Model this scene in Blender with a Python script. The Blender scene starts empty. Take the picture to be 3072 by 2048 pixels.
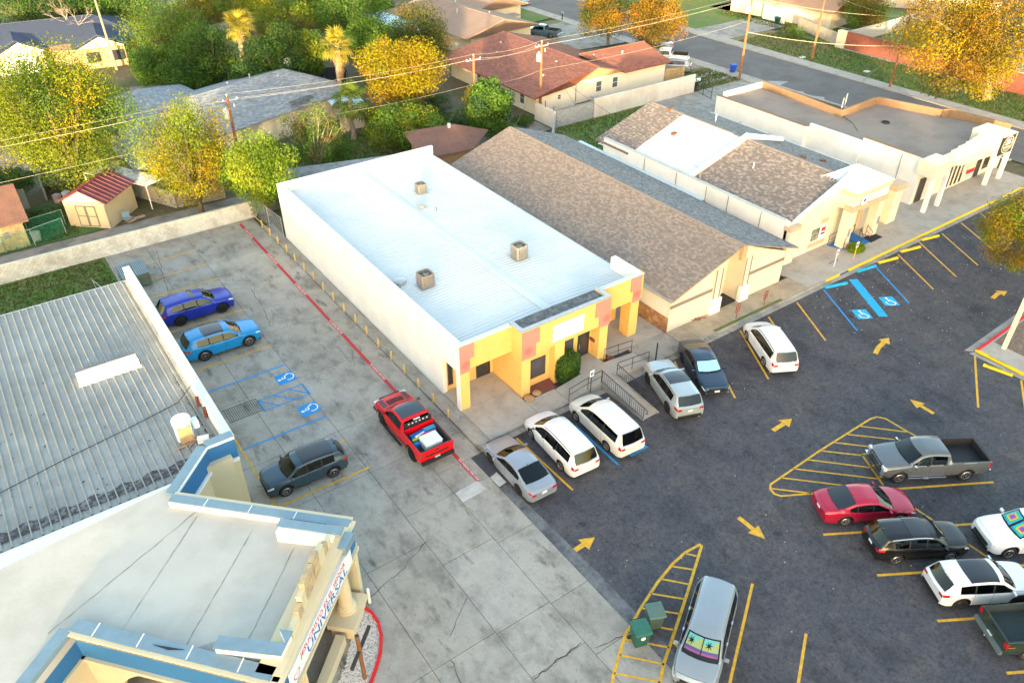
import bpy, bmesh, math, random
import numpy as np
from mathutils import Vector, Matrix
R = math.radians
scene = bpy.context.scene
col = scene.collection
# ---------------------------------------------------------------- camera, sky, sun, exposure
cam = bpy.data.cameras.new('camera'); camo = bpy.data.objects.new('camera', cam); col.objects.link(camo)
cam.sensor_width = 36.0; cam.lens = 36.0 * 2346.6 / 3072.0; cam.clip_end = 1500.0; cam.clip_start = 0.5
yaw, pitch, roll = R(-35.43), R(35.37), R(-0.11)
fw = Vector((-math.sin(yaw) * math.cos(pitch), math.cos(yaw) * math.cos(pitch), -math.sin(pitch)))
rt = Vector((math.cos(yaw), math.sin(yaw), 0)); dn = fw.cross(rt)
r2 = rt * math.cos(roll) + dn * math.sin(roll); d2 = -rt * math.sin(roll) + dn * math.cos(roll)
camo.matrix_world = Matrix(((r2.x, -d2.x, -fw.x, -18.4994), (r2.y, -d2.y, -fw.y, -31.2504), (r2.z, -d2.z, -fw.z, 31.0), (0, 0, 0, 1)))
scene.camera = camo
SUN_EL, SUN_AZ = 4.5, 217.0          # the low evening sun stands behind the camera (compass angle from +Y, clockwise)
world = bpy.data.worlds.new('World'); scene.world = world; world.use_nodes = True
wn = world.node_tree.nodes; wl = world.node_tree.links
sky = wn.new('ShaderNodeTexSky'); sky.sky_type = 'NISHITA'; sky.sun_disc = False
sky.sun_elevation = R(SUN_EL); sky.sun_rotation = R(SUN_AZ); sky.air_density = 1.0; sky.dust_density = 1.6; sky.ozone_density = 0.75
wl.new(sky.outputs['Color'], wn['Background'].inputs['Color']); wn['Background'].inputs['Strength'].default_value = 0.15
sun = bpy.data.lights.new('sun', 'SUN'); sun.energy = 2.0; sun.angle = R(1.5); sun.color = (1.0, 0.76, 0.44)
suno = bpy.data.objects.new('sun', sun); col.objects.link(suno)
sd = Vector((math.sin(R(SUN_AZ)) * math.cos(R(SUN_EL)), math.cos(R(SUN_AZ)) * math.cos(R(SUN_EL)), math.sin(R(SUN_EL))))
suno.rotation_euler = sd.to_track_quat('Z', 'Y').to_euler(); suno.location = sd * 200
scene.view_settings.view_transform = 'Standard'; scene.view_settings.look = 'None'
scene.view_settings.exposure = 3.22; scene.view_settings.gamma = 1.0; scene.view_settings.use_curve_mapping = False
scene.render.resolution_x = 1024; scene.render.resolution_y = 682

# ---------------------------------------------------------------- materials
MATS = {}
def mat(name, c, rough=0.75, var=0.12, sc=1.5, metal=0.0, spec=0.35, bump=0.0, bsc=None, det=4.0, c2=None, sc2=None, amt2=0.0, emit=None, objvar=0.0, coat=0.0, attr=None, trans=0.0, lo=0.45, hi=0.62):
    if name in MATS: return MATS[name]
    m = bpy.data.materials.new(name); m.use_nodes = True
    nt = m.node_tree; n = nt.nodes; l = nt.links; b = n['Principled BSDF']
    b.inputs['Roughness'].default_value = rough; b.inputs['Metallic'].default_value = metal
    b.inputs['Specular IOR Level'].default_value = spec
    if coat: b.inputs['Coat Weight'].default_value = coat; b.inputs['Coat Roughness'].default_value = 0.06
    geo = n.new('ShaderNodeNewGeometry')
    last = None
    if attr:
        a = n.new('ShaderNodeAttribute'); a.attribute_name = attr; last = a.outputs['Color']
    if var > 0 or c2 is not None:
        tx = n.new('ShaderNodeTexNoise'); tx.inputs['Scale'].default_value = sc; tx.inputs['Detail'].default_value = det; tx.inputs['Roughness'].default_value = 0.62
        l.new(geo.outputs['Position'], tx.inputs['Vector'])
        mr = n.new('ShaderNodeMapRange'); mr.inputs['From Min'].default_value = 0.3; mr.inputs['From Max'].default_value = 0.7
        mr.inputs['To Min'].default_value = 1 - var; mr.inputs['To Max'].default_value = 1 + var
        l.new(tx.outputs['Fac'], mr.inputs['Value'])
        base = n.new('ShaderNodeMix'); base.data_type = 'RGBA'; base.inputs['Factor'].default_value = 0.0
        base.inputs['A'].default_value = (*c, 1); base.inputs['B'].default_value = (*(c2 or c), 1)
        if last: l.new(last, base.inputs['A'])
        if c2 is not None:
            t2 = n.new('ShaderNodeTexNoise'); t2.inputs['Scale'].default_value = sc2 or 0.4; t2.inputs['Detail'].default_value = 5; t2.inputs['Roughness'].default_value = 0.65
            l.new(geo.outputs['Position'], t2.inputs['Vector'])
            m2 = n.new('ShaderNodeMapRange'); m2.inputs['From Min'].default_value = lo; m2.inputs['From Max'].default_value = hi
            m2.inputs['To Max'].default_value = amt2; m2.clamp = True
            l.new(t2.outputs['Fac'], m2.inputs['Value']); l.new(m2.outputs['Result'], base.inputs['Factor'])
        mu = n.new('ShaderNodeVectorMath'); mu.operation = 'SCALE'
        l.new(base.outputs['Result'], mu.inputs[0]); l.new(mr.outputs['Result'], mu.inputs['Scale']); last = mu.outputs['Vector']
    if objvar > 0:
        oi = n.new('ShaderNodeObjectInfo'); m3 = n.new('ShaderNodeMapRange'); m3.inputs['To Min'].default_value = 1 - objvar; m3.inputs['To Max'].default_value = 1 + objvar
        l.new(oi.outputs['Random'], m3.inputs['Value']); mu3 = n.new('ShaderNodeVectorMath'); mu3.operation = 'SCALE'
        if last: l.new(last, mu3.inputs[0])
        else: mu3.inputs[0].default_value = c
        l.new(m3.outputs['Result'], mu3.inputs['Scale']); last = mu3.outputs['Vector']
    if last: l.new(last, b.inputs['Base Color'])
    else: b.inputs['Base Color'].default_value = (*c, 1)
    if bump > 0:
        tb = n.new('ShaderNodeTexNoise'); tb.inputs['Scale'].default_value = bsc or 8; tb.inputs['Detail'].default_value = 6
        l.new(geo.outputs['Position'], tb.inputs['Vector']); bp = n.new('ShaderNodeBump'); bp.inputs['Strength'].default_value = bump; bp.inputs['Distance'].default_value = 0.03
        l.new(tb.outputs['Fac'], bp.inputs['Height']); l.new(bp.outputs['Normal'], b.inputs['Normal'])
    if trans > 0:
        tr = n.new('ShaderNodeBsdfTranslucent'); mx = n.new('ShaderNodeMixShader'); mx.inputs['Fac'].default_value = trans
        if last: l.new(last, tr.inputs['Color'])
        out = n['Material Output']; l.new(b.outputs['BSDF'], mx.inputs[1]); l.new(tr.outputs['BSDF'], mx.inputs[2]); l.new(mx.outputs['Shader'], out.inputs['Surface'])
    MATS[name] = m
    return m

# ---------------------------------------------------------------- objects
WL = {}
def clean(n): return n.replace(' ', '_')
def thing(name, label, cat, loc=(0, 0, 0), group=None, rz=0.0):
    o = bpy.data.objects.new(name, None); col.objects.link(o); o.location = loc; o.rotation_euler = (0, 0, rz); o.empty_display_size = 0.3
    o['label'] = label; o['category'] = cat
    if group: o['group'] = group
    WL[o] = Vector(loc); return o
def tag(o, label=None, cat=None, group=None, kind=None):
    if label: o['label'] = label
    if cat: o['category'] = cat
    if group: o['group'] = group
    if kind: o['kind'] = kind
    return o
def struct(o, label=None):
    o['kind'] = 'structure'
    if label: o['label'] = label
    return o
def addobj(name, me, parent=None, loc=None):
    o = bpy.data.objects.new(name, me); col.objects.link(o)
    if parent: o.parent = parent; WL[o] = WL.get(parent, Vector((0, 0, 0)))
    else: WL[o] = Vector((0, 0, 0))
    if loc is not None: o.location = loc
    return o
def copy_tree(o, parent=None):
    c = o.copy(); col.objects.link(c)
    if parent: c.parent = parent
    WL[c] = WL.get(o, Vector((0, 0, 0)))
    for ch in list(o.children): copy_tree(ch, c)
    return c

class MB:
    def __init__(s): s.v = []; s.f = []; s.m = []; s.mi = 0
    def add(s, vs, fs):
        k = len(s.v); s.v += [tuple(map(float, p)) for p in vs]
        for f in fs: s.f.append([k + i for i in f]); s.m.append(s.mi)
        return s
    def box(s, a, b):
        x0, y0, z0 = [min(a[i], b[i]) for i in range(3)]; x1, y1, z1 = [max(a[i], b[i]) for i in range(3)]
        return s.add([(x0, y0, z0), (x1, y0, z0), (x1, y1, z0), (x0, y1, z0), (x0, y0, z1), (x1, y0, z1), (x1, y1, z1), (x0, y1, z1)],
                     [(0, 3, 2, 1), (4, 5, 6, 7), (0, 1, 5, 4), (1, 2, 6, 5), (2, 3, 7, 6), (3, 0, 4, 7)])
    def obox(s, c, size, rz=0.0, rx=0.0, ry=0.0):
        M = Matrix.Translation(c) @ Matrix.Rotation(rz, 4, 'Z') @ Matrix.Rotation(ry, 4, 'Y') @ Matrix.Rotation(rx, 4, 'X')
        hx, hy, hz = [q / 2 for q in size]
        vs = [M @ Vector((x, y, z)) for z in (-hz, hz) for x, y in ((-hx, -hy), (hx, -hy), (hx, hy), (-hx, hy))]
        return s.add(vs, [(0, 3, 2, 1), (4, 5, 6, 7), (0, 1, 5, 4), (1, 2, 6, 5), (2, 3, 7, 6), (3, 0, 4, 7)])
    def wall(s, p, q, z0, z1, t):           # a straight slab between two ground points, t thick (to the left of p->q)
        p = Vector((p[0], p[1])); q = Vector((q[0], q[1])); d = (q - p).normalized(); nn = Vector((-d.y, d.x)) * t
        return s.prism([p, q, q + nn, p + nn], z0, z1)
    def prism(s, poly, z0, z1):
        n = len(poly); a = sum(poly[i][0] * poly[(i + 1) % n][1] - poly[(i + 1) % n][0] * poly[i][1] for i in range(n))
        P = list(poly) if a > 0 else list(poly)[::-1]
        zt = z1 if hasattr(z1, '__len__') else [z1] * n
        if a <= 0 and hasattr(z1, '__len__'): zt = list(z1)[::-1]
        vs = [(p[0], p[1], z0) for p in P] + [(p[0], p[1], zt[i]) for i, p in enumerate(P)]
        return s.add(vs, [list(range(n))[::-1], list(range(n, 2 * n))] + [(i, (i + 1) % n, n + (i + 1) % n, n + i) for i in range(n)])
    def poly3(s, pts, t, axis):              # extrude a 3D polygon by a vector
        n = len(pts); a = Vector(axis) * t
        vs = [Vector(p) for p in pts] + [Vector(p) + a for p in pts]
        return s.add(vs, [list(range(n)), list(range(n, 2 * n))[::-1]] + [((i + 1) % n, i, n + i, n + (i + 1) % n) for i in range(n)])
    def sheet(s, pts): return s.add(pts, [list(range(len(pts)))])
    def tube(s, pts, r, n=6, cap=True):
        pts = [Vector(p) for p in pts]; k = len(pts); rr = r if hasattr(r, '__len__') else [r] * k
        vs = []
        for i, p in enumerate(pts):
            d = (pts[min(i + 1, k - 1)] - pts[max(i - 1, 0)]).normalized()
            u = d.orthogonal().normalized() if i == 0 else (u - d * u.dot(d)).normalized()
            w = d.cross(u)
            for j in range(n):
                a = 2 * math.pi * j / n; vs.append(p + (u * math.cos(a) + w * math.sin(a)) * rr[i])
        fs = [(i * n + j, i * n + (j + 1) % n, (i + 1) * n + (j + 1) % n, (i + 1) * n + j) for i in range(k - 1) for j in range(n)]
        if cap: fs += [list(range(n))[::-1], list(range((k - 1) * n, k * n))]
        return s.add(vs, fs)
    def cyl(s, c, r, h, n=16, r2=None):
        c = Vector(c); r2 = r if r2 is None else r2
        vs = [(c.x + r * math.cos(2 * math.pi * i / n), c.y + r * math.sin(2 * math.pi * i / n), c.z) for i in range(n)]
        vs += [(c.x + r2 * math.cos(2 * math.pi * i / n), c.y + r2 * math.sin(2 * math.pi * i / n), c.z + h) for i in range(n)]
        return s.add(vs, [list(range(n))[::-1], list(range(n, 2 * n))] + [(i, (i + 1) % n, n + (i + 1) % n, n + i) for i in range(n)])
    def lathe(s, c, prof, n=20, ax='Z'):     # prof: list of (radius, height)
        c = Vector(c); k = len(prof); vs = []
        for r_, h in prof:
            for i in range(n):
                a = 2 * math.pi * i / n; x, y = r_ * math.cos(a), r_ * math.sin(a)
                vs.append(c + (Vector((x, y, h)) if ax == 'Z' else Vector((x, h, y))))
        fs = []
        for i in range(k - 1):
            for j in range(n):
                f = (i * n + j, i * n + (j + 1) % n, (i + 1) * n + (j + 1) % n, (i + 1) * n + j)
                fs.append(f if ax == 'Z' else f[::-1])
        if prof[0][0] > 1e-4: fs.append(list(range(n))[::-1] if ax == 'Z' else list(range(n)))
        if prof[-1][0] > 1e-4: fs.append(list(range((k - 1) * n, k * n)) if ax == 'Z' else list(range((k - 1) * n, k * n))[::-1])
        return s.add(vs, fs)
    def mesh(s, name, mats, off=Vector((0, 0, 0)), smooth=None):
        me = bpy.data.meshes.new(name)
        me.from_pydata([(p[0] - off.x, p[1] - off.y, p[2] - off.z) for p in s.v], [], s.f)
        for m in (mats if isinstance(mats, (list, tuple)) else [mats]): me.materials.append(m)
        if isinstance(mats, (list, tuple)): me.polygons.foreach_set('material_index', s.m)
        if smooth is not None:
            me.polygons.foreach_set('use_smooth', [True] * len(me.polygons)); me.set_sharp_from_angle(angle=R(smooth))
        me.update(); return me
    def build(s, name, mats, parent=None, smooth=None):
        off = WL.get(parent, Vector((0, 0, 0))) if parent else Vector((0, 0, 0))
        return addobj(name, s.mesh(name, mats, off, smooth), parent)

def part_box(name, a, b, m, parent): return MB().box(a, b).build(name, m, parent)
FONT_CACHE = {}
def text_mesh(txt, size, depth, m, name):
    cu = bpy.data.curves.new('txt', 'FONT'); cu.body = txt; cu.size = size; cu.extrude = depth; cu.align_x = 'CENTER'; cu.align_y = 'CENTER'; cu.resolution_u = 2
    o = bpy.data.objects.new('txt', cu); col.objects.link(o)
    dg = bpy.context.evaluated_depsgraph_get(); me = bpy.data.meshes.new_from_object(o.evaluated_get(dg)); me.name = name
    bpy.data.objects.remove(o); me.materials.clear(); me.materials.append(m); return me
def text(name, txt, size, mtx, m, parent, depth=0.004, sx=1.0, bold=0.0):
    me = text_mesh(txt, size, depth, m, name)
    off = WL.get(parent, Vector((0, 0, 0)))
    me.transform(Matrix.Translation(-off) @ mtx @ Matrix.Diagonal((sx, 1, 1, 1)))
    return addobj(name, me, parent)
def frame(o, xa, ya):                        # matrix whose local x,y axes are given, z their cross product
    xa = Vector(xa).normalized(); ya = Vector(ya).normalized(); za = xa.cross(ya)
    return Matrix(((xa.x, ya.x, za.x, o[0]), (xa.y, ya.y, za.y, o[1]), (xa.z, ya.z, za.z, o[2]), (0, 0, 0, 1)))

def ground_mat(name, base, layers, rough=.92, spec=.15, bump=.4, bsc=40, objvar=0.0):
    """a base colour overlaid by noise masks: (scale, detail, from, to, colour, amount, stretch xyz)"""
    m = bpy.data.materials.new(name); m.use_nodes = True; nt = m.node_tree; n = nt.nodes; l = nt.links; b = n['Principled BSDF']; b.inputs['Roughness'].default_value = rough; b.inputs['Specular IOR Level'].default_value = spec
    geo = n.new('ShaderNodeNewGeometry'); last = None
    for k, (sc, det, lo, hi, c, amt, stv) in enumerate(layers):
        mp = n.new('ShaderNodeMapping'); mp.inputs['Scale'].default_value = stv; mp.inputs['Location'].default_value = (k * 13.7, k * 7.1, k * 3.3); l.new(geo.outputs['Position'], mp.inputs['Vector'])
        t = n.new('ShaderNodeTexNoise'); t.inputs['Scale'].default_value = sc; t.inputs['Detail'].default_value = det; t.inputs['Roughness'].default_value = .68; l.new(mp.outputs['Vector'], t.inputs['Vector'])
        r = n.new('ShaderNodeMapRange'); r.inputs['From Min'].default_value = lo; r.inputs['From Max'].default_value = hi; r.inputs['To Max'].default_value = amt; r.clamp = True; l.new(t.outputs['Fac'], r.inputs['Value'])
        x = n.new('ShaderNodeMix'); x.data_type = 'RGBA'; x.inputs['B'].default_value = (*c, 1); l.new(r.outputs['Result'], x.inputs['Factor'])
        if last: l.new(last, x.inputs['A'])
        else: x.inputs['A'].default_value = (*base, 1)
        last = x.outputs['Result']
    if objvar:
        oi = n.new('ShaderNodeObjectInfo'); q = n.new('ShaderNodeMapRange'); q.inputs['To Min'].default_value = 1 - objvar; q.inputs['To Max'].default_value = 1 + objvar; l.new(oi.outputs['Random'], q.inputs['Value']); v = n.new('ShaderNodeVectorMath'); v.operation = 'SCALE'; l.new(last, v.inputs[0]); l.new(q.outputs['Result'], v.inputs['Scale']); last = v.outputs['Vector']
    l.new(last, b.inputs['Base Color'])
    tb = n.new('ShaderNodeTexNoise'); tb.inputs['Scale'].default_value = bsc; tb.inputs['Detail'].default_value = 5; l.new(geo.outputs['Position'], tb.inputs['Vector']); bp = n.new('ShaderNodeBump'); bp.inputs['Strength'].default_value = bump; bp.inputs['Distance'].default_value = .02; l.new(tb.outputs['Fac'], bp.inputs['Height']); l.new(bp.outputs['Normal'], b.inputs['Normal'])
    MATS[name] = m; return m
# palette
WHITE = mat('white_stucco', (0.78, 0.77, 0.73), 0.85, 0.04, 0.8, c2=(0.62, 0.60, 0.54), sc2=0.5, amt2=0.25, bump=0.15, bsc=12)
WHITEP = mat('white_paint', (0.8, 0.8, 0.78), 0.6, 0.03, 2.0)
CREAM = mat('cream_stucco', (0.72, 0.66, 0.52), 0.85, 0.05, 0.8, c2=(0.6, 0.54, 0.42), sc2=0.5, amt2=0.25, bump=0.15, bsc=12)
YELLOW = mat('yellow_stucco', (0.78, 0.50, 0.16), 0.85, 0.05, 0.9, c2=(0.70, 0.43, 0.13), sc2=0.6, amt2=0.35, bump=0.2, bsc=14)
PINK = mat('rose_stucco', (0.58, 0.24, 0.20), 0.85, 0.05, 1.2, bump=0.2, bsc=14)
PINKD = mat('rose_medallion', (0.45, 0.17, 0.15), 0.85, 0.05, 1.2)
GLASS = mat('dark_glass', (0.03, 0.035, 0.04), 0.06, 0.0, spec=0.8)
GLASSB = mat('bluish_glass', (0.10, 0.13, 0.14), 0.08, 0.0, spec=0.8)
BLACKM = mat('black_metal', (0.025, 0.025, 0.028), 0.45, 0.1)
DARKF = mat('dark_frame', (0.05, 0.04, 0.035), 0.5, 0.1)
GREYM = mat('grey_metal', (0.30, 0.31, 0.31), 0.5, 0.1, 3, metal=0.4)
GALV = mat('galvanised_metal', (0.45, 0.46, 0.46), 0.5, 0.12, 3, metal=0.5)
CONC = ground_mat('concrete', (0.37, 0.345, 0.30), [(.35, 6, .46, .68, (.22, .205, .185), .85, (1, 1, 1)), (1.3, 8, .48, .70, (.155, .145, .13), .8, (1, .55, 1)), (.22, 5, .52, .70, (.42, .40, .365), .85, (1, 1, 1)), (.8, 9, .58, .70, (.085, .08, .075), .8, (1.6, .5, 1)), (3.5, 6, .58, .74, (.43, .41, .37), .5, (1, 1, 1)), (5, 5, .62, .72, (.075, .07, .065), .65, (1, 1, 1)), (18, 3, .45, .75, (.17, .16, .145), .4, (1, 1, 1))], objvar=.05)
CONCW = ground_mat('walk_concrete', (0.42, 0.385, 0.335), [(.6, 6, .48, .72, (.27, .235, .20), .7, (1, 1, 1)), (2, 7, .55, .72, (.22, .19, .165), .55, (1, 1, 1)), (28, 3, .45, .75, (.26, .23, .2), .35, (1, 1, 1))], objvar=.05)
CONCD = mat('dark_joint', (0.06, 0.055, 0.05), 0.95, 0.2, 3)
ASPH = ground_mat('asphalt', (0.096, 0.096, 0.108), [(.16, 5, .46, .68, (.135, .122, .120), .8, (1, 1, 1)), (.55, 8, .48, .70, (.16, .145, .138), .75, (1, 1.6, 1)), (.3, 7, .50, .70, (.042, .042, .050), .9, (1.5, .8, 1)), (1.6, 8, .57, .70, (.025, .025, .030), .75, (1, 1, 1)), (2.6, 7, .60, .72, (.21, .195, .185), .6, (1, 1, 1)), (7, 6, .42, .70, (.036, .036, .042), .8, (1, 1, 1)), (9, 5, .60, .74, (.22, .21, .20), .6, (1, 1, 1)), (40, 3, .45, .72, (.035, .035, .042), .7, (1, 1, 1))], bump=.6, bsc=60)
STREET = mat('street_asphalt', (0.15, 0.14, 0.135), 0.9, 0.14, 3.0, c2=(0.10, 0.095, 0.095), sc2=0.25, amt2=0.6, bump=0.3, bsc=40)
PYEL = mat('yellow_paint', (0.68, 0.37, 0.025), 0.75, 0.22, 5.0, c2=(0.30, 0.2, 0.08), sc2=3.0, amt2=0.35)
PYELB = mat('bright_yellow_paint', (0.80, 0.56, 0.01), 0.6, 0.1, 4.0)
PBLUE = mat('blue_paint', (0.02, 0.24, 0.58), 0.7, 0.14, 5.0)
PBLUED = mat('deep_blue_paint', (0.015, 0.13, 0.42), 0.7, 0.14, 5.0)
PRED = mat('red_paint', (0.45, 0.03, 0.04), 0.7, 0.18, 5.0)
PREDB = mat('bright_red_paint', (0.65, 0.015, 0.02), 0.6, 0.1, 4.0)
PWHT = mat('white_marking', (0.75, 0.75, 0.73), 0.7, 0.05, 4.0)
GRASS = mat('grass', (0.10, 0.18, 0.035), 0.95, 0.25, 6.0, c2=(0.20, 0.16, 0.07), sc2=0.35, amt2=0.7, bump=0.6, bsc=30, det=6)
EARTH = mat('dry_ground', (0.13, 0.11, 0.065), 0.95, 0.25, 2.0, c2=(0.07, 0.09, 0.03), sc2=0.12, amt2=0.9, bump=0.5, bsc=20)
WOOD = mat('pole_wood', (0.26, 0.115, 0.05), 0.85, 0.18, 4.0, bump=0.3)
BARK = mat('bark', (0.17, 0.13, 0.09), 0.9, 0.25, 5.0, bump=0.6, bsc=12)
BARKD = mat('pale_bark', (0.28, 0.23, 0.17), 0.9, 0.25, 5.0, bump=0.6, bsc=12)

# ---------------------------------------------------------------- the ground
rnd = random.Random(7)
struct(MB().sheet([(-260, -160, -0.12), (420, -160, -0.12), (420, 620, -0.12), (-260, 620, -0.12)]).build('ground', EARTH))
def sheet(name, pts, z, m, parent=None, kind=True):
    o = MB().sheet([(p[0], p[1], z) for p in pts]).build(name, m, parent)
    if kind and not parent: o['kind'] = 'structure'
    return o
def rect(x0, y0, x1, y1): return [(x0, y0), (x1, y0), (x1, y1), (x0, y1)]
lot = sheet('parking_lot', rect(-1.66, -60, 66.6, -3.57), 0.0, ASPH)
yard = sheet('concrete_lot', rect(-34, -60, -0.95, 33.0), -0.035, CONCD)
# cast slabs with open joints
SLABM = {}
def slab(x0, y0, x1, y1, z=0.0, g=0.012, parent=None, m=CONC, name='concrete_slab', th=0.12):
    return MB().box((x0 + g, y0 + g, z - th), (x1 - g, y1 - g, z)).build(name, m, parent)
ys = [32.95, 26.8, 20.76, 14.93, 8.88, 2.82, -1.36]
for i in range(len(ys) - 1):
    for x0, x1 in ((-13.25, -10.1), (-10.1, -6.84), (-6.84, -0.95)):
        slab(x0, ys[i + 1], x1, ys[i], parent=yard)
for x0, x1, yy in ((-13.25, -10.1, [-1.36, -7.4, -13.6, -19.7, -26, -34]), (-10.1, -6.84, [-1.36, -7.4, -13.62, -19.8, -26, -34]), (-6.84, -3.88, [-1.36, -5.36, -9.1, -13.75, -16.35, -20.5, -26, -34]),
                   (-3.88, -1.66, [-3.6, -5.36, -9.5, -13.87, -17.1, -21, -26, -34])):
    for i in range(len(yy) - 1): slab(x0, yy[i + 1], x1, yy[i], parent=yard)
slab(-3.88, -3.6, -0.95, -1.36, parent=yard); slab(-34, -60, -13.25, 0.0, parent=yard); slab(-13.25, -60, -1.66, -34, parent=yard)
slab(-34, 0, -13.25, 20.0, parent=yard)
def strip(mb, pts, w, z):
    pts = [Vector((p[0], p[1])) for p in pts]; n = len(pts); L = []; Rr = []
    for i in range(n):
        d0 = (pts[i] - pts[i - 1]).normalized() if i > 0 else (pts[1] - pts[0]).normalized()
        d1 = (pts[i + 1] - pts[i]).normalized() if i < n - 1 else d0
        t = (d0 + d1).normalized(); nn = Vector((-t.y, t.x)); k = 1 / max(0.5, nn.dot(Vector((-d0.y, d0.x))))
        ww = w[i] if hasattr(w, '__len__') else w
        L.append(pts[i] + nn * ww / 2 * k); Rr.append(pts[i] - nn * ww / 2 * k)
    for i in range(n - 1):
        mb.add([(*Rr[i], z), (*Rr[i + 1], z), (*L[i + 1], z), (*L[i], z)], [(0, 1, 2, 3)])
    return mb
def crack(pts, parent=yard, w=0.035, z=0.003, seed=1):
    r = random.Random(seed); P = []
    for i in range(len(pts) - 1):
        a = Vector(pts[i][:2]); b = Vector(pts[i + 1][:2]); n = max(3, int((b - a).length / 0.35))
        for k in range(n): P.append(a.lerp(b, k / n) + Vector((r.uniform(-.07, .07), r.uniform(-.07, .07))))
    P.append(Vector(pts[-1][:2])); strip(MB(), P, [w * r.uniform(.4, 1.3) for _ in P], z).build('crack', CONCD, parent)
crack([(-9.5, 31.5), (-10.2, 27), (-10.7, 23.5), (-10.9, 21)], seed=2); crack([(-5.3, 21.2), (-5.6, 18), (-6.0, 15.6)], seed=3)
crack([(-10.56, -8.66), (-8.4, -8.1), (-6.79, -7.35)], seed=4); crack([(-6.91, -11.38), (-8.6, -12.6)], seed=5); crack([(-12.4, 1.2), (-10.4, 0.3), (-9.8, -0.4)], seed=6)
crack([(-9.19, -13.61), (-9.24, -14.15), (-9.40, -14.82)], seed=7); crack([(-2.6, 9.4), (-3.5, 7.6)], seed=8, w=.02); crack([(-4.9, 3.4), (-4.0, 0.6)], seed=9, w=.02)
crack([(-6.79, -16.44), (-6.17, -16.39), (-5.03, -16.31), (-4.00, -16.25)], seed=10, w=.05); crack([(-3.68, -16.84), (-2.97, -16.98), (-1.92, -17.11)], seed=11)
crack([(8.67, -7.41), (8.59, -8.41), (9.99, -8.34)], lot, .05, seed=12)
crack([(4.51, -14.48), (4.40, -15.19)], lot, .05, seed=13); crack([(3.43, -15.75), (3.35, -16.34), (3.38, -17.16)], lot, .05, seed=14); crack([(3.49, -18.90), (3.61, -20.34)], lot, .05, seed=15)
crack([(20.28, -13.71), (21.28, -13.79), (22.18, -13.84), (22.63, -13.50)], lot, .07, seed=16); crack([(24.16, -16.52), (24.07, -17.82), (26.04, -20.51)], lot, .05, seed=17); crack([(12.97, -13.43), (13.43, -14.51)], lot, .05, seed=18)
crack([(26.76, -14.23), (30.19, -14.03)], lot, .06, seed=19); crack([(44.81, -4.12), (46.24, -6.07)], lot, .04, seed=20)
# repairs in the paving
PATCH = mat('patch_concrete', (0.50, 0.49, 0.47), 0.9, 0.1, 2.5, c2=(0.36, 0.35, 0.33), sc2=1.2, amt2=0.6); DPATCH = mat('dark_patch', (0.055, 0.058, 0.07), 0.9, 0.18, 5)
sheet('paving_patch', [(-3.82, -5.37), (-2.37, -5.3), (-2.28, -6.12), (-3.84, -6.17)], 0.004, PATCH, yard)
sheet('paving_patch', [(-1.65, -5.51), (-1.12, -5.37), (-1.11, -6.3), (-1.63, -6.38)], 0.004, PATCH, lot)
sheet('paving_patch', rect(-1.66, -5.3, -0.2, -3.75), 0.003, DPATCH, lot)
GUT = mat('dusty_asphalt_edge', (0.15, 0.155, 0.165), 0.92, 0.25, 3.0, c2=(0.07, 0.07, 0.08), sc2=0.8, amt2=0.9)
sheet('dusty_edge', [(-1.66, -30), (-1.2, -30), (-0.95, -14), (-1.15, -6.5), (-1.66, -6.5)], 0.003, GUT, lot)
# gravel flecks and leaf litter scattered on the asphalt
fl = MB(); LIT = mat('pale_litter', (0.5, 0.48, 0.44), 0.9, 0.2, 5)
for k in range(260):
    x = rnd.uniform(26, 48) if k < 190 else rnd.uniform(-1, 40); y = -4 - abs(rnd.gauss(0, 5.5)) if k < 190 else rnd.uniform(-27, -4)
    s = rnd.uniform(.012, .032); a = rnd.uniform(0, 6.28); fl.obox((x, y, s * .4), (s * 2, s * 1.4, s * .8), a)
tag(fl.build('litter', LIT), kind='stuff')
# ---------------------------------------------------------------- painted markings, children of the paving they lie on
def line(p, q, w, m, parent, name='parking_line', z=0.005): return strip(MB(), [p, q], w, z).build(name, m, parent)
for y in (29.78, 27.04, 24.3, 21.52, 18.88, 16.1, 13.45): line((-12.0, y), (-6.78, y - .04), .115, PYEL, yard)
line((-12.0, 1.85), (-6.75, 1.83), .115, PYEL, yard); line((-12.0, -0.85), (-6.66, -0.95), .13, PYEL, yard)
line((-12.02, 6.6), (-12.02, -0.8), .10, PYEL, yard)
for y in (10.83, 4.48): line((-12.0, y), (-6.82, y - .04), .13, PBLUE, yard)
for p, q in (((-9.75, 8.2), (-6.72, 8.2)), ((-9.75, 7.03), (-6.72, 7.03)), ((-6.78, 8.2), (-6.78, 7.03)), ((-9.7, 8.2), (-8.75, 7.03)), ((-8.7, 8.2), (-7.75, 7.03)), ((-7.7, 8.2), (-6.8, 7.1)), ((-9.7, 8.2), (-9.66, 7.03))): line(p, q, .10, PBLUE, yard, 'hatch_line')
gl = MB()
for k in range(17):
    x = -11.75 + k * .125; gl.box((x, 7.2, .004), (x + .03, 8.5, .012))
gl.box((-11.8, 8.5, .004), (-9.7, 8.53, .012)); gl.box((-11.8, 7.17, .004), (-9.7, 7.2, .012)); gl.build('drain_grate', CONCD, yard)
WC = lambda u, v: (u, v)
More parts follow.
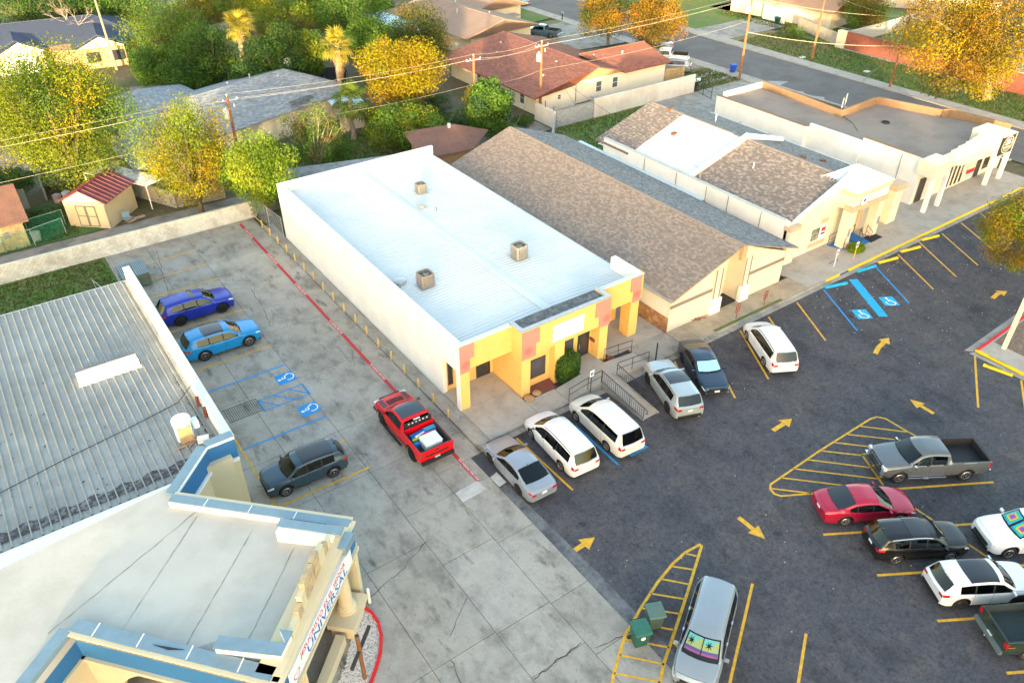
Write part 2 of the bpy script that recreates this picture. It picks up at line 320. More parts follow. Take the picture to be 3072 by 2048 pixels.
def wheelchair(mtx, parent, bg):
    s = MB(); s.sheet([mtx @ Vector(p) for p in ((-.55, -.6, .005), (.55, -.6, .005), (.55, .6, .005), (-.55, .6, .005))]); b = s.build('accessible_marking', bg, parent)
    f = MB()
    def P(pts, w): strip_local(f, pts, w, mtx)
    f.add([mtx @ Vector((-.02 + .10 * math.cos(a), .42 + .10 * math.sin(a), .009)) for a in [i * math.pi / 6 for i in range(12)]], [list(range(12))])
    P([(-.02, .33), (-.02, .02), (.22, .0), (.34, -.32), (.44, -.28)], .085); P([(-.02, .18), (.18, .17)], .07)
    P([(.2 - .34 * math.cos(a) - .16, -.2 + .34 * math.sin(a)) for a in [R(20 + i * 22) * -1 + R(50) for i in range(11)]], .075)
    f.build('accessible_symbol', PWHT, b)
def strip_local(mb, pts, w, mtx):
    t = MB(); strip(t, pts, w, .009); mb.add([mtx @ Vector(v) for v in t.v], t.f)
def rot(x, y, deg): return Matrix.Translation((x, y, 0)) @ Matrix.Rotation(R(deg), 4, 'Z')
wheelchair(rot(-7.4, 9.42, 90), yard, PBLUE); wheelchair(rot(-7.4, 5.68, 90), yard, PBLUE)
# the red fire lane with stencilled words
line((-2.27, 32.3), (-2.30, -5.33), .22, PRED, yard, 'fire_lane_line')
for y in (30.2, 24.8, 19.1, 12.9, 6.6, -4.3):
    text('fire_lane_lettering', 'NO PARKING FIRE LANE', .2, Matrix.Translation((-2.28, y, .009)) @ Matrix.Rotation(R(-90), 4, 'Z'), PWHT, yard, .001, .92)
# asphalt stalls along the front kerb
for p, q, w, m in (((1.48, -8.87), (1.40, -3.75), .13, PYEL), ((4.78, -8.82), (4.9, -4.9), .14, PBLUE), ((7.15, -8.6), (5.8, -8.67), .28, PBLUE), ((11.51, -8.57), (14.3, -3.7), .13, PYEL), ((14.63, -8.63), (17.4, -3.8), .13, PYEL), ((17.85, -8.56), (20.6, -3.8), .13, PYEL),
                   ((21.1, -8.3), (23.6, -3.8), .13, PYEL), ((24.46, -8.01), (26.84, -3.74), .13, PYEL), ((27.27, -8.54), (29.99, -3.72), .13, PBLUE), ((33.53, -8.55), (36.26, -3.92), .13, PBLUE), ((36.8, -8.52), (39.5, -3.83), .13, PYEL), ((39.99, -8.51), (42.87, -3.6), .13, PYEL), ((43.1, -8.53), (45.85, -3.89), .13, PYEL), ((46.26, -8.48), (49.13, -3.72), .13, PYEL), ((49.53, -8.28), (52.37, -3.66), .13, PYEL)):
    line(p, q, w, m, lot)
BLUL = mat('light_blue_paint', (0.01, 0.36, 0.66), 0.7, 0.12, 5.0)
sheet('access_aisle', [(30.11, -8.36), (30.65, -8.74), (33.41, -4.27), (32.79, -3.93)], .005, BLUL, lot)
wheelchair(rot(29.4, -7.46, -30), lot, BLUL); wheelchair(rot(32.55, -7.56, -30), lot, BLUL)
def arrow(pts, w, parent):
    P = [Vector(p[:2]) for p in pts]; mb = MB(); d = (P[-1] - P[-2]).normalized(); n = Vector((-d.y, d.x)); base = P[-1] - d * .78
    strip(mb, P[:-1] + [base], w, .005); mb.add([(*(base + n * .41), .005), (*(base - n * .41), .005), (*P[-1], .005)], [(0, 1, 2)]); mb.build('arrow_marking', PYEL, parent)
arrow([(-1.01, -12.10), (0.35, -12.04)], .27, lot); arrow([(14.14, -11.96), (15.94, -11.92)], .28, lot); arrow([(25.90, -10.88), (26.71, -10.58), (28.34, -10.31)], .32, lot)
arrow([(39.20, -11.77), (40.16, -11.65), (41.10, -11.90)], .32, lot); arrow([(23.35, -16.6), (23.4, -14.95)], .27, lot); arrow([(7.3, -15.35), (7.3, -17.1)], .27, lot)
def outline(pts, w=.12, name='island_line'): return strip(MB(), [p[:2] for p in pts], w, .005).build(name, PYEL, lot)
def ladder(pairs):
    for a, b in pairs: line(a, b, .10, PYEL, lot, 'hatch_line')
outline([(11.97, -16.57), (10.32, -15.65), (10.15, -15.35), (10.25, -14.98), (10.54, -14.76), (15.01, -14.64), (19.77, -14.66), (20.26, -14.78), (20.54, -15.18), (20.56, -16.53), (20.66, -17.91)])
ladder([((18.71, -14.72), (20.56, -16.67)), ((17.43, -14.69), (20.54, -17.78)), ((16.23, -14.70), (18.50, -17.01)), ((15.01, -14.68), (16.67, -16.34)), ((13.79, -14.71), (16.21, -17.21)), ((12.55, -14.71), (15.71, -17.89)), ((11.40, -14.74), (13.83, -17.21)), ((10.35, -15.00), (11.82, -16.47))])
line((16.67, -16.20), (15.51, -18.35), .12, PYEL, lot); line((15.4, -18.5), (15.29, -33), .12, PYEL, lot); line((16.65, -16.2), (17.1, -16.5), .12, PYEL, lot)
for y0 in (-18.62, -21.7, -24.8, -27.95): line((9.93, y0), (15.3, y0 - 3.2), .14, PYEL, lot)
for y0 in (-18.6, -21.75, -24.9): line((15.3, y0), (20.65, y0 - 3.1), .14, PYEL, lot)
outline([(-4.48, -18.74), (-3.84, -18.22), (-2.20, -17.12), (-0.58, -16.45), (1.02, -15.87), (2.40, -15.51), (3.36, -15.37), (4.33, -15.44), (4.34, -15.56), (3.27, -16.20), (1.55, -17.23), (-0.48, -18.40), (-1.67, -19.07), (-2.86, -19.89)], .14)
ladder([((3.36, -15.45), (3.67, -15.85)), ((2.24, -15.60), (2.92, -16.32)), ((1.28, -15.83), (2.13, -16.80)), ((0.29, -16.15), (1.35, -17.27)), ((-0.58, -16.53), (0.61, -17.73)), ((-1.38, -16.88), (-0.19, -18.21)), ((-2.32, -17.27), (-1.01, -18.70)), ((-3.04, -17.71), (-1.76, -19.16)), ((-3.81, -18.21), (-2.50, -19.66))])
line((4.65, -18.55), (-1.8, -22.4), .13, PYEL, lot); line((4.5, -21.75), (-1.0, -25.0), .13, PYEL, lot); line((-.68, -18.6), (-.7, -22.5), .12, PYEL, lot)
line((31.5, -14.65), (26.1, -17.85), .13, PYEL, lot); line((31.0, -18.0), (25.6, -21.2), .13, PYEL, lot)
# ---------------------------------------------------------------- kerbs and walks along the shop fronts
walk = sheet('sidewalk', rect(-0.95, -3.05, 62, 0.9), -0.03, CONCD)
WZ = 0.13
def wslab(x0, y0, x1, y1, z=WZ, m=CONCW): return slab(x0, y0, x1, y1, z, .009, walk, m, 'walk_slab', .2)
for y0, y1 in ((26.6, 30.5), (21.0, 26.6), (15.0, 21.0), (8.9, 15.0), (2.2, 8.9), (-0.02, 2.2), (-3.4, -0.02)): wslab(-0.93, y0, -0.02 if y1 > 0.1 else 0.0, y1, .11, CONC)
wslab(0, 0.0, 3.72, 2.2, WZ, CONCW); wslab(0, -3.05, 3.7, 0.0); wslab(3.7, -3.05, 5.9, -1.52)
wslab(11.0, -0.95, 16.0, 2.2, .12); wslab(12.6, -3.05, 16.0, -0.95, .10, CONC); wslab(14.3, 2.2, 16.0, 27, .05, CONC)
for i in range(9): wslab(16.0 + i * 1.45, -3.05 + (.28 if i in (2, 3, 4, 5, 6) else 0), 17.45 + i * 1.45, -1.12, WZ, mat('tan_walk', (0.40, 0.33, 0.24), 0.9, .1, 2, c2=(.28, .22, .15), sc2=.6, amt2=.7, objvar=.05))
for x0, x1 in ((29.05, 31.2), (31.2, 33.4), (33.4, 36.5), (36.5, 40.5), (40.5, 44.3), (44.3, 48.2), (48.2, 52.2), (52.2, 56.2), (56.2, 60.2), (60.2, 63.2)):
    wslab(x0, -3.05, x1, -0.9, WZ); wslab(x0, -0.9, x1, 1.6, WZ)
sheet('kerb_grass', [(18.9, -3.03), (26.1, -3.03), (26.1, -2.8), (18.9, -2.8)], .10, GRASS, walk)
def kerb(x0, x1, m, name='kerb'): return MB().box((x0, -3.17, -.05), (x1, -3.05, .14)).build(name, m, walk)
gut = struct(MB().box((-0.9, -3.57, -.08), (64, -3.17, .003)).build('gutter', CONC))
kerb(-0.9, 8.5, CONC); kerb(9.7, 31.0, CONC); kerb(31.0, 32.75, PYELB, 'painted_kerb'); kerb(33.95, 55.8, PYELB, 'painted_kerb'); kerb(55.8, 57.1, CONC); kerb(57.1, 63.2, PYELB, 'painted_kerb')
MB().add([(32.77, -3.1, .02), (34.0, -3.1, .02), (34.6, -1.6, .137), (33.4, -1.6, .137)], [(0, 1, 2, 3)]).build('ramp_surface', PBLUED, walk)
# raised entrance with ramps in front of the yellow shop
PZ = 0.42
ram = struct(MB().box((8.05, -3.05, -.02), (10.0, -0.02, PZ)).build('entrance_platform', CONCW))
MB().prism([(5.92, -3.05), (8.05, -3.05), (8.05, -1.6), (5.92, -1.6)], -.02, [WZ, PZ, PZ, WZ]).build('ramp', CONCW, ram)
MB().prism([(10.0, -3.05), (12.6, -3.05), (12.6, -1.5), (10.0, -1.5)], -.02, [PZ, .12, .12, PZ]).build('ramp', CONCW, ram)
MB().prism([(8.55, -6.85), (9.68, -6.85), (9.68, -3.05), (8.55, -3.05)], -.02, [.03, .03, PZ, PZ]).build('ramp', CONCW, ram)
for xx in (8.45, 9.68): MB().prism([(xx, -6.9), (xx + .1, -6.9), (xx + .1, -3.05), (xx, -3.05)], -.02, [.12, .12, PZ + .08, PZ + .08]).build('ramp_kerb', CONC, ram)
# ---------------------------------------------------------------- street, verges and back lanes
street = struct(MB().sheet([(66.9, -70, .0), (76.6, -70, .0), (76.6, 330, .0), (66.9, 330, .0)]).build('street', STREET))
sheet('faded_patch', [(67.39, 32.59), (69.40, 30.90), (66.91, 30.45), (66.31, 31.69)], .005, mat('worn_patch', (.34, .34, .34), .9, .2, 1.5), street)
sheet('faded_patch', [(67.17, 27.88), (67.54, 27.10), (66.74, 26.48), (66.53, 27.29)], .005, MATS['worn_patch'], street)
sheet('faded_patch', [(67.21, 25.54), (67.89, 24.30), (66.75, 23.62), (66.58, 25.23)], .005, MATS['worn_patch'], street)
fwalk = sheet('far_sidewalk', rect(76.6, -70, 79.0, 330), -.02, CONCD)
for k in range(46):
    y0 = -12 + k * 2.4; slab(77.0, y0, 78.9, y0 + 2.4, .09, .01, fwalk, CONCW, 'walk_slab', .12)
struct(MB().box((76.6, -70, -.05), (76.98, 330, .12)).build('street_kerb', CONCW)); struct(MB().box((66.5, 1, -.05), (66.88, 330, .10)).build('street_kerb', CONCW))
nwalk = sheet('near_sidewalk', rect(64.9, 30, 66.5, 330), -.02, CONCD)
for k in range(30): slab(64.95, 30 + k * 2.4, 66.45, 32.4 + k * 2.4, .08, .01, nwalk, CONCW, 'walk_slab', .12)
def lawn(pts, z=0.03, m=GRASS, seed=1, dens=26, h=.09, name='lawn'):
    o = sheet(name, pts, z, m)
    return o
DRY = mat('dry_grass', (0.17, 0.16, 0.055), 0.95, 0.25, 6, c2=(0.26, 0.19, 0.09), sc2=.4, amt2=.8, bump=.6, bsc=30)
lawn([(79.0, 4), (88.5, 4), (88.5, 37), (79.0, 37)]); lawn([(79.0, 37), (88.2, 37), (88.2, 49.5), (79, 49.5)], .03, DRY); lawn([(79, 56.5), (98, 56.5), (98, 100), (79, 100)]); lawn([(79, -40), (88.5, -40), (88.5, 4), (79, 4)])
sheet('driveway', [(76.6, 49.5), (92, 49.5), (92, 56.5), (76.6, 56.5)], .045, CONC)
lawn([(88.6, 37.3), (116, 37.3), (116, 66), (92.5, 66), (92.5, 46), (88.6, 46)]); lawn([(92, 10.5), (116, 10.5), (116, 37), (92, 37)])
lawn([(16.3, 28.3), (34.2, 28.3), (34.2, 34.6), (16.3, 34.6)], .02); lawn([(34.2, 24), (48.5, 24), (48.5, 34.9), (34.2, 34.9)], .02)
sheet('driveway', [(48.5, 27), (66, 27), (66, 34.8), (57, 34.8), (48.5, 34.8)], .03, CONC); sheet('driveway', [(57, 34.8), (65, 34.8), (65, 42), (57, 42)], .02, DRY)
for y0 in (36.3, 38.6): sheet('driveway_strip', [(56.9, y0), (65, y0), (65, y0 + .8), (56.9, y0 + .8)], .035, CONCW)
sheet('driveway', [(54.68, 71.18), (65.63, 72.29), (65.76, 56.89), (55.59, 57.94), (54.01, 62.56)], .03, CONC); sheet('driveway', [(57.5, 41.8), (66.5, 41.8), (66.5, 53.5), (57.5, 53.5)], .025, CONC)
lawn([(63.17, 88.64), (66.12, 86.58), (65.38, 75.13), (57.10, 73.98), (52.34, 72.82)], .03); lawn([(55.55, 72.99), (64.57, 73.65), (65.54, 72.18), (55.06, 71.72)], .04)
lawn([(-36, 20), (-13.28, 20), (-13.28, 32.7), (-36, 32.7)], .02)
sheet('alley', rect(-60, 33.2, 16, 37.9), -.02, mat('alley_concrete', (.27, .25, .22), .92, .16, 1.2, c2=(.15, .14, .12), sc2=.5, amt2=.7)); sheet('alley', rect(16, 34.9, 34, 38.2), -.03, MATS['alley_concrete'])
lawn([(-26, 38), (-12.3, 38), (-12.3, 46), (-26, 46)], .0, mat('yard_grass', (.05, .13, .035), .95, .25, 6, c2=(.13, .15, .05), sc2=.5, amt2=.6, bump=.6, bsc=30)); sheet('back_yard', rect(-40, 46, 60, 140), -.06, EARTH)
lawn([(6, 38.4), (30, 38.4), (30, 46), (6, 46)], -.02)
sheet('lane', [(-0.51, 77.27), (3.21, 75.73), (2.56, 71.47), (-1.37, 73.21)], .0, MATS['alley_concrete'])
sheet('lane', [(-26, 96), (0, 90), (0, 98), (-26, 108)], .0, MATS['alley_concrete']); sheet('lane', [(-16.70, 64.89), (-15.34, 62.82), (-14.86, 58.54), (-14.70, 55.13), (-17.68, 57.23)], .0, MATS['alley_concrete'])
# kerbed island on the right with gravel bed
isl = struct(MB().prism([(31.4, -14.45), (31.15, -14.15), (46, -13.6), (46, -14.05), (31.7, -14.6)], -.02, .03).build('island_gutter', CONC))
MB().prism([(31.6, -14.6), (46, -14.1), (46, -14.3), (31.75, -14.78)], -.02, .15).build('painted_kerb', PREDB, isl)
MB().prism([(31.6, -14.6), (31.75, -14.78), (31.6, -24), (31.45, -24)], -.02, .152).build('painted_kerb', PYELB, isl)
MB().prism([(31.75, -14.78), (46, -14.3), (46, -24), (31.6, -24)], -.02, .13).build('island_walk', CONCW, isl); MB().prism([(31.1, -14.5), (31.45, -14.6), (31.45, -24), (31.1, -24)], -.02, .02).build('gutter', CONC, isl)
GRAV = mat('brown_gravel', (.16, .11, .08), .95, .35, 12, c2=(.3, .24, .19), sc2=9, amt2=.8, bump=.8, bsc=25)
MB().prism([(33.55, -14.85), (46, -14.4), (46, -24), (33.45, -24)], -.02, .145).build('gravel_bed', GRAV, isl)
text('kerb_lettering', 'PEÑA INSURANCE', .15, Matrix.Translation((31.66, -16.1, .156)) @ Matrix.Rotation(R(-90), 4, 'Z'), BLACKM, isl, .001)

# ---------------------------------------------------------------- helpers for buildings
def gate_bars(parent, x0, x1, y, z0, z1, m=BLACKM, n=6):
    g = MB()
    for i in range(n + 1):
        x = x0 + (x1 - x0) * i / n; g.box((x - .012, y - .03, z0), (x + .012, y - .006, z1))
    for z in (z0 + .05, (z0 + z1) / 2, z1 - .05): g.box((x0, y - .034, z - .015), (x1, y - .004, z + .015))
    return g.build('security_gate', m, parent)
def window_y(parent, x0, x1, z0, z1, y, fm=DARKF, gm=GLASS, bars=(1, 1), name='window', w=.05, out=.03, pane='pane'):   # in a wall facing -Y
    f = MB()
    for a, b in (((x0, z0), (x1, z0 + w)), ((x0, z1 - w), (x1, z1)), ((x0, z0 + w), (x0 + w, z1 - w)), ((x1 - w, z0 + w), (x1, z1 - w))):
        f.box((a[0], y - out, a[1]), (b[0], y + .02, b[1]))
    for i in range(1, bars[0]): xx = x0 + (x1 - x0) * i / bars[0]; f.box((xx - .018, y - out, z0 + w), (xx + .018, y + .02, z1 - w))
    for i in range(1, bars[1]): zz = z0 + (z1 - z0) * i / bars[1]; f.box((x0 + w, y - out + .004, zz - .018), (x1 - w, y + .02, zz + .018))
    o = f.build(name, fm, parent); part_box(pane, (x0 + w, y - .012, z0 + w), (x1 - w, y - .004, z1 - w), gm, o); return o
def window_x(parent, y0, y1, z0, z1, x, s=-1, fm=DARKF, gm=GLASS, bars=(1, 1), name='window', w=.05, out=.03):   # in a wall facing s*X
    f = MB()
    for a, b in (((y0, z0), (y1, z0 + w)), ((y0, z1 - w), (y1, z1)), ((y0, z0 + w), (y0 + w, z1 - w)), ((y1 - w, z0 + w), (y1, z1 - w))):
        f.box((x + s * out, a[0], a[1]), (x - s * .02, b[0], b[1]))
    for i in range(1, bars[0]): yy = y0 + (y1 - y0) * i / bars[0]; f.box((x + s * out, yy - .018, z0 + w), (x - s * .02, yy + .018, z1 - w))
    for i in range(1, bars[1]): zz = z0 + (z1 - z0) * i / bars[1]; f.box((x + s * (out - .004), y0 + w, zz - .018), (x - s * .02, y1 - w, zz + .018))
    o = f.build(name, fm, parent); part_box('pane', (x + s * .004, y0 + w, z0 + w), (x + s * .012, y1 - w, z1 - w), gm, o); return o
SHC = {}
def shingle_mats(key, cols):
    return [mat(f'shingle_{key}_{i}', c, .9, .12, 6) for i, c in enumerate(cols)]
def shingles(parent, eave_a, eave_b, ridge_a, ridge_b, mats, nparts=0, tw=.33, th=.17, seed=1, part='shingle'):
    """tabs laid on a roof face given by its eave (a to b) and ridge corners; the nparts nearest to the eave front are parts"""
    r = random.Random(seed); A, B, C, D = [Vector(p) for p in (eave_a, eave_b, ridge_b, ridge_a)]
    nrm = (B - A).cross(D - A)
    if nrm.length < 1e-5: nrm = (B - A).cross(C - A)
    nrm.normalize()
    if nrm.z < 0: nrm = -nrm
    slope = ((D + C) / 2 - (A + B) / 2); up = slope - (B - A).normalized() * slope.dot((B - A).normalized()); H = up.length; up.normalize()
    rows = max(1, int(H / th)); big = MB(); offp = WL.get(parent, Vector((0, 0, 0))); parts = []
    for i in range(rows):
        t0 = i / rows; L = A.lerp(D, t0); Rr = B.lerp(C, t0); t1 = (i + 1) / rows; L1 = A.lerp(D, t1); R1 = B.lerp(C, t1)
        ex = (B - A).normalized(); a0 = max(0, (L1 - L).dot(ex)); a1 = (Rr - L).dot(ex) + min(0, (R1 - Rr).dot(ex))
        w = (Rr - L).length
        if w < .1: continue
        x = -r.uniform(0, tw)
        while x < w:
            xs = max(x, 0); xe = min(x + tw - .012, w); x += tw
            if xe - xs < .04: continue
            p = L + ex * xs; q = L + ex * xe; lift = .016 + r.uniform(0, .012); h = min(th * 1.25, H - i * th)
            vs = [p + nrm * .004, q + nrm * .004, p + nrm * lift, q + nrm * lift, q + up * h + nrm * .006, p + up * h + nrm * .006]
            fs = [(0, 1, 3, 2), (2, 3, 4, 5), (0, 2, 5), (1, 4, 3)]
            mi = r.choices(range(len(mats)), [4, 4, 3, 2][:len(mats)])[0]
            if i * 100 < 10 ** 9 and len(parts) < nparts: parts.append((vs, fs, mi))
            else: big.mi = mi; big.add(vs, fs)
    for vs, fs, mi in parts: MB().add(vs, fs).build(part, mats[mi], parent)
    if big.v: tag(big.build(part + '_field', mats, parent), kind='stuff')
def hip_sheet(parent, pts, m, name='roof', t=.1):
    return MB().poly3(pts, t, (0, 0, -1)).build(name, m, parent)
# ---------------------------------------------------------------- the yellow fronted shop with the white ribbed roof
shop = thing('shop_building', 'long white shop with ribbed white roof and yellow and rose painted front', 'building', (0, 0, 0))
w = MB(); w.box((0, 2.1, -.05), (.3, 27.45, 4.05)); w.box((0, .45, 2.92), (.3, 2.1, 4.05)); w.box((0, .02, 4.05), (.3, 27.45, 4.86)); w.box((.3, 27.15, -.05), (14.35, 27.45, 4.86)); w.box((14.05, 2.8, -.05), (14.35, 27.15, 3.95)); w.build('side_wall', WHITE, shop)
MB().box((-.03, -.02, 4.86), (.34, 27.48, 4.90)).build('coping', WHITEP, shop); MB().box((.34, 27.12, 4.86), (14.4, 27.49, 4.9)).build('coping', WHITEP, shop)
MB().poly3([(.3, 24, 4.0), (.34, 24, 4.0), (.34, 27, 4.7), (.3, 27, 4.7)], .01, (0, 1, 0))
ROOFW = mat('white_roof_coating', (0.60, 0.63, 0.64), 0.65, 0.03, 1.2, c2=(.49, .545, .565), sc2=.3, amt2=.6, spec=.2)
RX = 7.1
for side in (0, 1):
    for k in range(28):
        y0 = .3 + k * .96; y1 = min(y0 + .958, 27.15)
        m = MB()
        xa, za, xb, zb = (.3, 4.1, RX, 4.38) if side == 0 else (14.33, 4.08, RX, 4.38)
        if side == 1 and k < 3 and False: continue
        m.add([(xa, y0, za), (xa, y1, za), (xb, y1, zb), (xb, y0, zb)], [(0, 1, 2, 3) if side else (0, 3, 2, 1)])
        for j in range(3):
            yy = y0 + .06 + j * .32
            if yy + .09 > y1: continue
            prof = [(yy, 0), (yy + .03, .028), (yy + .06, .028), (yy + .09, 0)]
            vs = [(xa, p, za + .002 + h) for p, h in prof] + [(xb, p, zb + .002 + h) for p, h in prof]
            m.add(vs, [(i, i + 1, 5 + i, 4 + i) if side else (i, 4 + i, 5 + i, i + 1) for i in range(3)] + [(0, 3, 2, 1)])
        m.build('roof_panel', ROOFW, shop)
rc = MB(); rc.poly3([(RX - .35, .3, 4.40), (RX, .3, 4.43), (RX + .35, .3, 4.40), (RX, .3, 4.38)], 26.8, (0, 1, 0)); rc.build('ridge_cap', ROOFW, shop)
MB().box((14.3, 2.7, 3.93), (14.44, 27.2, 4.06)).build('gutter', GALV, shop)
# front: fascias, pillars and recessed walls
fa = MB(); fa.box((.02, 0, 3.05), (3.72, .3, 4.88)); fa.box((10.62, 0, 3.05), (14.3, .3, 4.88)); fa.box((3.72, -1.0, 3.02), (10.62, -.7, 4.96)); fa.box((3.72, -.7, 3.02), (4.0, .3, 4.96)); fa.box((10.34, -.7, 3.02), (10.62, .3, 4.96)); fa.build('fascia', YELLOW, shop)
pl = MB(); pl.box((.0, .02, -.02), (.66, .45, 3.05)); pl.build('pillar', YELLOW, shop); MB().box((-.012, .0, -.02), (.012, .46, 4.86)).build('pillar_side', WHITE, shop)
MB().box((13.5, .05, -.02), (14.25, .95, 3.05)).build('pillar', YELLOW, shop); MB().box((3.76, -.98, -.02), (4.42, 2.2, 3.02)).build('pillar', YELLOW, shop); MB().box((9.92, -.98, -.02), (10.6, 2.2, 3.02)).build('pillar', YELLOW, shop)
MB().box((6.3, -.98, .0), (7.05, -.02, 3.02)).build('pillar', YELLOW, shop)
bw = MB(); bw.box((.3, 2.2, -.02), (3.76, 2.4, 3.05)); bw.box((4.42, -.45, -.02), (6.3, -.25, 3.02)); bw.box((7.05, -.1, .0), (9.92, .1, 3.02)); bw.box((10.6, 2.2, -.02), (14.3, 2.4, 3.05)); bw.build('front_wall', YELLOW, shop)
MB().box((.3, .3, 3.05), (3.76, 2.2, 3.12)).build('soffit', YELLOW, shop); MB().box((10.62, .3, 3.05), (14.3, 2.2, 3.12)).build('soffit', YELLOW, shop); MB().box((4.0, -.7, 3.02), (10.34, .1, 3.1)).build('soffit', YELLOW, shop)
MB().box((13.95, .3, 4.0), (14.35, 2.8, 4.98)).build('side_parapet', WHITE, shop); MB().box((14.3, -.01, 3.0), (14.38, .31, 4.98)).build('end_trim', YELLOW, shop)
cp = MB(); cp.box((-.03, -.03, 4.88), (3.72, .33, 4.93)); cp.box((10.64, -.03, 4.88), (14.4, .33, 4.93)); cp.build('coping', ROOFW, shop)
SHG = mat('dark_rolled_roofing', (.085, .095, .105), .95, .35, 5, c2=(.19, .2, .2), sc2=2.2, amt2=.6, bump=.5, bsc=20)
MB().box((4.0, -.7, 4.55), (10.34, .3, 4.93)).build('canopy_roof', SHG, shop)
ed = MB(); ed.box((3.68, -1.03, 4.96), (10.66, -.72, 5.03)); ed.box((3.68, -.72, 4.96), (3.98, .33, 5.03)); ed.box((10.36, -.72, 4.96), (10.66, .33, 5.03)); ed.build('canopy_edge', GALV, shop)
def rose(x0, x1, xi, y, flip, cx):
    pts = [(x0, y, 4.88), (x0, y, 2.93), (xi, y, 2.93), (xi, y, 3.85), (x1, y, 3.85), (x1, y, 4.88)]
    if flip: pts = pts
    MB().poly3(pts, .06, (0, -1, 0)).build('rose_panel', PINK, shop)
    yy = y - .065; m = MB()
    m.add([(cx + .2 * math.cos(a), yy - .012, 3.5 + .2 * math.sin(a)) for a in [i * math.pi / 10 for i in range(20)]], [list(range(20))])
    for rr in (.3, .21):
        k = len(m.v); n = 24; vs = []
        for i in range(n):
            a = 2 * math.pi * i / n
            for q in (rr - .018, rr + .018): vs.append((cx + q * math.cos(a), yy - .018, 3.5 + q * math.sin(a)))
        m.add(vs, [(2 * i, 2 * i + 1, (2 * i + 3) % (2 * n), (2 * i + 2) % (2 * n)) for i in range(n)])
    m.build('medallion', PINKD, shop)
rose(.012, 1.0, .68, 0, 0, .37); rose(3.74, 5.02, 4.76, -1.0, 0, 4.16); rose(10.62, 9.42, 9.76, -1.0, 1, 10.34); rose(14.2, 13.28, 13.56, 0, 1, 13.9)
sg = MB().box((6.04, -1.05, 3.33), (8.47, -1.005, 4.52)).build('blank_sign', mat('sign_white', (.85, .85, .85), .4, .0), shop)
clp = MB()
for x in (6.5, 7.25, 8.0):
    for z in (3.3, 4.53): clp.box((x - .03, -1.06, z - .03), (x + .03, -1.0, z + .03))
for z in (3.7, 4.15):
    for x in (6.03, 8.48): clp.box((x - .03, -1.06, z - .03), (x + .03, -1.0, z + .03))
clp.build('sign_clip', GREYM, shop)
window_y(shop, 4.82, 5.98, .68, 2.13, -.45, gm=mat('shop_glass', (.07, .07, .085), .12, 0, spec=.8)); window_y(shop, 7.72, 8.5, .55, 2.3, -.1, bars=(1, 1), gm=MATS['shop_glass']); window_y(shop, .42, .78, .5, 2.4, 2.2); 
for x0, x1, y in ((2.5, 3.55, 2.2), (8.86, 9.82, -.1)):
    d = window_y(shop, x0, x1, .1 if y > 0 else .43, 2.25 if y > 0 else 2.5, y, name='door', w=.08, out=.045); MB().box((x0 + .1, y - .1, 1.1), (x0 + .13, y - .05, 1.5)).build('handle', GALV, d)
gate_bars(shop, 11.9, 12.9, 2.2, .1, 2.3, n=8); MB().box((10.9, 2.14, .1), (11.8, 2.2, 2.2)).build('door', GLASS, shop)
MB().box((9.9, -.62, 1.55), (9.92 - .12, -.2, 1.75)).build('mail_box', mat('rust_brown', (.2, .08, .04), .7), shop)
MB().box((12.9, 2.1, 3.3), (13.2, 2.14, 3.45)).build('vent_grille', GREYM, shop)
# things standing on the roof
def condenser(loc, w, h, label, fm, top_round=True, rz=0.0):
    t = thing('air_conditioner', label, 'air conditioner', loc, 'air conditioners on the white roof', rz); 
    old = WL[t]; WL[t] = Vector((0, 0, 0))
    MB().box((-w * .62, -w * .62, 0), (w * .62, w * .62, .06)).build('base_frame', GALV, t)
    c = MB(); n = 24; vs = []
    def rr(k, s): 
        q = w / 2 * s; a = 2 * math.pi * (k + .5) / n; x, y = math.cos(a), math.sin(a); m_ = (abs(x) ** 6 + abs(y) ** 6) ** (1 / 6); return (q * x / m_, q * y / m_)
    ring = [(.07, 1), (h * .92, 1), (h * .93, 1.04), (h, 1.04), (h, .78)]
    for z, s in ring: vs += [(*rr(k, s), z) for k in range(n)]
    c.add(vs, [(i * n + k, i * n + (k + 1) % n, (i + 1) * n + (k + 1) % n, (i + 1) * n + k) for i in range(len(ring) - 1) for k in range(n)]); c.build('casing', fm, t)
    g = MB()
    for k in range(9):
        z = .12 + k * (h * .78 / 9)
        for a in range(4):
            q = w / 2 + .008; M = Matrix.Rotation(a * math.pi / 2, 4, 'Z'); s = MB().obox((0, -q, z), (w * .78, .03, .035)); g.add([M @ Vector(v) for v in s.v], s.f)
    g.build('louvre', GREYM, t); MB().cyl((0, 0, h * .86), w * .40, .01, 20).build('fan_well', BLACKM, t)
    f = MB()
    for k in range(4): f.obox((w * .17 * math.cos(k * 1.571), w * .17 * math.sin(k * 1.571), h * .9), (w * .3, w * .12, .02), k * 1.571, .3)
    f.build('fan_blade', GREYM, t)
    gr = MB()
    for k in range(5):
        rr_ = w * .08 * (k + 1); gr.tube([(rr_ * math.cos(a), rr_ * math.sin(a), h + .01) for a in [i * math.pi / 8 for i in range(17)]], .006, 3, False)
    gr.build('fan_guard', GREYM, t); WL[t] = old; return t
BEIGE = mat('beige_metal', (.33, .30, .25), .6, .1, 4)
condenser((9.35, 20.6, 4.3), .74, .74, 'weathered rooftop air conditioner nearest the back parapet', mat('rusty_beige', (.30, .24, .18), .7, .25, 6))
condenser((9.55, 7.35, 4.3), .95, 1.0, 'largest rooftop air conditioner right of the roof ridge', BEIGE); condenser((2.45, 8.0, 4.18), .95, .95, 'brown louvred air conditioner beside the left roof vent', mat('brown_metal', (.26, .20, .16), .6, .15, 5))
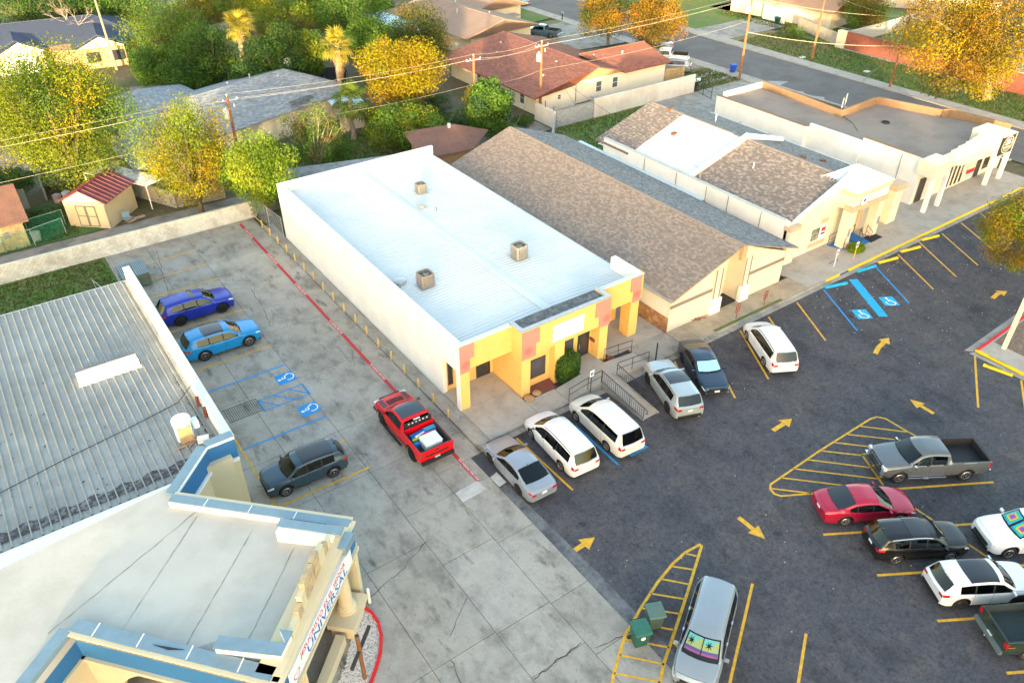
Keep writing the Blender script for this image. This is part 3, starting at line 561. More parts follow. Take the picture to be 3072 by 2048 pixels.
def roof_vent(loc, label, r):
    t = thing('roof_vent', label, 'roof vent', loc, 'round vents on the white roof'); a, b, c = loc
    MB().cyl((a, b, c), r * .6, .16, 16).build('pipe', GALV, t); MB().lathe((a, b, c + .16), [(r, 0), (r, .08), (r * .6, .14), (.001, .17)], 20).build('cap', GALV, t, 40)
roof_vent((8.0, 18.0, 4.34), 'round metal vent on the roof below the far air conditioner', .38); roof_vent((1.25, 9.3, 4.12), 'round metal vent near the left parapet', .42)
for loc, lb in (((8.6, 16.9, 4.33), 'thin grey vent pipe near the far round vent'), ((.95, 8.75, 4.12), 'thin grey vent pipe near the left round vent')):
    tag(MB().cyl(loc, .05, .3, 8).build('vent_pipe', GREYM), lb, 'pipe', 'vent pipes on the white roof')
# ---------------------------------------------------------------- the gabled shop with the brown shingle roof
gb = thing('gabled_building', 'cream gabled building with long brown shingle roof and brown band on the front', 'building', (16.1, -1.1, 0))
E0, R0 = 2.92, 5.12; xl, xr, xm, yf, yb = 16.12, 28.0, 22.45, -1.1, 26.6
w = MB(); w.box((xl, -.9, -.05), (xl + .2, yb, 2.9)); w.box((xr - .2, -.9, -.05), (xr, yb, 2.75)); w.poly3([(xl, yb - .2, -.05), (xr, yb - .2, -.05), (xr, yb - .2, 2.7), (xm, yb - .2, 5.0), (xl, yb - .2, 2.8)], .2, (0, 1, 0)); w.build('side_wall', mat('pale_stucco', (.68, .66, .6), .85, .05, 1), gb)
f = MB()
f.poly3([(xl, yf, -.05), (21.25, yf, -.05), (21.25, yf, 4.5), (xl, yf, 2.82)], .2, (0, 1, 0)); f.poly3([(23.4, yf, -.05), (xr, yf, -.05), (xr, yf, 2.75), (23.4, yf, 4.6)], .2, (0, 1, 0)); f.build('front_wall', CREAM, gb)
f = MB(); f.box((21.25, .35, -.05), (24.0, .5, 4.4)); f.box((23.4, -.9, 0), (23.5, .35, 4.5)); f.box((21.15, -.9, 0), (21.25, .35, 4.5)); f.build('recess_wall', CREAM, gb)
BAND = mat('brown_band', (.23, .19, .16), .8, .06, 2)
f = MB(); f.box((xl, yf - .03, 1.97), (20.25, yf - .004, 2.24)); f.box((24.0, yf - .03, 1.97), (xr, yf - .004, 2.24)); f.build('band', BAND, gb)
for x0, x1, flip in ((20.27, 20.95, 0), (23.3, 23.95, 1)):
    p = MB().box((x0, yf - .14, 1.3), (x1, yf - .0, 3.75)).build('front_pier', CREAM, gb); t = MB()
    for x in (x0 - .01, x1 - .11): t.box((x, yf - .155, 1.32), (x + .12, yf - .143, 3.72))
    t.build('pier_trim', BAND, p); MB().box((x0 - .15, yf - .3, -.02), (x1 + .15, yf - .0, 1.35)).build('pier_base', WHITEP, p)
    text('pier_lettering', '3512', .2, frame(((x0 + x1) / 2, yf - .305, .75), (1, 0, 0), (0, 0, 1)), GREYM, p) if False else None
d = window_y(gb, 22.1, 22.85, .05, 2.2, .35, name='door', fm=DARKF); gate_bars(gb, 22.15, 22.8, .32, .1, 2.15, n=7)
LTN = thing('wall_lantern', 'black wall lantern beside the gabled entrance', 'lantern', (22.25, .3, 3.5)); WL[LTN] = Vector((0, 0, 0))
LTN.location = (22.25, .3, 3.4); MB().box((-.05, -.0, -.1), (.05, .05, .25)).build('bracket', BLACKM, LTN); MB().lathe((0, -.14, -.1), [(.07, 0), (.13, .3), (.15, .32), (.02, .45)], 6).build('lamp_body', BLACKM, LTN); MB().lathe((0, -.14, -.06), [(.075, 0), (.125, .24)], 6).build('lamp_glass', GLASSB, LTN)
STONE = [mat('stone_%d' % i, c, .85, .2, 5) for i, c in enumerate(((.34, .19, .09), (.42, .25, .12), (.28, .15, .08)))]
MB().box((xl - .03, -1.09, -.02), (xl - .004, 2.0, 1.25)).build('stone_backing', STONE[0], gb)
r = random.Random(3); 
for i in range(11):
    for j in range(5):
        y0 = -1.08 + i * .28 + (j % 2) * .1; z0 = .01 + j * .245
        if y0 > 1.85: continue
        MB().box((xl - .05 - r.uniform(0, .03), y0 + .012, z0 + .01), (xl - .028, min(y0 + .268, 2.0), z0 + .235)).build('stone', r.choice(STONE), gb)
SH1 = shingle_mats('brown', ((.27, .215, .175), (.235, .185, .155), (.315, .255, .21), (.205, .165, .145)))
SH2 = shingle_mats('dark', ((.22, .18, .155), (.18, .15, .135), (.27, .225, .195), (.34, .29, .25)))
SHR = shingle_mats('red', ((.22, .085, .06), (.18, .07, .055), (.26, .10, .07), (.15, .06, .05)))
SHGY = shingle_mats('grey', ((.21, .205, .20), (.17, .165, .16), (.26, .255, .25), (.13, .13, .13)))
GREYROOF = mat('grey_slope_roof', (.16, .165, .165), .92, .15, 8, c2=(.11, .11, .11), sc2=3, amt2=.5, bump=.4, bsc=30)  # grey sheet and grey tabs put the shade of right slopes into colour
ya, yz = yf - .4, yb + .2
re = MB(); re.poly3([(15.85, ya, E0 - .16), (xm, ya, R0 - .03), (29.0, ya, 2.78), (29.0, ya, 2.9 - .02), (xm, ya, R0 - .005), (15.85, ya, E0 - .02)], yz - ya, (0, 1, 0)); re.build('roof', mat('fascia_tan', (.4, .3, .2), .8, .08, 2), gb)
shingles(gb, (15.85, ya, E0), (15.85, yz, E0), (xm, ya, R0), (xm, yz, R0), SH1, 250, seed=5, tw=.25, th=.15)
shingles(gb, (29.0, yz, 2.9), (29.0, ya, 2.9), (xm, yz, R0), (xm, ya, R0), SHGY, 0, seed=6, tw=.25, th=.15)
rk = MB()
for k in range(95): y0 = ya + k * .295; rk.poly3([(xm - .13, y0, R0 + .0), (xm, y0, R0 + .05), (xm + .13, y0, R0 + .0), (xm, y0, R0 + .012)], .31, (0, 1, .01))
rk.build('ridge_cap', SH1[0], gb)
gu = MB(); gu.box((15.74, ya, E0 - .14), (15.86, yz, E0 - .01)); gu.build('gutter', GALV, gb)
MB().box((xm - .06, ya + .0, 3.9), (xm + .1, ya + .3, R0 - .12)).build('ridge_beam', mat('beam_tan', (.5, .36, .2), .8), gb)
window_x(gb, 15.2, 17.0, 1.5, 2.5, xl, -1)
# downpipes on its side wall
for y in (12.4, 11.3): MB().tube([(15.95, y, 2.8), (15.98, y, 0)], .05, 6).build('downpipe', GREYM, gb)
# white fascia signs lost to weather: three small rust red posts on the walk
def rust_sign(loc, label, rx=0.0):
    RST = mat('rust_red', (.30, .07, .045), .8, .15, 5); t = thing('sign_post', label, 'sign post', loc, 'rust red sign frames in front of the gabled building'); WL[t] = Vector((0, 0, 0)); t.rotation_euler = (rx, 0, .1 if not rx else 1.2)
    MB().box((-.02, -.02, 0), (.02, .02, 1.3)).build('post', RST, t); f = MB()
    for x in (-.2, .2): f.box((x - .018, -.02, .55), (x + .018, .02, 1.22))
    f.box((-.2, -.021, 1.19), (.2, .021, 1.22)); f.box((-.2, -.021, .55), (.2, .021, .58)); f.box((-.2, -.022, .87), (.2, .022, .90)); f.build('sign_frame', RST, t); return t
rust_sign((21.38, -2.7, .12), 'upright rust red sign frame left in the grass strip, nearer the yellow shop'); rust_sign((24.35, -2.71, .12), 'upright rust red sign frame nearer the clinic'); rust_sign((19.7, -1.45, .16), 'rust red sign frame lying fallen against the cream wall', -1.5)
# ---------------------------------------------------------------- the clinic: white walls, two hipped shingle roofs and a flat white middle
cl = thing('clinic_building', 'white clinic with brown hipped roofs, flat white middle roof and pyramid entrance porch', 'building', (30.2, .5, 0))
PW = 3.75; cx0, cx1 = 30.2, 44.6
w = MB(); w.box((cx0, .6, -.05), (cx0 + .25, 22.2, PW)); w.box((cx1 - .25, .6, -.05), (cx1, 22, PW - .3)); w.box((cx0 + .25, 21.9, -.05), (cx1 - .25, 22.15, 3.0)); w.build('side_wall', WHITE, cl); MB().box((cx0 - .03, .9, PW), (cx0 + .28, 22.25, PW + .05)).build('coping', mat('coping_grey', (.5, .5, .48), .8), cl)
RXc, RZc = 37.3, 5.5; ex0, ex1 = cx0 + .25, 44.7
fw_ = MB(); fw_.poly3([(cx0, .6, -.05), (cx1, .6, -.05), (cx1, .6, 3.5), (RXc + .3, .6, 5.95), (RXc - .3, .6, 5.95), (31.0, .6, 3.45), (cx0, .6, 3.4)], .25, (0, 1, 0)); fw_.build('front_wall', CREAM, cl)
rk_ = MB(); rk_.poly3([(31.0, .55, 3.45), (RXc, .55, 5.95), (RXc, .55, 6.02), (31.0, .55, 3.52)], .35, (0, 1, 0)); rk_.build('coping', WHITEP, cl)
MB().box((cx0 + .1, 22.2, 2.9), (cx1, 23.0, 3.0)).build('rear_edge', WHITEP, cl)
MB().box((32.3 - 2.1, .25, -.02), (31.2, .6, 3.05)).build('corner_pier', CREAM, cl); TAN = mat('tan_cap', (.55, .40, .28), .85, .06, 2); MB().box((30.1, .15, 3.05), (31.35, .85, 3.4)).build('pier_cap', TAN, cl)
EZ = 3.35
hip_sheet(cl, [(ex0, .85, EZ), (RXc, .85, RZc), (RXc, 11.2, RZc), (ex0, 11.2, EZ)], SH2[0]); hip_sheet(cl, [(ex1, .85, EZ), (ex1, 23.2, EZ), (RXc, 23.6, RZc), (RXc, .85, RZc)], GREYROOF)
shingles(cl, (ex0, .85, EZ + .02), (ex0, 11.2, EZ + .02), (RXc, .85, RZc + .02), (RXc, 11.2, RZc + .02), SH2, 50, seed=8, tw=.26, th=.16); shingles(cl, (ex1, 23.2, EZ + .02), (ex1, .85, EZ + .02), (RXc, 23.2, RZc + .02), (RXc, .85, RZc + .02), SHGY, 0, seed=9, tw=.26, th=.16)
MB().box((RXc - .13, .85, RZc + .01), (RXc + .13, 23.2, RZc + .05)).build('ridge_cap', SH2[2], cl)
MB().poly3([(ex0, 11.2, EZ), (RXc, 11.2, RZc), (RXc, 11.2, RZc + .5), (ex0, 11.2, EZ + .35)], .28, (0, 1, 0)).build('roof_upstand', WHITEP, cl)
MB().poly3([(RXc, 11.2, RZc), (42.6, 11.2, EZ + .8), (42.6, 11.2, EZ + 1.15), (RXc, 11.2, RZc + .5)], .28, (0, 1, 0)).build('roof_upstand', WHITEP, cl)
WR = mat('white_membrane', (.66, .68, .69), .55, .03, .8)
MB().poly3([(ex0, 11.48, EZ + .02), (RXc, 11.48, RZc + .02), (RXc, 19.0, RZc + .02), (ex0, 18.7, EZ + .02)], .1, (0, 0, -1)).build('membrane_roof', WR, cl)
hip_sheet(cl, [(cx0 - .1, 18.72, EZ - .02), (RXc, 19.02, RZc), (RXc, 23.6, RZc), (cx0 - .1, 23.3, EZ - .02)], SH2[0]); shingles(cl, (cx0 - .1, 18.72, EZ + .02), (cx0 - .1, 23.2, EZ + .02), (RXc, 19.02, RZc + .03), (RXc, 23.5, RZc + .03), SH2, 0, seed=10, tw=.26, th=.16)
MB().poly3([(cx0, 22.9, 2.9), (cx1, 22.9, 2.9), (RXc, 22.9, RZc - .1)], .1, (0, 1, 0)).build('rear_gable', WHITE, cl)
MB().box((37.0, 20.6, 5.0), (37.6, 21.0, 5.62)).build('vent_box', mat('rust_brown', (.2, .08, .04), .7), cl); MB().box((34.3, 17.2, EZ + 1.2), (34.8, 17.6, EZ + 1.45)).build('roof_vent', MATS['rust_brown'], cl)
for loc in ((38.6, 6.2, 5.2), (40.4, 5.4, 4.7)): tag(MB().box((loc[0] - .2, loc[1] - .2, loc[2] - .3), (loc[0] + .2, loc[1] + .2, loc[2] + .12)).build('roof_vent', mat('rust_brown', (.2, .08, .04), .7), cl))
for loc in ((39.6, 17.0, 5.0), (34.4, 7.9, 4.5)): MB().cyl((loc[0], loc[1], loc[2] - .4), .05, 1.0, 8).build('vent_pipe', WHITEP, cl)
for y in (3.2, 6.6, 9.0, 12.5, 16.5): MB().tube([(cx0 - .05, y, PW - .1), (cx0 - .06, y, .3)], .035, 6).build('conduit', GREYM, cl)
MB().tube([(cx0 + .1, 10.0, PW), (cx0 + .1, 10.0, PW + 1.1)], .05, 8).build('service_mast', GREYM, cl); gate_bars(cl, 30.0, 30.02, 9.6, .4, 2.4, n=1)
# entrance porch
px0, px1, py0 = 36.3, 40.9, -.75
for x0 in (px0, px1 - .75): MB().box((x0, py0, -.02), (x0 + .75, py0 + .75, 3.45)).build('porch_pillar', CREAM, cl)
MB().box((px0, py0, 3.45), (px1, .6, 5.05)).build('porch_head', CREAM, cl); MB().box((px0 - .14, py0 - .14, 3.42), (px1 + .03, py0 + .7, 3.85)).build('porch_band', TAN, cl); MB().box((px0 - .1, py0 - .12, 4.68), (px1 + .1, .6, 5.08)).build('porch_band', TAN, cl)
MET = mat('pale_standing_seam', (.70, .69, .70), .5, .04, 2, metal=.1); q = [(px0 - .15, py0 - .18, 5.09), (px1 + .15, py0 - .18, 5.09), (px1 + .15, 2.9, 5.09), (px0 - .15, 2.9, 5.09)]; ap = ((px0 + px1) / 2, 1.1, 6.25)
MB().add([*q, ap], [(0, 1, 4), (1, 2, 4), (2, 3, 4), (3, 0, 4), (3, 2, 1, 0)]).build('porch_roof', MET, cl)
sm = MB()
for k in range(1, 12):
    t = k / 12; a = Vector(q[0]).lerp(Vector(q[1]), t); e = Vector(ap); f_ = 1 - abs(2 * t - 1); m_ = Vector((a.x, a.y + (e.y - a.y) * f_, a.z + (e.z - a.z) * f_)); sm.tube([a + Vector((0, 0, .02)), m_ + Vector((0, 0, .02))], .025, 4)
    a = Vector(q[3]).lerp(Vector(q[0]), t); m_ = Vector((a.x + (e.x - a.x) * f_, a.y, a.z + (e.z - a.z) * f_)); sm.tube([a + Vector((0, 0, .02)), m_ + Vector((0, 0, .02))], .025, 4)
for a in q: sm.tube([Vector(a) + Vector((0, 0, .02)), Vector(ap) + Vector((0, 0, .02))], .04, 4)
sm.build('seam', MET, cl)
s = MB().box((38.0, py0 - .19, 3.98), (40.55, py0 - .13, 4.62)).build('name_sign', mat('sign_white', (.85, .85, .85), .4, 0), cl); NAVY = mat('navy_ink', (.03, .04, .16), .6, 0)
text('sign_lettering', 'Ramon De La Torre, M.D.', .30, frame((39.28, py0 - .195, 4.2), (1, 0, 0), (0, 0, 1)), NAVY, s, .003, .68); text('sign_lettering', 'LA TORRE MEDICAL CENTER', .13, frame((39.35, py0 - .195, 4.46), (1, 0, 0), (0, 0, 1)), GREYM, s, .003, .95)
s = MB().box((37.05, py0 - .19, 3.9), (37.8, py0 - .13, 4.6)).build('emblem_sign', MATS['sign_white'], cl); MB().poly3([(37.27, py0 - .195, 4.4), (37.57, py0 - .195, 4.4), (37.57, py0 - .195, 4.2), (37.42, py0 - .195, 4.05), (37.27, py0 - .195, 4.2)], .004, (0, -1, 0)).build('emblem', NAVY, s)
for x in (px0 + .25, px1 - .35): MB().box((x, py0 - .02, 1.15), (x + .3, py0 - .004, 1.85)).build('wall_plate', GREYM, cl)
d = window_y(cl, 37.4, 38.4, .15, 2.4, .56, name='door', fm=mat('brown_frame', (.16, .08, .04), .6), gm=GLASS, w=.09); MB().box((39.7, .5, .2), (40.3, .55, 2.8)).build('wall_niche', mat('niche_tan', (.5, .42, .32), .85), cl)
window_y(cl, 33.55, 34.7, .95, 2.15, .6, fm=WHITEP, gm=mat('poster_scene', (.12, .15, .10), .3, .6, 3, c2=(.3, .32, .3), sc2=4, amt2=.8)); po = MB().box((34.75, .57, .85), (35.5, .598, 2.15)).build('notice_board', MATS['sign_white'], cl)
MB().box((34.85, .565, 1.6), (35.4, .569, 1.95)).build('notice_print', PRED, po); MB().box((34.85, .565, 1.3), (35.4, .569, 1.48)).build('notice_print', NAVY, po)
for x0, x1, z0, z1 in ((34.6, 35.5, 2.35, 2.75), (33.5, 34.45, .45, .8), (34.55, 35.55, .45, .8)): MB().box((x0, .56, z0), (x1, .598, z1)).build('inset_panel', TAN, cl)
MB().box((43.3, -.2, -.02), (44.5, .58, 3.2)).build('corner_pier', CREAM, cl); MB().box((43.15, -.35, 3.2), (44.65, .6, 3.7)).build('pier_cap', TAN, cl)
for a in ((36.45, .3, 2.2), ): MB().box((36.5, -.2, 2.7), (36.9, -.05, 2.84)).build('flood_light', GREYM, cl)
# rails and ramps at the clinic
def rail(name_label, loc, posts, h=.95, mid=True, bal=False, z0=None, curl=False):
    t = thing('handrail', name_label, 'handrail', (posts[0][0], posts[0][1], 0), 'black handrails'); P = [Vector((p[0], p[1], p[2])) for p in posts]
    for p_ in P: MB().tube([p_, p_ + Vector((0, 0, h))], .022, 6).build('post', BLACKM, t)
    pts = [p_ + Vector((0, 0, h)) for p_ in P]
    if curl: e = pts[-1]; d_ = (pts[-1] - pts[-2]).normalized(); pts += [e + d_ * .25 + Vector((0, 0, -.05)), e + d_ * .3 + Vector((0, 0, -.25)), e + d_ * .1 + Vector((0, 0, -.32))]
    MB().tube(pts, .024, 6).build('top_rail', BLACKM, t)
    if mid: MB().tube([p_ + Vector((0, 0, h * (.5 if not bal else .12))) for p_ in P], .018, 6).build('lower_rail', BLACKM, t)
    if bal:
        for i in range(len(P) - 1):
            n = max(2, int((P[i + 1] - P[i]).length / .16))
            for k in range(1, n): q_ = P[i].lerp(P[i + 1], k / n); MB().box((q_.x - .008, q_.y - .008, q_.z + h * .12), (q_.x + .008, q_.y + .008, q_.z + h)).build('baluster', BLACKM, t)
    return t
rail('black handrail left of the blue clinic ramp beside the wall', 0, [(35.85, .3, .13), (37.2, .35, .13)]); rail('short black handrail between the blue clinic ramp and the porch pillar', 0, [(36.3, -.85, .13), (37.3, -.5, .13)]); rail('black handrail behind the porch inside the clinic entrance', 0, [(38.3, .2, .13), (39.2, .25, .13)])
rail('black handrail on the left of the clinic steps', 0, [(38.0, -1.3, .13), (38.9, -.5, .13)]); rail('black handrail on the right of the clinic steps beside the black mat', 0, [(39.3, -1.3, .13), (40.0, -.4, .13)])
struct(MB().prism([(35.85, .25), (36.3, -.85), (37.4, -.55), (37.2, .3)], .12, [.17, .15, .15, .3]).build('clinic_ramp', PBLUED)); struct(MB().prism([(38.0, -1.35), (39.3, -1.35), (39.3, .4), (38.0, .4)], .12, [.14, .14, .3, .3]).build('clinic_step', PBLUED))
mt = MB(); r = random.Random(5)
for k in range(260): u, v = r.random(), r.random(); c_ = Vector((39.3, -1.45)).lerp(Vector((40.9, -1.4)), u) + Vector((0.0, .85)) * v; mt.obox((c_.x, c_.y, .145), (.12, .07, .03), r.uniform(0, 3), r.uniform(-.2, .2))
mt.box((39.3, -1.45, .131), (40.95, -.6, .14)); tag(mt.build('door_mat', mat('black_rubber', (.03, .032, .035), .9, .4, 20)), 'black shredded rubber mat on the walk beside the clinic steps', 'mat')
def acc_sign(loc, label, h, postm):
    t = thing('accessible_parking_sign', label, 'parking sign', loc, 'accessible parking signs'); x, y, z = loc
    MB().tube([(x, y, z), (x, y, z + h)], .03, 6).build('post', postm, t); b = MB().box((x - .16, y - .035, z + h - .48), (x + .16, y - .03, z + h)).build('sign_plate', MATS['sign_white'], t)
    MB().box((x - .11, y - .042, z + h - .38), (x + .11, y - .037, z + h - .16)).build('symbol_panel', PBLUED, b)
    m = MB(); m.cyl((x - .01, y - .045, z + h - .22), .02, .004, 8); m.tube([(x - .02, y - .046, z + h - .24), (x - .02, y - .046, z + h - .3), (x + .04, y - .046, z + h - .3), (x + .06, y - .046, z + h - .35)], .009, 4); m.build('symbol', PWHT, b)
acc_sign((33.32, -2.16, .13), 'white accessible parking sign on pale post beside the blue kerb ramp', 1.55, WHITEP); acc_sign((35.65, -2.31, .13), 'white accessible parking sign on yellow post by the round green shrub', 1.55, PYELB); acc_sign((7.47, -3.18, .2), 'white accessible parking sign on black post at the yellow shop railing', 1.75, BLACKM)
# ---------------------------------------------------------------- the flat roofed corner building
fb = thing('corner_building', 'long white flat roofed corner building with brown gravel roof and stepped front', 'building', (48.4, .8, 0))
FRX = 48.5; GR = mat('brown_gravel_roof', (.27, .225, .19), .95, .12, 10, c2=(.20, .165, .145), sc2=.3, amt2=.7, bump=.5, bsc=40); TANP = mat('parapet_tan', (.25, .16, .095), .9, .08, 2)
roofz = 3.75
w = MB(); w.box((48.45, .85, -.05), (48.75, 6.85, 4.55)); w.box((48.3, 6.85, -.05), (48.55, 12.6, 4.25)); w.box((47.6, 12.6, 1.5), (47.85, 24, 4.1)); w.box((48.3, 12.6, -.05), (48.55, 24, 2.1)); w.box((47.85, 12.6, 1.5), (48.3, 12.75, 3.9)); w.box((48.55, 23.7, -.05), (54.6, 24, 4.3)); w.build('side_wall', WHITE, fb)
MB().poly3([(48.5, 1.0, roofz), (63.5, 1.0, roofz), (62.2, 7.0, roofz), (60.2, 13.2, roofz), (53.6, 13.2, roofz), (54.3, 23.8, roofz), (47.8, 23.8, roofz), (47.8, 12.7, roofz), (48.4, 12.6, roofz)], .2, (0, 0, -1)).build('roof', GR, fb)
def par(p, q, z0, z1, t=.22, m=TANP): return MB().wall(p, q, z0, z1, t).build('parapet', m, fb)
par((54.6, 23.9), (53.5, 12.9), roofz - .3, 4.45); par((60.2, 13.3), (53.5, 12.9), roofz - .3, 4.5); par((62.0, 7.1), (60.2, 13.3), roofz - .3, 4.5); par((62.9, 6.9), (62.0, 7.1), roofz - .3, 4.5); par((63.6, .9), (62.9, 6.9), roofz - .3, 4.5)
w = MB(); w.wall((53.72, 12.9), (54.82, 23.9), -.05, 3.5, .2); w.wall((60.2, 13.5), (53.7, 13.1), -.05, 3.5, .1); w.wall((63.8, .9), (60.4, 13.3), -.05, 3.5, .2); w.build('street_wall', WHITE, fb)
MB().box((47.55, 12.55, 4.1), (47.9, 24.05, 4.14)).build('coping', TANP, fb); MB().box((48.42, .82, 4.55), (48.78, 6.9, 4.6)).build('coping', TANP, fb)
# front
w = MB(); w.box((48.75, .85, -.05), (63.6, 1.05, 3.1)); w.build('front_wall', CREAM, fb)
w = MB(); w.box((47.75, -.85, 3.3), (50.3, .85, 4.6)); w.build('front_canopy', CREAM, fb)
st = MB(); st.box((50.3, .75, 3.05), (52.3, 1.0, 3.95))
for x0, x1, z1 in ((52.3, 53.3, 3.95), (53.3, 54.4, 4.12), (54.4, 55.6, 4.28), (55.6, 56.8, 4.42), (56.8, 57.5, 4.56), (57.5, 58.2, 4.7)): st.box((x0, .45, 3.05), (x1, 1.0, z1))
st.build('stepped_parapet', CREAM, fb); MB().poly3([(52.3, .45, 3.05), (58.2, .45, 3.05), (58.2, -.55, 3.0), (53.6, -.2, 3.0)], .12, (0, 0, 1)).build('front_soffit', CREAM, fb)
MB().box((58.15, -.85, 3.05), (60.7, 1.9, 4.9)).build('corner_tower', CREAM, fb)
for x, y in ((48.05, -.7), (50.3, -.65), (58.3, -.72), (60.85, -.72)): MB().box((x - .17, y - .17, .1), (x + .17, y + .17, 3.3)).build('column', WHITEP, fb)
for k in range(5): x = 53.4 + k * .72; f_ = window_y(fb, x, x + .36, .3, 2.35, .85, fm=mat('brown_frame', (.16, .08, .04), .6), w=.05)
for x0, x1, nm in ((49.0, 50.1, 'door'), (51.2, 51.7, 'window'), (58.9, 59.9, 'door'), (60.3, 61.4, 'window')): window_y(fb, x0, x1, .12 if nm == 'door' else .6, 2.5, .85, name=nm, fm=MATS['brown_frame'], w=.07, bars=(2 if nm == 'door' else 1, 1))
po = MB().box((57.25, .80, .25), (58.85, .848, 2.2)).build('shop_poster', mat('poster_pale', (.62, .62, .5), .5, .3, 3, c2=(.3, .45, .4), sc2=2, amt2=.6), fb)
MB().box((57.3, .79, .85), (58.8, .797, 1.25)).build('poster_stripe', PREDB, po); MB().box((57.3, .79, .3), (58.8, .797, .75)).build('poster_stripe', mat('pale_cyan', (.35, .6, .65), .5, .1), po); text('poster_lettering', 'TACOS', .34, frame((57.95, .786, 2.2), (1, 0, 0), (0, 0, 1)), NAVY, po) if False else None
po = MB().box((57.0 - .5, .80, 1.2), (57.0, .848, 2.3)).build('shop_poster', mat('poster_lilac', (.5, .48, .55), .5, .5, 6), fb)
# round emblem on the end sign
sx, sy = 61.2, -.95
s = MB().box((58.25, sy - .06, 3.05), (60.6, sy + .06, 4.85)).build('end_sign', mat('sign_black', (.03, .028, .025), .5, .1), fb)
e = MB()
for rr, wd in ((.78, .05), (.58, .035)):
    n = 32; vs = []
    for i in range(n):
        a = 2 * math.pi * i / n
        for q_ in (rr - wd / 2, rr + wd / 2): vs.append((59.42 + q_ * 1.2 * math.cos(a), sy - .066, 3.95 + q_ * math.sin(a)))
    e.add(vs, [(2 * i, 2 * i + 1, (2 * i + 3) % (2 * n), (2 * i + 2) % (2 * n)) for i in range(n)])
e.build('sign_ring', WHITEP, s); MB().poly3([(58.95, sy - .064, 3.98), (59.25, sy - .064, 4.4), (59.6, sy - .064, 4.38), (59.9, sy - .064, 4.03), (59.7, sy - .064, 3.95), (59.15, sy - .064, 3.9)], .004, (0, -1, 0)).build('emblem', mat('pale_grey_print', (.5, .55, .58), .5), s)
MB().box((58.9, sy - .07, 3.58), (59.95, sy - .064, 3.8)).build('emblem_band', mat('tan_print', (.5, .38, .22), .5), s)
fr = MB()
for a, b in (((58.2, 3.0), (60.65, 3.05)), ((58.2, 4.85), (60.65, 4.9)), ((60.6, 3.05), (60.65, 4.85))): fr.box((a[0], sy - .08, a[1]), (b[0], sy + .08, b[1]))
fr.build('sign_edge', CREAM, s)
for loc in ((55.6, 13.9, 0), (54.1, 13.25, 0)):
    m = MB(); x, y, _ = loc; m.tube([(x, y, 3.4), (x, y, 5.3)], .06, 8); m.tube([(x, y, 5.3), (x + .35, y + .2, 5.35)], .06, 6); m.build('service_mast', GALV, fb)
MB().lathe((55.8, 9.2, roofz), [(.4, .0), (.4, .12), (.32, .12), (.32, .02)], 18).build('roof_drain', BLACKM, fb)
MB().tube([(54.0, 13.0, roofz + .03), (53.0, 11.0, roofz + .03), (51.5, 9.4, roofz + .03)], .025, 5).build('roof_cable', BLACKM, fb)
for y in (16.4, 20.3): MB().box((47.35, y - .15, 2.0), (47.58, y + .15, 2.25)).build('flood_light', GREYM, fb)
for y in (2.8, 7.6): MB().tube([(48.4 - .02, y, 4.3), (48.4 - .02, y, .2)], .03, 6).build('conduit', GREYM, fb)
MB().box((48.27, 10.2, 1.3), (48.31, 11.4, 2.0)).build('blocked_window', WHITEP, fb)

# ---------------------------------------------------------------- the church with metal roof and diamond shaped porch
ch = thing('church_building', 'church with ribbed metal roof, blue parapet and cream flat roofed corner porch with a sign', 'building', (-13.05, 0, 0))
BLUEW = mat('blue_stucco', (.035, .16, .36), .85, .12, 30, bump=.3, bsc=40); CRM = mat('church_cream', (.66, .57, .38), .85, .06, 1.2, c2=(.5, .42, .3), sc2=.6, amt2=.4, bump=.15, bsc=14)
MTL = mat('weathered_metal_roof', (.31, .315, .30), .6, .10, 1.2, metal=.1, c2=(.22, .22, .205), sc2=.35, amt2=.5, objvar=.04); COPE = mat('blue_grey_coping', (.20, .29, .35), .5, .08, 2, metal=.2)
MEM = mat('cream_membrane', (.50, .48, .43), .85, .05, .5, spec=.15, c2=(.40, .385, .34), sc2=.3, amt2=.6, bump=.2, bsc=6); MEMW = mat('white_flashing', (.80, .80, .78), .7, .03, 1)
RZ = 4.0
x = -13.45; pit = .405; k = 0
while x > -33:
    m = MB(); x0 = x - pit; y0, y1 = -.38 - (0 if k < 2 else 0), 20.3
    prof = [(x, 0), (x - pit * .36, 0), (x - pit * .42, .008), (x - pit * .58, .008), (x - pit * .64, 0), (x0 + .10, 0), (x0 + .065, .085), (x0 + .025, .085), (x0, .0)]
    ya = .1 if x > -14.5 else (.1 - (-14.5 - x) * .9 if x > -15.05 else -.38)
    vs = [(px_, ya, RZ + .01 + h) for px_, h in prof] + [(px_, y1, RZ + h) for px_, h in prof]; n = len(prof)
    m.add(vs, [(i, i + 1, n + i + 1, n + i) for i in range(n - 1)]); m.build('roof_panel', MTL, ch); x -= pit; k += 1
MB().box((-33, -.3, -.05), (-13.4, 20.25, 3.95)).build('side_wall', CRM, ch)
p = MB(); p.box((-13.42, .28, RZ - .3), (-13.05, 20.35, 4.93)); p.build('parapet', MEMW, ch); MB().box((-13.46, .0, 4.93), (-13.0, 20.4, 4.98)).build('coping', mat('pale_metal_coping', (.6, .64, .64), .5, .06, 2, metal=.2), ch)
MB().box((-13.62, .3, RZ), (-13.42, 20.3, RZ + .1)).build('flashing', MTL, ch); MB().box((-33, 20.3, RZ - .25), (-13.46, 20.42, RZ + .04)).build('gutter', GALV, ch)
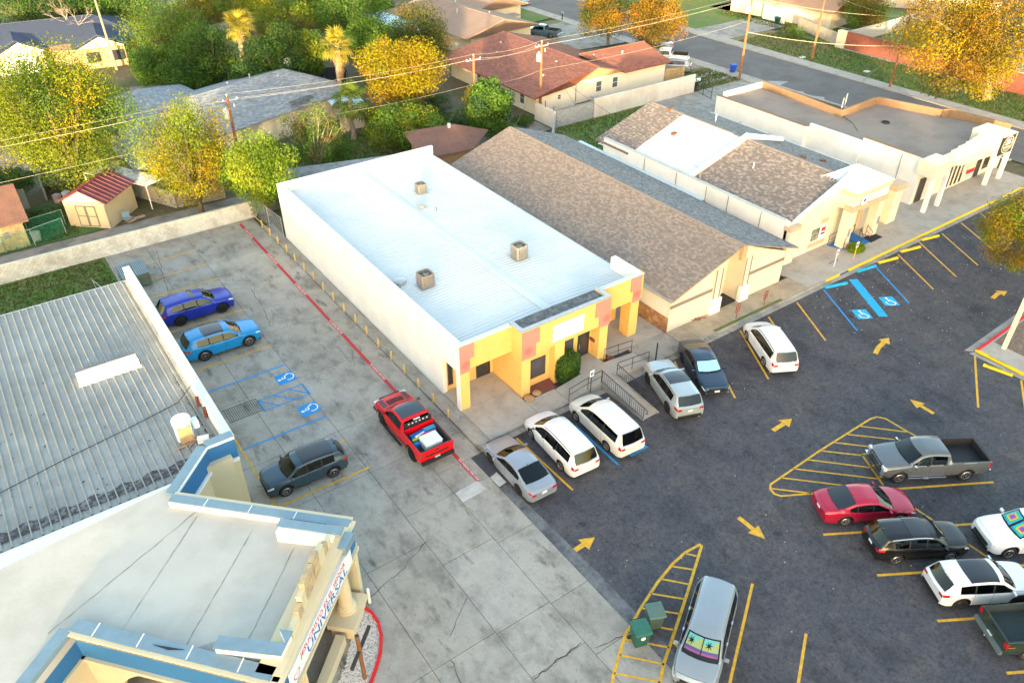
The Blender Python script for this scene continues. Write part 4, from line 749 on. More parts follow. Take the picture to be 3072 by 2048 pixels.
# stepped front parapet: blue band over cream wall
Np, Ep, Sp, Wp = Vector((-16.6, -2.55)), Vector((-10.78, -8.5)), Vector((-16.2, -13.8)), Vector((-21.78, -7.3))
pts = [(-13.05, 0), (-14.4, 0), (-16.55, -2.3)]
for i in range(2):
    a, b = pts[i], pts[i + 1]
    MB().wall(b, a, 3.62, 4.93, -.0 + .3).build('blue_band', BLUEW, ch); MB().wall(b, a, -.05, 3.45, .3).build('front_wall', CRM, ch)
    d = (Vector(b) - Vector(a)).normalized(); n_ = Vector((d.y, -d.x)); n_ = n_ if n_.y < 0 else -n_
    MB().wall(Vector(b) + n_ * .12, Vector(a) + n_ * .12, 3.45, 3.62, .42).build('ledge', MEMW, ch)
    MB().wall(Vector(b) + n_ * .06, Vector(a) + n_ * .06, 4.93, 5.0, .5).build('coping', COPE, ch); MB().wall(Vector(b) + n_ * .1, Vector(a) + n_ * .1, 4.86, 4.99, .12).build('trim', MEMW, ch)
MB().wall((-15.9, -1.75), (-15.3, -1.1), .5, 2.6, -.03).build('poster_board', mat('poster_mono', (.45, .45, .45), .5, .9, 4, c2=(.03, .03, .03), sc2=1.5, amt2=1), ch)
MB().poly3([(-33, -.42, RZ + .02), (-16.2, -.42, RZ + .02), (-16.2, -1.6, 4.85), (-33, -3.35, 4.95)], .1, (0, 0, -1)).build('white_flashing', MEMW, ch)
TZ = 4.9
T4 = [Np, Ep, Sp, Wp]
MB().prism([(p_.x, p_.y) for p_ in T4], 4.6, TZ).build('porch_roof', MEM, ch); MB().prism([(-33, -3.3), (-16.2, -1.55), (Np.x, Np.y), (Wp.x, Wp.y), (-23.8, -9.1), (-33, -17)], 4.5, TZ - .005).build('porch_roof', MEM, ch)
def edge(p, q, ins, outw, z0, z1, m, name, inset_a=0, inset_b=0):
    d = (q - p).normalized(); nrm = Vector((d.y, -d.x)); c_ = sum((v for v in T4), Vector((0, 0))) / 4
    if nrm.dot((p + q) / 2 - c_) < 0: nrm = -nrm
    a = p + d * inset_a; b = q - d * inset_b
    return MB().prism([a + nrm * outw, b + nrm * outw, b - nrm * ins, a - nrm * ins], z0, z1).build(name, m, ch)
for a, b in ((Ep, Sp), (Sp, Wp), (Np, Ep)):
    edge(a, b, .25, 0, 3.6, 5.0, BLUEW, 'blue_band'); edge(a, b, .3, .14, 3.42, 3.6, CRM, 'ledge'); edge(a, b, .3, .0, -.05 if (a, b) != (Ep, Sp) else 3.0, 3.42, CRM, 'front_wall') if (a, b) == (Np, Ep) else None
    edge(a, b, .25, .10, 5.02, 5.14, CRM, 'moulding'); edge(a, b, .25, .2, 5.14, 5.2, CRM, 'moulding')
    dn_ = (b - a).normalized(); L = (b - a).length; n_ = Vector((dn_.y, -dn_.x)); c_ = sum(T4, Vector((0, 0))) / 4
    if n_.dot((a + b) / 2 - c_) < 0: n_ = -n_
    for k in range(int(L / .22)):
        q = a + dn_ * (.12 + k * .22) + n_ * .05; MB().obox((q.x, q.y, 4.95), (.1, .1, .12), math.atan2(dn_.y, dn_.x)).build('dentil', CRM, ch)
edge(Np, Ep, .42, .0, 5.2, 5.26, COPE, 'coping', .0, .0); edge(Np, Ep, .46, -.42, TZ, 5.2, MEMW, 'parapet_lining'); edge(Sp, Wp, .5, .05, 5.2, 5.25, COPE, 'coping', .3, 0); edge(Ep, Sp, .95, .05, 5.2, 5.25, CRM, 'ledge_top', .2, .2)
for q in (.18, .42, .66, .88): p_ = Sp.lerp(Wp, q); d_ = Vector((.68, .73)); MB().wall(p_ - d_ * .02, p_ + d_ * .55, 5.251, 5.262, .05).build('coping_seam', MEMW, ch)
for q in (.2, .45, .7): p_ = Np.lerp(Ep, q); d_ = Vector((-.72, -.70)); MB().wall(p_, p_ + d_ * .42, 5.261, 5.27, .04).build('coping_seam', MEMW, ch)
# raised corner blocks
def rblock(poly, z0, z1, m): return MB().prism(poly, z0, z1).build('parapet_block', m, ch)
rblock([(-13.5, -7.25), (-11.75, -8.95), (-11.98, -9.2), (-13.75, -7.5)], TZ, 5.5, MEMW); rblock([(-13.3, -6.95), (-11.3, -8.95), (-11.6, -9.25), (-13.6, -7.25)], 5.5, 5.56, COPE); rblock([(-11.31, -8.96), (-11.0, -9.25), (-11.7, -9.85), (-11.95, -9.6)], TZ, 5.3, COPE)
rblock([(-17.6, -11.45), (-15.75, -13.1), (-15.45, -12.8), (-17.3, -11.15)], TZ, 5.62, MEMW); rblock([(-15.74, -13.09), (-15.12, -12.5), (-15.42, -12.2), (-15.44, -12.79)], TZ, 5.62, MEMW); rblock([(-17.66, -11.5), (-15.77, -13.2), (-15.42, -12.82), (-17.3, -11.12)], 5.62, 5.68, COPE); rblock([(-15.76, -13.19), (-15.03, -12.5), (-15.4, -12.14), (-15.41, -12.81)], 5.621, 5.681, COPE)
# scrolled gable pieces standing along the sign side
ORN = mat('tan_ornament', (.52, .38, .22), .85, .2, 4, c2=(.3, .25, .2), sc2=1.5, amt2=.7)
i0, i1 = Vector((-12.05, -8.85)), Vector((-15.25, -12.35)); dd = (i1 - i0).normalized(); nn_ = Vector((dd.y, -dd.x))
for a, b, z, m in ((0, .55, 5.55, CRM), (.55, .95, 5.75, ORN), (.95, 1.5, 6.05, CRM), (1.5, 2.1, 6.3, ORN), (2.15, 3.1, 6.3, ORN), (3.1, 3.5, 6.0, CRM), (3.55, 3.95, 5.75, ORN), (3.95, 4.65, 5.55, CRM)):
    p_ = i0 + dd * a; q_ = i0 + dd * b; MB().prism([p_, q_, q_ - nn_ * .22, p_ - nn_ * .22], TZ, z).build('scrolled_gable', m, ch)
for a in (1.25, 2.7): p_ = i0 + dd * a - nn_ * .2; MB().tube([(p_.x, p_.y, 5.9), (p_.x - .85, p_.y + .15, 4.95)], .03, 4).build('brace', MEMW, ch)
# the front-left arch opening and the wall behind
Fm = frame((Wp.x, Wp.y, 0), (Sp.x - Wp.x, Sp.y - Wp.y, 0), (0, 0, 1)); L = (Sp - Wp).length
def arch_wall(Lw, z1, x0, x1, zs):
    m = MB(); n = 14; r_ = (x1 - x0) / 2; xc = (x0 + x1) / 2; A = [(x1, 0)] + [(xc + r_ * math.cos(math.pi * i / n), zs + r_ * .8 * math.sin(math.pi * i / n)) for i in range(n + 1)] + [(x0, 0)]
    out = [(0, 0), (0, z1), (Lw, z1), (Lw, 0)] + A
    vs = [Fm @ Vector((u, v, 0)) for u, v in out] + [Fm @ Vector((u, v, -.3)) for u, v in out]; k = len(out)
    m.add(vs, [list(range(k))] + [(i, k + i, k + i + 1, i + 1) for i in range(k - 1)]); return m
arch_wall(L, 3.42, 1.1, 6.6, 1.3).build('arch_wall', CRM, ch)
MB().poly3([Fm @ Vector((.3, 0, -1.6)), Fm @ Vector((L, 0, -1.6)), Fm @ Vector((L, 3.4, -1.6)), Fm @ Vector((.3, 3.4, -1.6))], .1, Fm.col[2].xyz).build('inner_wall', CRM, ch)
GRN = mat('green_glass_door', (.02, .08, .09), .15, .1, 2, spec=.7)
for k in range(5): 
    u = 2.2 + k * .75; MB().poly3([Fm @ Vector((u, .1, -1.5)), Fm @ Vector((u + .7, .1, -1.5)), Fm @ Vector((u + .7, 3.0, -1.5)), Fm @ Vector((u, 3.0, -1.5))], .05, Fm.col[2].xyz).build('door_panel', GRN, ch)
MB().wall((-23.6, -8.9), (Wp.x, Wp.y), 3.6, 5.0, .28).build('blue_band', BLUEW, ch); MB().wall((-23.6, -8.9), (Wp.x, Wp.y), -.05, 3.42, .28).build('front_wall', CRM, ch); MB().wall((-23.55, -8.95), (Wp.x + .1, Wp.y - .1), 3.42, 3.6, .4).build('ledge', CRM, ch); MB().wall((-23.55, -8.95), (Wp.x + .05, Wp.y - .05), 5.0, 5.22, .5).build('coping', COPE, ch)
# seams of the membrane
for a, b in (((-15.9, -3.75), (-22.5, -6.7)), ((-16.1, -4.1), (-20.45, -8.45)), ((-14.42, -6.3), (-18.55, -10.35)), ((-13.3, -8.2), (-16.9, -11.8))):
    strip(MB(), [Vector(a).lerp(Vector(b), i / 24) + Vector((rnd.uniform(-.02, .02), rnd.uniform(-.02, .02))) for i in range(25)], [.03 * rnd.uniform(.3, 1.6) for _ in range(25)], TZ + .012).build('membrane_seam', mat('seam_grey', (.25, .24, .22), .9, .3, 4), ch)
MB().prism([(-17.75, -11.2), (-17.3, -10.7), (-18.3, -10.5), (-19.0, -9.9), (-18.7, -10.25)], TZ, TZ + .012).build('stain_patch', mat('stain_grey', (.32, .31, .29), .9, .3, 3), ch)
MB().prism([(-18.5, -10.65), (-19.4, -9.75), (-19.0, -10.3)], 5.22, 5.27).build('torn_coping', BLACKM, ch)
# tar patches along the roof joint
TAR = mat('black_tar', (.05, .05, .052), .85, .4, 6, c2=(.2, .2, .2), sc2=5, amt2=.8); t = MB()
N = 60; top = [( -15.2 - 17 * i / N, .75 + .12 * math.sin(i * 1.3) + rnd.uniform(-.06, .06)) for i in range(N + 1)]; bot = [(-15.2 - 17 * i / N, .12 + rnd.uniform(-.05, .05)) for i in range(N + 1)]
for i in range(N): t.add([(*bot[i], RZ + .068), (*bot[i + 1], RZ + .068), (*top[i + 1], RZ + .068), (*top[i], RZ + .068)], [(0, 3, 2, 1)])
t.build('tar_strip', TAR, ch); t = MB()
for k in range(46): y = .9 + k * .16 + rnd.uniform(0, .06); t.obox((-13.85 + rnd.uniform(-.06, .06) - .0, y, RZ + .07), (rnd.uniform(.03, .12), .14, .02), rnd.uniform(-.5, .5))
t.build('tar_strip', TAR, ch); t = MB()
for k in range(70): t.obox((rnd.uniform(-24, -14.5), rnd.uniform(1, 12), RZ + .05), (rnd.uniform(.02, .07), rnd.uniform(.02, .14), .01), rnd.uniform(0, 3))
tag(t.build('roof_debris', BLACKM, ch), kind='stuff')
MB().tube([(-13.1, 5.6, 5.0), (-14.4, 5.3, 4.12), (-17.2, 4.7, 4.1), (-20, 4.2, 4.09), (-23, 3.5, 4.09), (-30, 2.6, 4.09)], .022, 5).build('roof_cable', BLACKM, ch)
# roof box vent
rv = thing('ridge_vent', 'long white box vent on the ribbed metal church roof', 'roof vent', (-16.8, 10.3, RZ)); V0 = Vector((-16.75, 10.55, 0))
MB().poly3([(-18.35, 9.95, RZ), (-18.35, 10.95, RZ), (-18.35, 10.8, RZ + .42), (-18.35, 10.15, RZ + .45)], 3.2, (1, 0, 0)).build('vent_box', MEMW, rv); MB().poly3([(-18.4, 10.75, RZ + .43), (-18.4, 11.05, RZ + .3), (-18.4, 11.05, RZ + .34), (-18.4, 10.75, RZ + .47)], 3.3, (1, 0, 0)).build('vent_flap', mat('dark_flap', (.12, .12, .13), .6), rv); MB().box((-18.4, 9.8, RZ + .02), (-15.1, 9.97, RZ + .12)).build('vent_sill', MEMW, rv)
# rusty evaporative cooler
co = thing('evaporative_cooler', 'rusty cylindrical cooler with tan side on the church roof corner', 'air cooler', (-14.85, 2.3, RZ)); c0 = (-14.85, 2.2, RZ)
MB().cyl((-14.85, 2.35, RZ + .05), .42, 1.2, 22).build('drum', MEMW, co, 40); MB().lathe((-14.85, 2.35, RZ + 1.1), [(.46, 0), (.46, .2), (.36, .2), (.36, .02)], 22).build('rim', MEMW, co, 40); MB().cyl((-14.85, 2.35, RZ + 1.1), .36, .06, 20).build('rusty_pan', mat('rust_dark', (.22, .06, .03), .85, .4, 8), co); MB().box((-15.2, 1.88, RZ + .1), (-14.55, 2.0, RZ + 1.05)).build('tan_panel', mat('tan_panel', (.4, .29, .15), .8, .2, 4), co)
MB().box((-14.42, 2.2, RZ + .5), (-14.1, 2.6, RZ + .95)).build('side_box', mat('pale_blue', (.55, .68, .72), .6, .1), co); MB().obox((-14.2, 1.55, RZ + .2), (.55, .3, .3), -.3).build('side_duct', MEMW, co)
for a, b in (((-15.5, 1.65), (-14.6, 1.75)), ((-14.9, 1.5), (-14.2, 2.0)), ((-14.2, 1.9), (-13.7, 1.75))): MB().wall(a, b, RZ + .06, RZ + .12, .09).build('support_board', mat('old_board', (.35, .25, .18), .9, .2, 6), co)
for loc in ((-13.5, 4.4, 4.6), (-13.45, 3.3, 4.6)): tag(MB().cyl((loc[0] - .05, loc[1], loc[2] - .5), .09, .62, 10).build('vent_pipe', mat('rust_dark', (.22, .06, .03), .85, .4, 8), ch))
# the sign on the porch
S0, S1 = Vector((-11.33, -9.33)), Vector((-15.72, -13.42)); dS = (S1 - S0).normalized(); nS = Vector((-dS.y, dS.x)); nS = nS if nS.x > 0 else -nS
sgn = thing('church_sign', 'white angled box sign with red and blue lettering on the church porch', 'sign', (S0.x, S0.y, 3.7)); SW = mat('sign_panel', (.82, .84, .86), .35, .0)
MB().prism([S0, S1, S1 - nS * .42, S0 - nS * .42], 3.72, 4.7).build('sign_box', SW, sgn)
mid = (S0 + S1) / 2; FM = frame((mid.x + nS.x * .006, mid.y + nS.y * .006, 4.2), (-dS.x, -dS.y, 0), (0, 0, 1)); INKR = mat('red_ink', (.62, .02, .05), .5, 0); INKB = mat('blue_ink', (.015, .12, .42), .5, 0)
text('sign_lettering', 'JESUCRISTO ES EL SEÑOR', .36, FM @ Matrix.Translation((.12, .24, 0)), INKR, sgn, .004, 1.08); text('sign_lettering', 'UNIVERSAL', .62, FM @ Matrix.Translation((.42, -.2, 0)), INKB, sgn, .004, 1.28)
hb = MB(); hp = [(math.sin(t_) ** 3 * .26, (.8 * math.cos(t_) - .32 * math.cos(2 * t_) - .12 * math.cos(3 * t_)) * .26) for t_ in [2 * math.pi * i / 28 for i in range(29)]]
L_ = [(u * .84, v * .84) for u, v in hp]; hb.add([FM @ Vector((u - 2.55, v - .18, .005)) for u, v in hp] + [FM @ Vector((u - 2.55, v - .18, .005)) for u, v in L_], [(i, i + 1, 30 + i, 29 + i) for i in range(28)]); hb.build('heart_emblem', INKR, sgn)
for q in (.06, .32, .66, .95): p_ = S0.lerp(S1, q) - nS * .25; MB().obox((p_.x, p_.y, 4.76), (.14, .14, .12), math.atan2(dS.y, dS.x)).build('sign_bolt', mat('rust_dark', (.22, .06, .03), .85), sgn)
# column, pedestal and low wall under the sign
cc = Vector((-11.93, -9.25)); 
MB().lathe((cc.x, cc.y, .9), [(.46, 0), (.46, .1), (.40, .12), (.43, .2), (.38, .27), (.40, .33), (.33, .38), (.30, 1.6), (.27, 2.6)], 26).build('column', CRM, ch, 35)
u1 = Vector((.71, -.70)); u2 = Vector((.70, .71))
def rot_rect(c, a, b): return [c + u2 * a + u1 * b, c - u2 * a + u1 * b, c - u2 * a - u1 * b, c + u2 * a - u1 * b]
MB().prism(rot_rect(Vector((-11.95, -9.35)), .95, .62), .62, .9).build('pedestal_cap', CRM, ch); MB().prism(rot_rect(Vector((-11.95, -9.35)), .85, .5), -.02, .62).build('pedestal', CRM, ch)
MB().prism([Vector((-12.55, -10.3)), Vector((-16, -13.75)), Vector((-16.3, -13.45)), Vector((-12.85, -10.0))], -.02, .6).build('low_wall', CRM, ch); c2_ = cc + (S1 - S0) * .78; MB().lathe((c2_.x, c2_.y, .9), [(.46, 0), (.46, .1), (.40, .12), (.43, .2), (.38, .27), (.33, .38), (.27, 2.6)], 20).build('column', CRM, ch, 35)
sheet('porch_floor', [(-12.5, -9.8), (-16, -13.3), (-18.5, -11), (-14, -8)], .02, CONCW)
# white gravel bed, red kerb, cross and bollards outside the porch
arc = [(-11.13, -8.84), (-10.88, -9.51), (-10.86, -10.17), (-11.05, -10.85), (-11.48, -11.61), (-12.00, -12.20), (-12.46, -12.65), (-13.04, -13.03), (-13.72, -13.41)]
bed = struct(MB().prism(arc + [(-16.2, -14.8), (-12.3, -10.4)], -.05, .05).build('gravel_bed', mat('white_gravel', (.55, .53, .52), .95, .35, 25, c2=(.16, .15, .15), sc2=16, amt2=.9)))
km = MB()
for i in range(len(arc) - 1): a, b = Vector(arc[i]), Vector(arc[i + 1]); km.wall(a, b, -.02, .15, -.13)
km.build('painted_kerb', PREDB, bed)
gm = MB()
for k in range(2600):
    t_ = rnd.random() ** .8 * (len(arc) - 1.01); i = int(t_); e_ = Vector(arc[i]).lerp(Vector(arc[i + 1]), t_ - i); inn = Vector((-12.4, -10.4)).lerp(Vector((-16, -14.4)), t_ / (len(arc) - 1)); q = e_.lerp(inn, rnd.uniform(.04, .98)); s = rnd.uniform(.03, .06)
    gm.add([(q.x + s, q.y, .05), (q.x, q.y + s, .05), (q.x - s, q.y, .05), (q.x, q.y - s * .8, .05), (q.x + rnd.uniform(-.02, .02), q.y, .05 + s)], [(0, 1, 4), (1, 2, 4), (2, 3, 4), (3, 0, 4)])
tag(gm.build('white_pebbles', mat('pebble', (.62, .60, .58), .9, .35, 40)), kind='stuff')
cr = thing('wooden_cross', 'dark wooden cross standing in the white gravel by the church sign', 'cross', (-12.66, -12.3, .05)); BRN = mat('cross_wood', (.20, .085, .03), .75, .25, 8); DK = mat('charred_wood', (.05, .045, .04), .85, .3, 8)
MB().box((-12.73, -12.37, .0), (-12.59, -12.23, 3.1)).build('post', BRN, cr); MB().obox((-12.56, -12.2, 2.1), (2.05, .13, .14), math.atan2(1.34, 1.42)).build('cross_beam', DK, cr)
MB().box((-12.735, -12.375, 3.1), (-12.585, -12.225, 3.12)).build('post_top', DK, cr)
tag(MB().lathe((-10.74, -8.96, 0), [(.075, 0), (.075, .98), (.05, 1.03), (.001, 1.05)], 12).build('bollard', WHITEP), 'short white bollard beside the church pedestal and red kerb', 'bollard')

# ---------------------------------------------------------------- yellow bollards along the shop
bol = None; BOLY = mat('faded_yellow', (.62, .42, .14), .7, .15, 6, c2=(.4, .3, .15), sc2=3, amt2=.5)
for k in range(18):
    if bol is None:
        bol = thing('bollard', 'x', 'bollard', (-.9, .09, 0), 'yellow bollards along the white shop wall'); w0 = WL[bol]; WL[bol] = Vector((0, 0, 0))
        MB().lathe((0, 0, -.02), [(.075, 0), (.075, .66), (.055, .7), (.001, .715)], 12).build('post', BOLY, bol, 40); MB().lathe((0, 0, -.02), [(.13, 0), (.12, .03), (.08, .035)], 10).build('footing', CONC, bol); b = bol
    else: b = copy_tree(bol)
    b.location = (-.9 + rnd.uniform(-.02, .02), .09 + 1.79 * k, .0); b.rotation_euler = (rnd.uniform(-.02, .02), rnd.uniform(-.02, .02), rnd.uniform(0, 6))
    nth = ['nearest the shop front corner', 'second', 'third', 'fourth', 'fifth', 'sixth', 'seventh', 'eighth', 'ninth', 'tenth', 'eleventh', 'twelfth', 'thirteenth', 'fourteenth', 'fifteenth', 'sixteenth', 'seventeenth', 'last'][k]
    b['label'] = 'yellow steel bollard ' + (nth if k == 0 else 'nearest the back wall of the lot' if k == 17 else f'along the white wall, {nth} from the shop front')
bars = thing('barrier_rail', 'yellow pipe rail tied between the last bollards near the back wall', 'rail', (-.9, 28.7, 0))
MB().tube([(-.95, 28.7, .45), (-.95, 30.5, .5)], .035, 6).build('pipe', BOLY, bars); MB().tube([(-.95, 30.5, .5), (-1.05, 32.2, .55)], .035, 6).build('pipe', BOLY, bars)
# ---------------------------------------------------------------- white painted block wall at the back of the lot
bw = thing('block_wall', 'long white painted block wall along the back of the concrete lot', 'wall', (-20, 32.8, 0)); WB = mat('white_block', (.68, .66, .58), .85, .12, 2.5, c2=(.42, .38, .32), sc2=.8, amt2=.55, bump=.25, bsc=20, objvar=.08)
MB().box((-40, 32.87, -.05), (-.6, 33.02, 1.44)).build('core', mat('block_joint', (.36, .34, .30), .9, .15, 3), bw); bm = [MB().box((-.191, -.035, -.092), (.191, 0, .092)).mesh('block', WB) for _ in range(2)]
cnt = 0; restb = MB()
cols_ = sorted([(x_, z_) for x_ in range(98) for z_ in range(7)], key=lambda t: abs(-40 + .4 * t[0] + 16))
for x_, z_ in cols_:
    xx = -39.8 + .4 * x_ + (.2 if z_ % 2 else 0)
    if xx > -.8: continue
    dy = rnd.uniform(-.008, .008)
    if cnt < 300: o = addobj('block', bm[0], bw); o.location = (xx + 20, 32.87 + dy - 32.8, .1 + .205 * z_); cnt += 1
    else: restb.box((xx - .195, 32.84 + dy, .1 + .205 * z_ - .095), (xx + .195, 32.87 + dy, .1 + .205 * z_ + .095))
tag(restb.build('block_courses', WB, bw), kind='stuff'); MB().box((-40, 32.8, 1.44), (-.6, 33.05, 1.5)).build('wall_cap', WB, bw)
# grey and white walls behind the gabled building
gw = thing('block_wall', 'bare grey block wall panel beside the red roofed house', 'wall', (34.5, 35, 0)); GB = mat('grey_block', (.36, .37, .37), .9, .12, 4, objvar=.1); MB().box((34.45, 35.0, -.05), (40.0, 35.15, 1.98)).build('core', mat('grey_joint', (.22, .22, .22), .9), gw); gbm = MB().box((-.195, -.03, -.095), (.195, 0, .095)).mesh('block', GB)
for z_ in range(9):
    for x_ in range(13): o = addobj('block', gbm, gw); o.location = (.25 + .41 * x_ + (.18 if z_ % 2 else 0), rnd.uniform(-.006, .006), .12 + .205 * z_)
gw2 = thing('garden_wall', 'long cream rendered wall between the red roofed house and the driveway', 'wall', (40, 35, 0)); MB().box((40.0, 34.9, -.05), (56.2, 35.15, 2.12)).build('wall_panel', mat('cream_render', (.72, .66, .58), .9, .08, .8, c2=(.6, .48, .4), sc2=.35, amt2=.6), gw2); MB().box((39.98, 34.87, 2.12), (56.25, 35.18, 2.16)).build('wall_cap', MATS['cream_render'], gw2)
gw3 = thing('garden_wall', 'short cream wall with two rusty pipes at the alley end of the grey wall', 'wall', (34.3, 35, 0)); MB().wall((34.3, 38.6), (34.2, 34.9), -.05, 1.9, .2).build('wall_panel', MATS['cream_render'], gw3); MB().box((34.2, 34.9, -.05), (34.45, 35.1, 1.6)).build('wall_panel', MATS['cream_render'], gw3)
for x_ in (34.05, 34.1): pass
MB().box((34.28, 35.1, -.05), (34.32, 35.2, 2.4)).build('rusty_pipe', mat('rust_brown', (.2, .08, .04), .7), gw3); MB().box((34.27, 36.6, -.05), (34.33, 36.7, 2.6)).build('rusty_pipe', MATS['rust_brown'], gw3)
gw4 = thing('block_wall', 'weathered grey block wall behind the long brown roof', 'wall', (34, 28, 0)); MB().wall((34.2, 34.9), (29.3, 29.2), -.05, 1.6, .2).build('wall_panel', mat('old_block', (.33, .31, .29), .9, .2, 2.5, bump=.4, bsc=4), gw4)
awn = thing('awning', 'long pale blue metal awning behind the brown shingle roof', 'awning', (29.3, 20, 0)); MB().poly3([(29.2, 9, 2.35), (30.15, 9, 2.5), (30.15, 25.5, 2.5), (29.2, 25.5, 2.35)], .05, (0, 0, -1)).build('roof_sheet', mat('pale_blue_metal', (.55, .70, .76), .5, .06, 2, metal=.1), awn)
for y in (10, 15, 20, 25): MB().box((29.25, y, -.05), (29.31, y + .06, 2.3)).build('post', GALV, awn)
# ---------------------------------------------------------------- generic house pieces
def gable_roof(parent, p, L, W, rot_deg, eave, ridge, m, over=.5, hip=(0, 0), t=.14, name='roof', tabs=None):
    """rectangular roof centred at p, ridge along local x; hip = length taken by a hip at each end"""
    M = Matrix.Translation((p[0], p[1], 0)) @ Matrix.Rotation(R(rot_deg), 4, 'Z'); a, b = L / 2 + over, W / 2 + over
    e = [M @ Vector(q) for q in ((-a, -b, eave), (a, -b, eave), (a, b, eave), (-a, b, eave))]; r0 = M @ Vector((-a + hip[0], 0, ridge)); r1 = M @ Vector((a - hip[1], 0, ridge)); dz = Vector((0, 0, t))
    mb = MB(); vs = e + [r0, r1]; lo = [v - dz for v in vs]
    fs = [(0, 1, 5, 4), (2, 3, 4, 5), (3, 0, 4), (1, 2, 5)]; mb.add(vs + lo, fs + [tuple(6 + i for i in f[::-1]) for f in fs] + [(1, 0, 6, 7), (2, 1, 7, 8), (3, 2, 8, 9), (0, 3, 9, 6)])
    o = mb.build(name, m, parent); rc_ = MB(); rc_.tube([r0 + Vector((0, 0, .01)), r1 + Vector((0, 0, .01))], .07, 5)
    for i, r_ in ((0, r0), (3, r0), (1, r1), (2, r1)):
        if hip[0 if r_ is r0 else 1] > .1: rc_.tube([e[i] + Vector((0, 0, .01)), r_ + Vector((0, 0, .01))], .06, 5)
    rc_.build('ridge_cap', m, o)
    if tabs:
        up_ = Vector((0, 0, .02))
        for f in ((0, 1, r0, r1), (2, 3, r1, r0)): shingles(parent, e[f[0]] + up_, e[f[1]] + up_, f[2] + up_, f[3] + up_, tabs, 0, .42, .21, 3)
        for c_, (f0, f1, rr_) in enumerate(((3, 0, r0), (1, 2, r1))):
            if hip[c_] > .1: shingles(parent, e[f0] + up_, e[f1] + up_, rr_ + up_, rr_ + up_ + (e[f1] - e[f0]).normalized() * .01, tabs, 0, .42, .21, 4)
    return o
def walls(parent, p, L, W, rot_deg, h, m, gable=None, name='wall'):
    M = Matrix.Translation((p[0], p[1], 0)) @ Matrix.Rotation(R(rot_deg), 4, 'Z'); a, b = L / 2, W / 2
    mb = MB(); vs = [M @ Vector(q) for z in (-.05, h) for q in ((-a, -b, z), (a, -b, z), (a, b, z), (-a, b, z))]
    mb.add(vs, [(0, 1, 5, 4), (1, 2, 6, 5), (2, 3, 7, 6), (3, 0, 4, 7), (4, 5, 6, 7)])
    if gable:
        for s, fl in ((-a, gable[0]), (a, gable[1])):
            if fl: q = [M @ Vector((s, -b, h)), M @ Vector((s, b, h)), M @ Vector((s, 0, gable[2]))]; mb.add(q, [(0, 1, 2) if s > 0 else (0, 2, 1)])
    return mb.build(name, m, parent)
TANW = mat('house_cream', (.62, .54, .40), .85, .06, 1); REDR = mat('terracotta_shingle', (.24, .095, .065), .9, .12, 7, c2=(.19, .075, .055), sc2=.4, amt2=.6, bump=.35, bsc=14); TANR = mat('tan_shingle', (.29, .20, .15), .9, .1, 8, c2=(.24, .16, .12), sc2=.5, amt2=.6, bump=.3, bsc=16); BLUR = mat('blue_black_shingle', (.045, .06, .10), .9, .15, 8, bump=.3, bsc=16); BRNR = mat('brown_shingle', (.20, .10, .075), .9, .14, 6, c2=(.13, .075, .06), sc2=.8, amt2=.6, bump=.3, bsc=14)
GRYR = mat('silver_shingle', (.25, .27, .29), .9, .12, 5, c2=(.19, .205, .225), sc2=.9, amt2=.7, bump=.35, bsc=12); ORGR = mat('orange_tan_shingle', (.36, .21, .13), .9, .1, 6, bump=.3, bsc=14)
# the red roofed house
rh = thing('house', 'cream house with terracotta roof behind the garden wall', 'house', (45, 42, 0)); HZ = 2.5
CRH = mat('house_offwhite', (.72, .67, .56), .85, .05, 1)
w = MB(); w.box((35.2, 39.6, -.05), (41, 58, HZ)); w.box((40.9, 40.1, -.05), (49, 58, HZ)); w.box((48.9, 40.3, -.05), (56.3, 48, HZ)); w.poly3([(37.5, 40.1, HZ), (49.3, 40.1, HZ), (43.5, 40.1, 3.95)], .15, (0, 1, 0)); w.build('wall', CRH, rh)
def quadroof(parent, faces, m, t=.12, name='roof'):
    mb = MB()
    for f in faces: mb.poly3(f, t, (0, 0, -1))
    return mb.build(name, m, parent)
quadroof(rh, [[(33.7, 37.9, 2.6), (33.7, 58.5, 2.6), (43.6, 58.3, 4.3), (43.5, 38.6, 4.3), (40.3, 38.9, 2.75)], [(43.5, 38.6, 4.3), (43.6, 58.3, 4.3), (50.5, 58.5, 2.6), (50.2, 44.0, 2.7), (49.2, 39.6, 2.65)], [(48.6, 39.4, 2.63), (56.5, 39.5, 2.6), (55.9, 44.0, 4.2), (45.2, 44.2, 4.22)], [(56.5, 39.5, 2.6), (56.6, 48.5, 2.6), (55.9, 44.0, 4.2)], [(55.9, 44.0, 4.2), (56.6, 48.5, 2.6), (49, 48.5, 2.6), (45.2, 44.2, 4.22)], [(33.7, 37.9, 2.6), (40.3, 38.9, 2.75), (41.2, 40.0, 2.9), (36, 40, 2.95)]], REDR)
SHT = shingle_mats('terracotta', ((.25, .10, .07), (.22, .085, .06), (.28, .115, .08), (.20, .08, .06))); z2 = Vector((0, 0, .02))
shingles(rh, Vector((33.7, 37.9, 2.6)) + z2, Vector((33.7, 58.5, 2.6)) + z2, Vector((43.5, 38.6, 4.3)) + z2, Vector((43.6, 58.3, 4.3)) + z2, SHT, 0, .42, .22, 6); shingles(rh, Vector((48.6, 39.4, 2.63)) + z2, Vector((56.5, 39.5, 2.6)) + z2, Vector((45.2, 44.2, 4.22)) + z2, Vector((55.9, 44.0, 4.2)) + z2, SHT, 0, .42, .22, 7)
for p_, q_ in (((43.5, 38.6, 4.33), (43.6, 58.3, 4.33)), ((45.2, 44.2, 4.25), (55.9, 44, 4.23))): MB().tube([p_, q_], .08, 5).build('ridge_cap', REDR, rh)
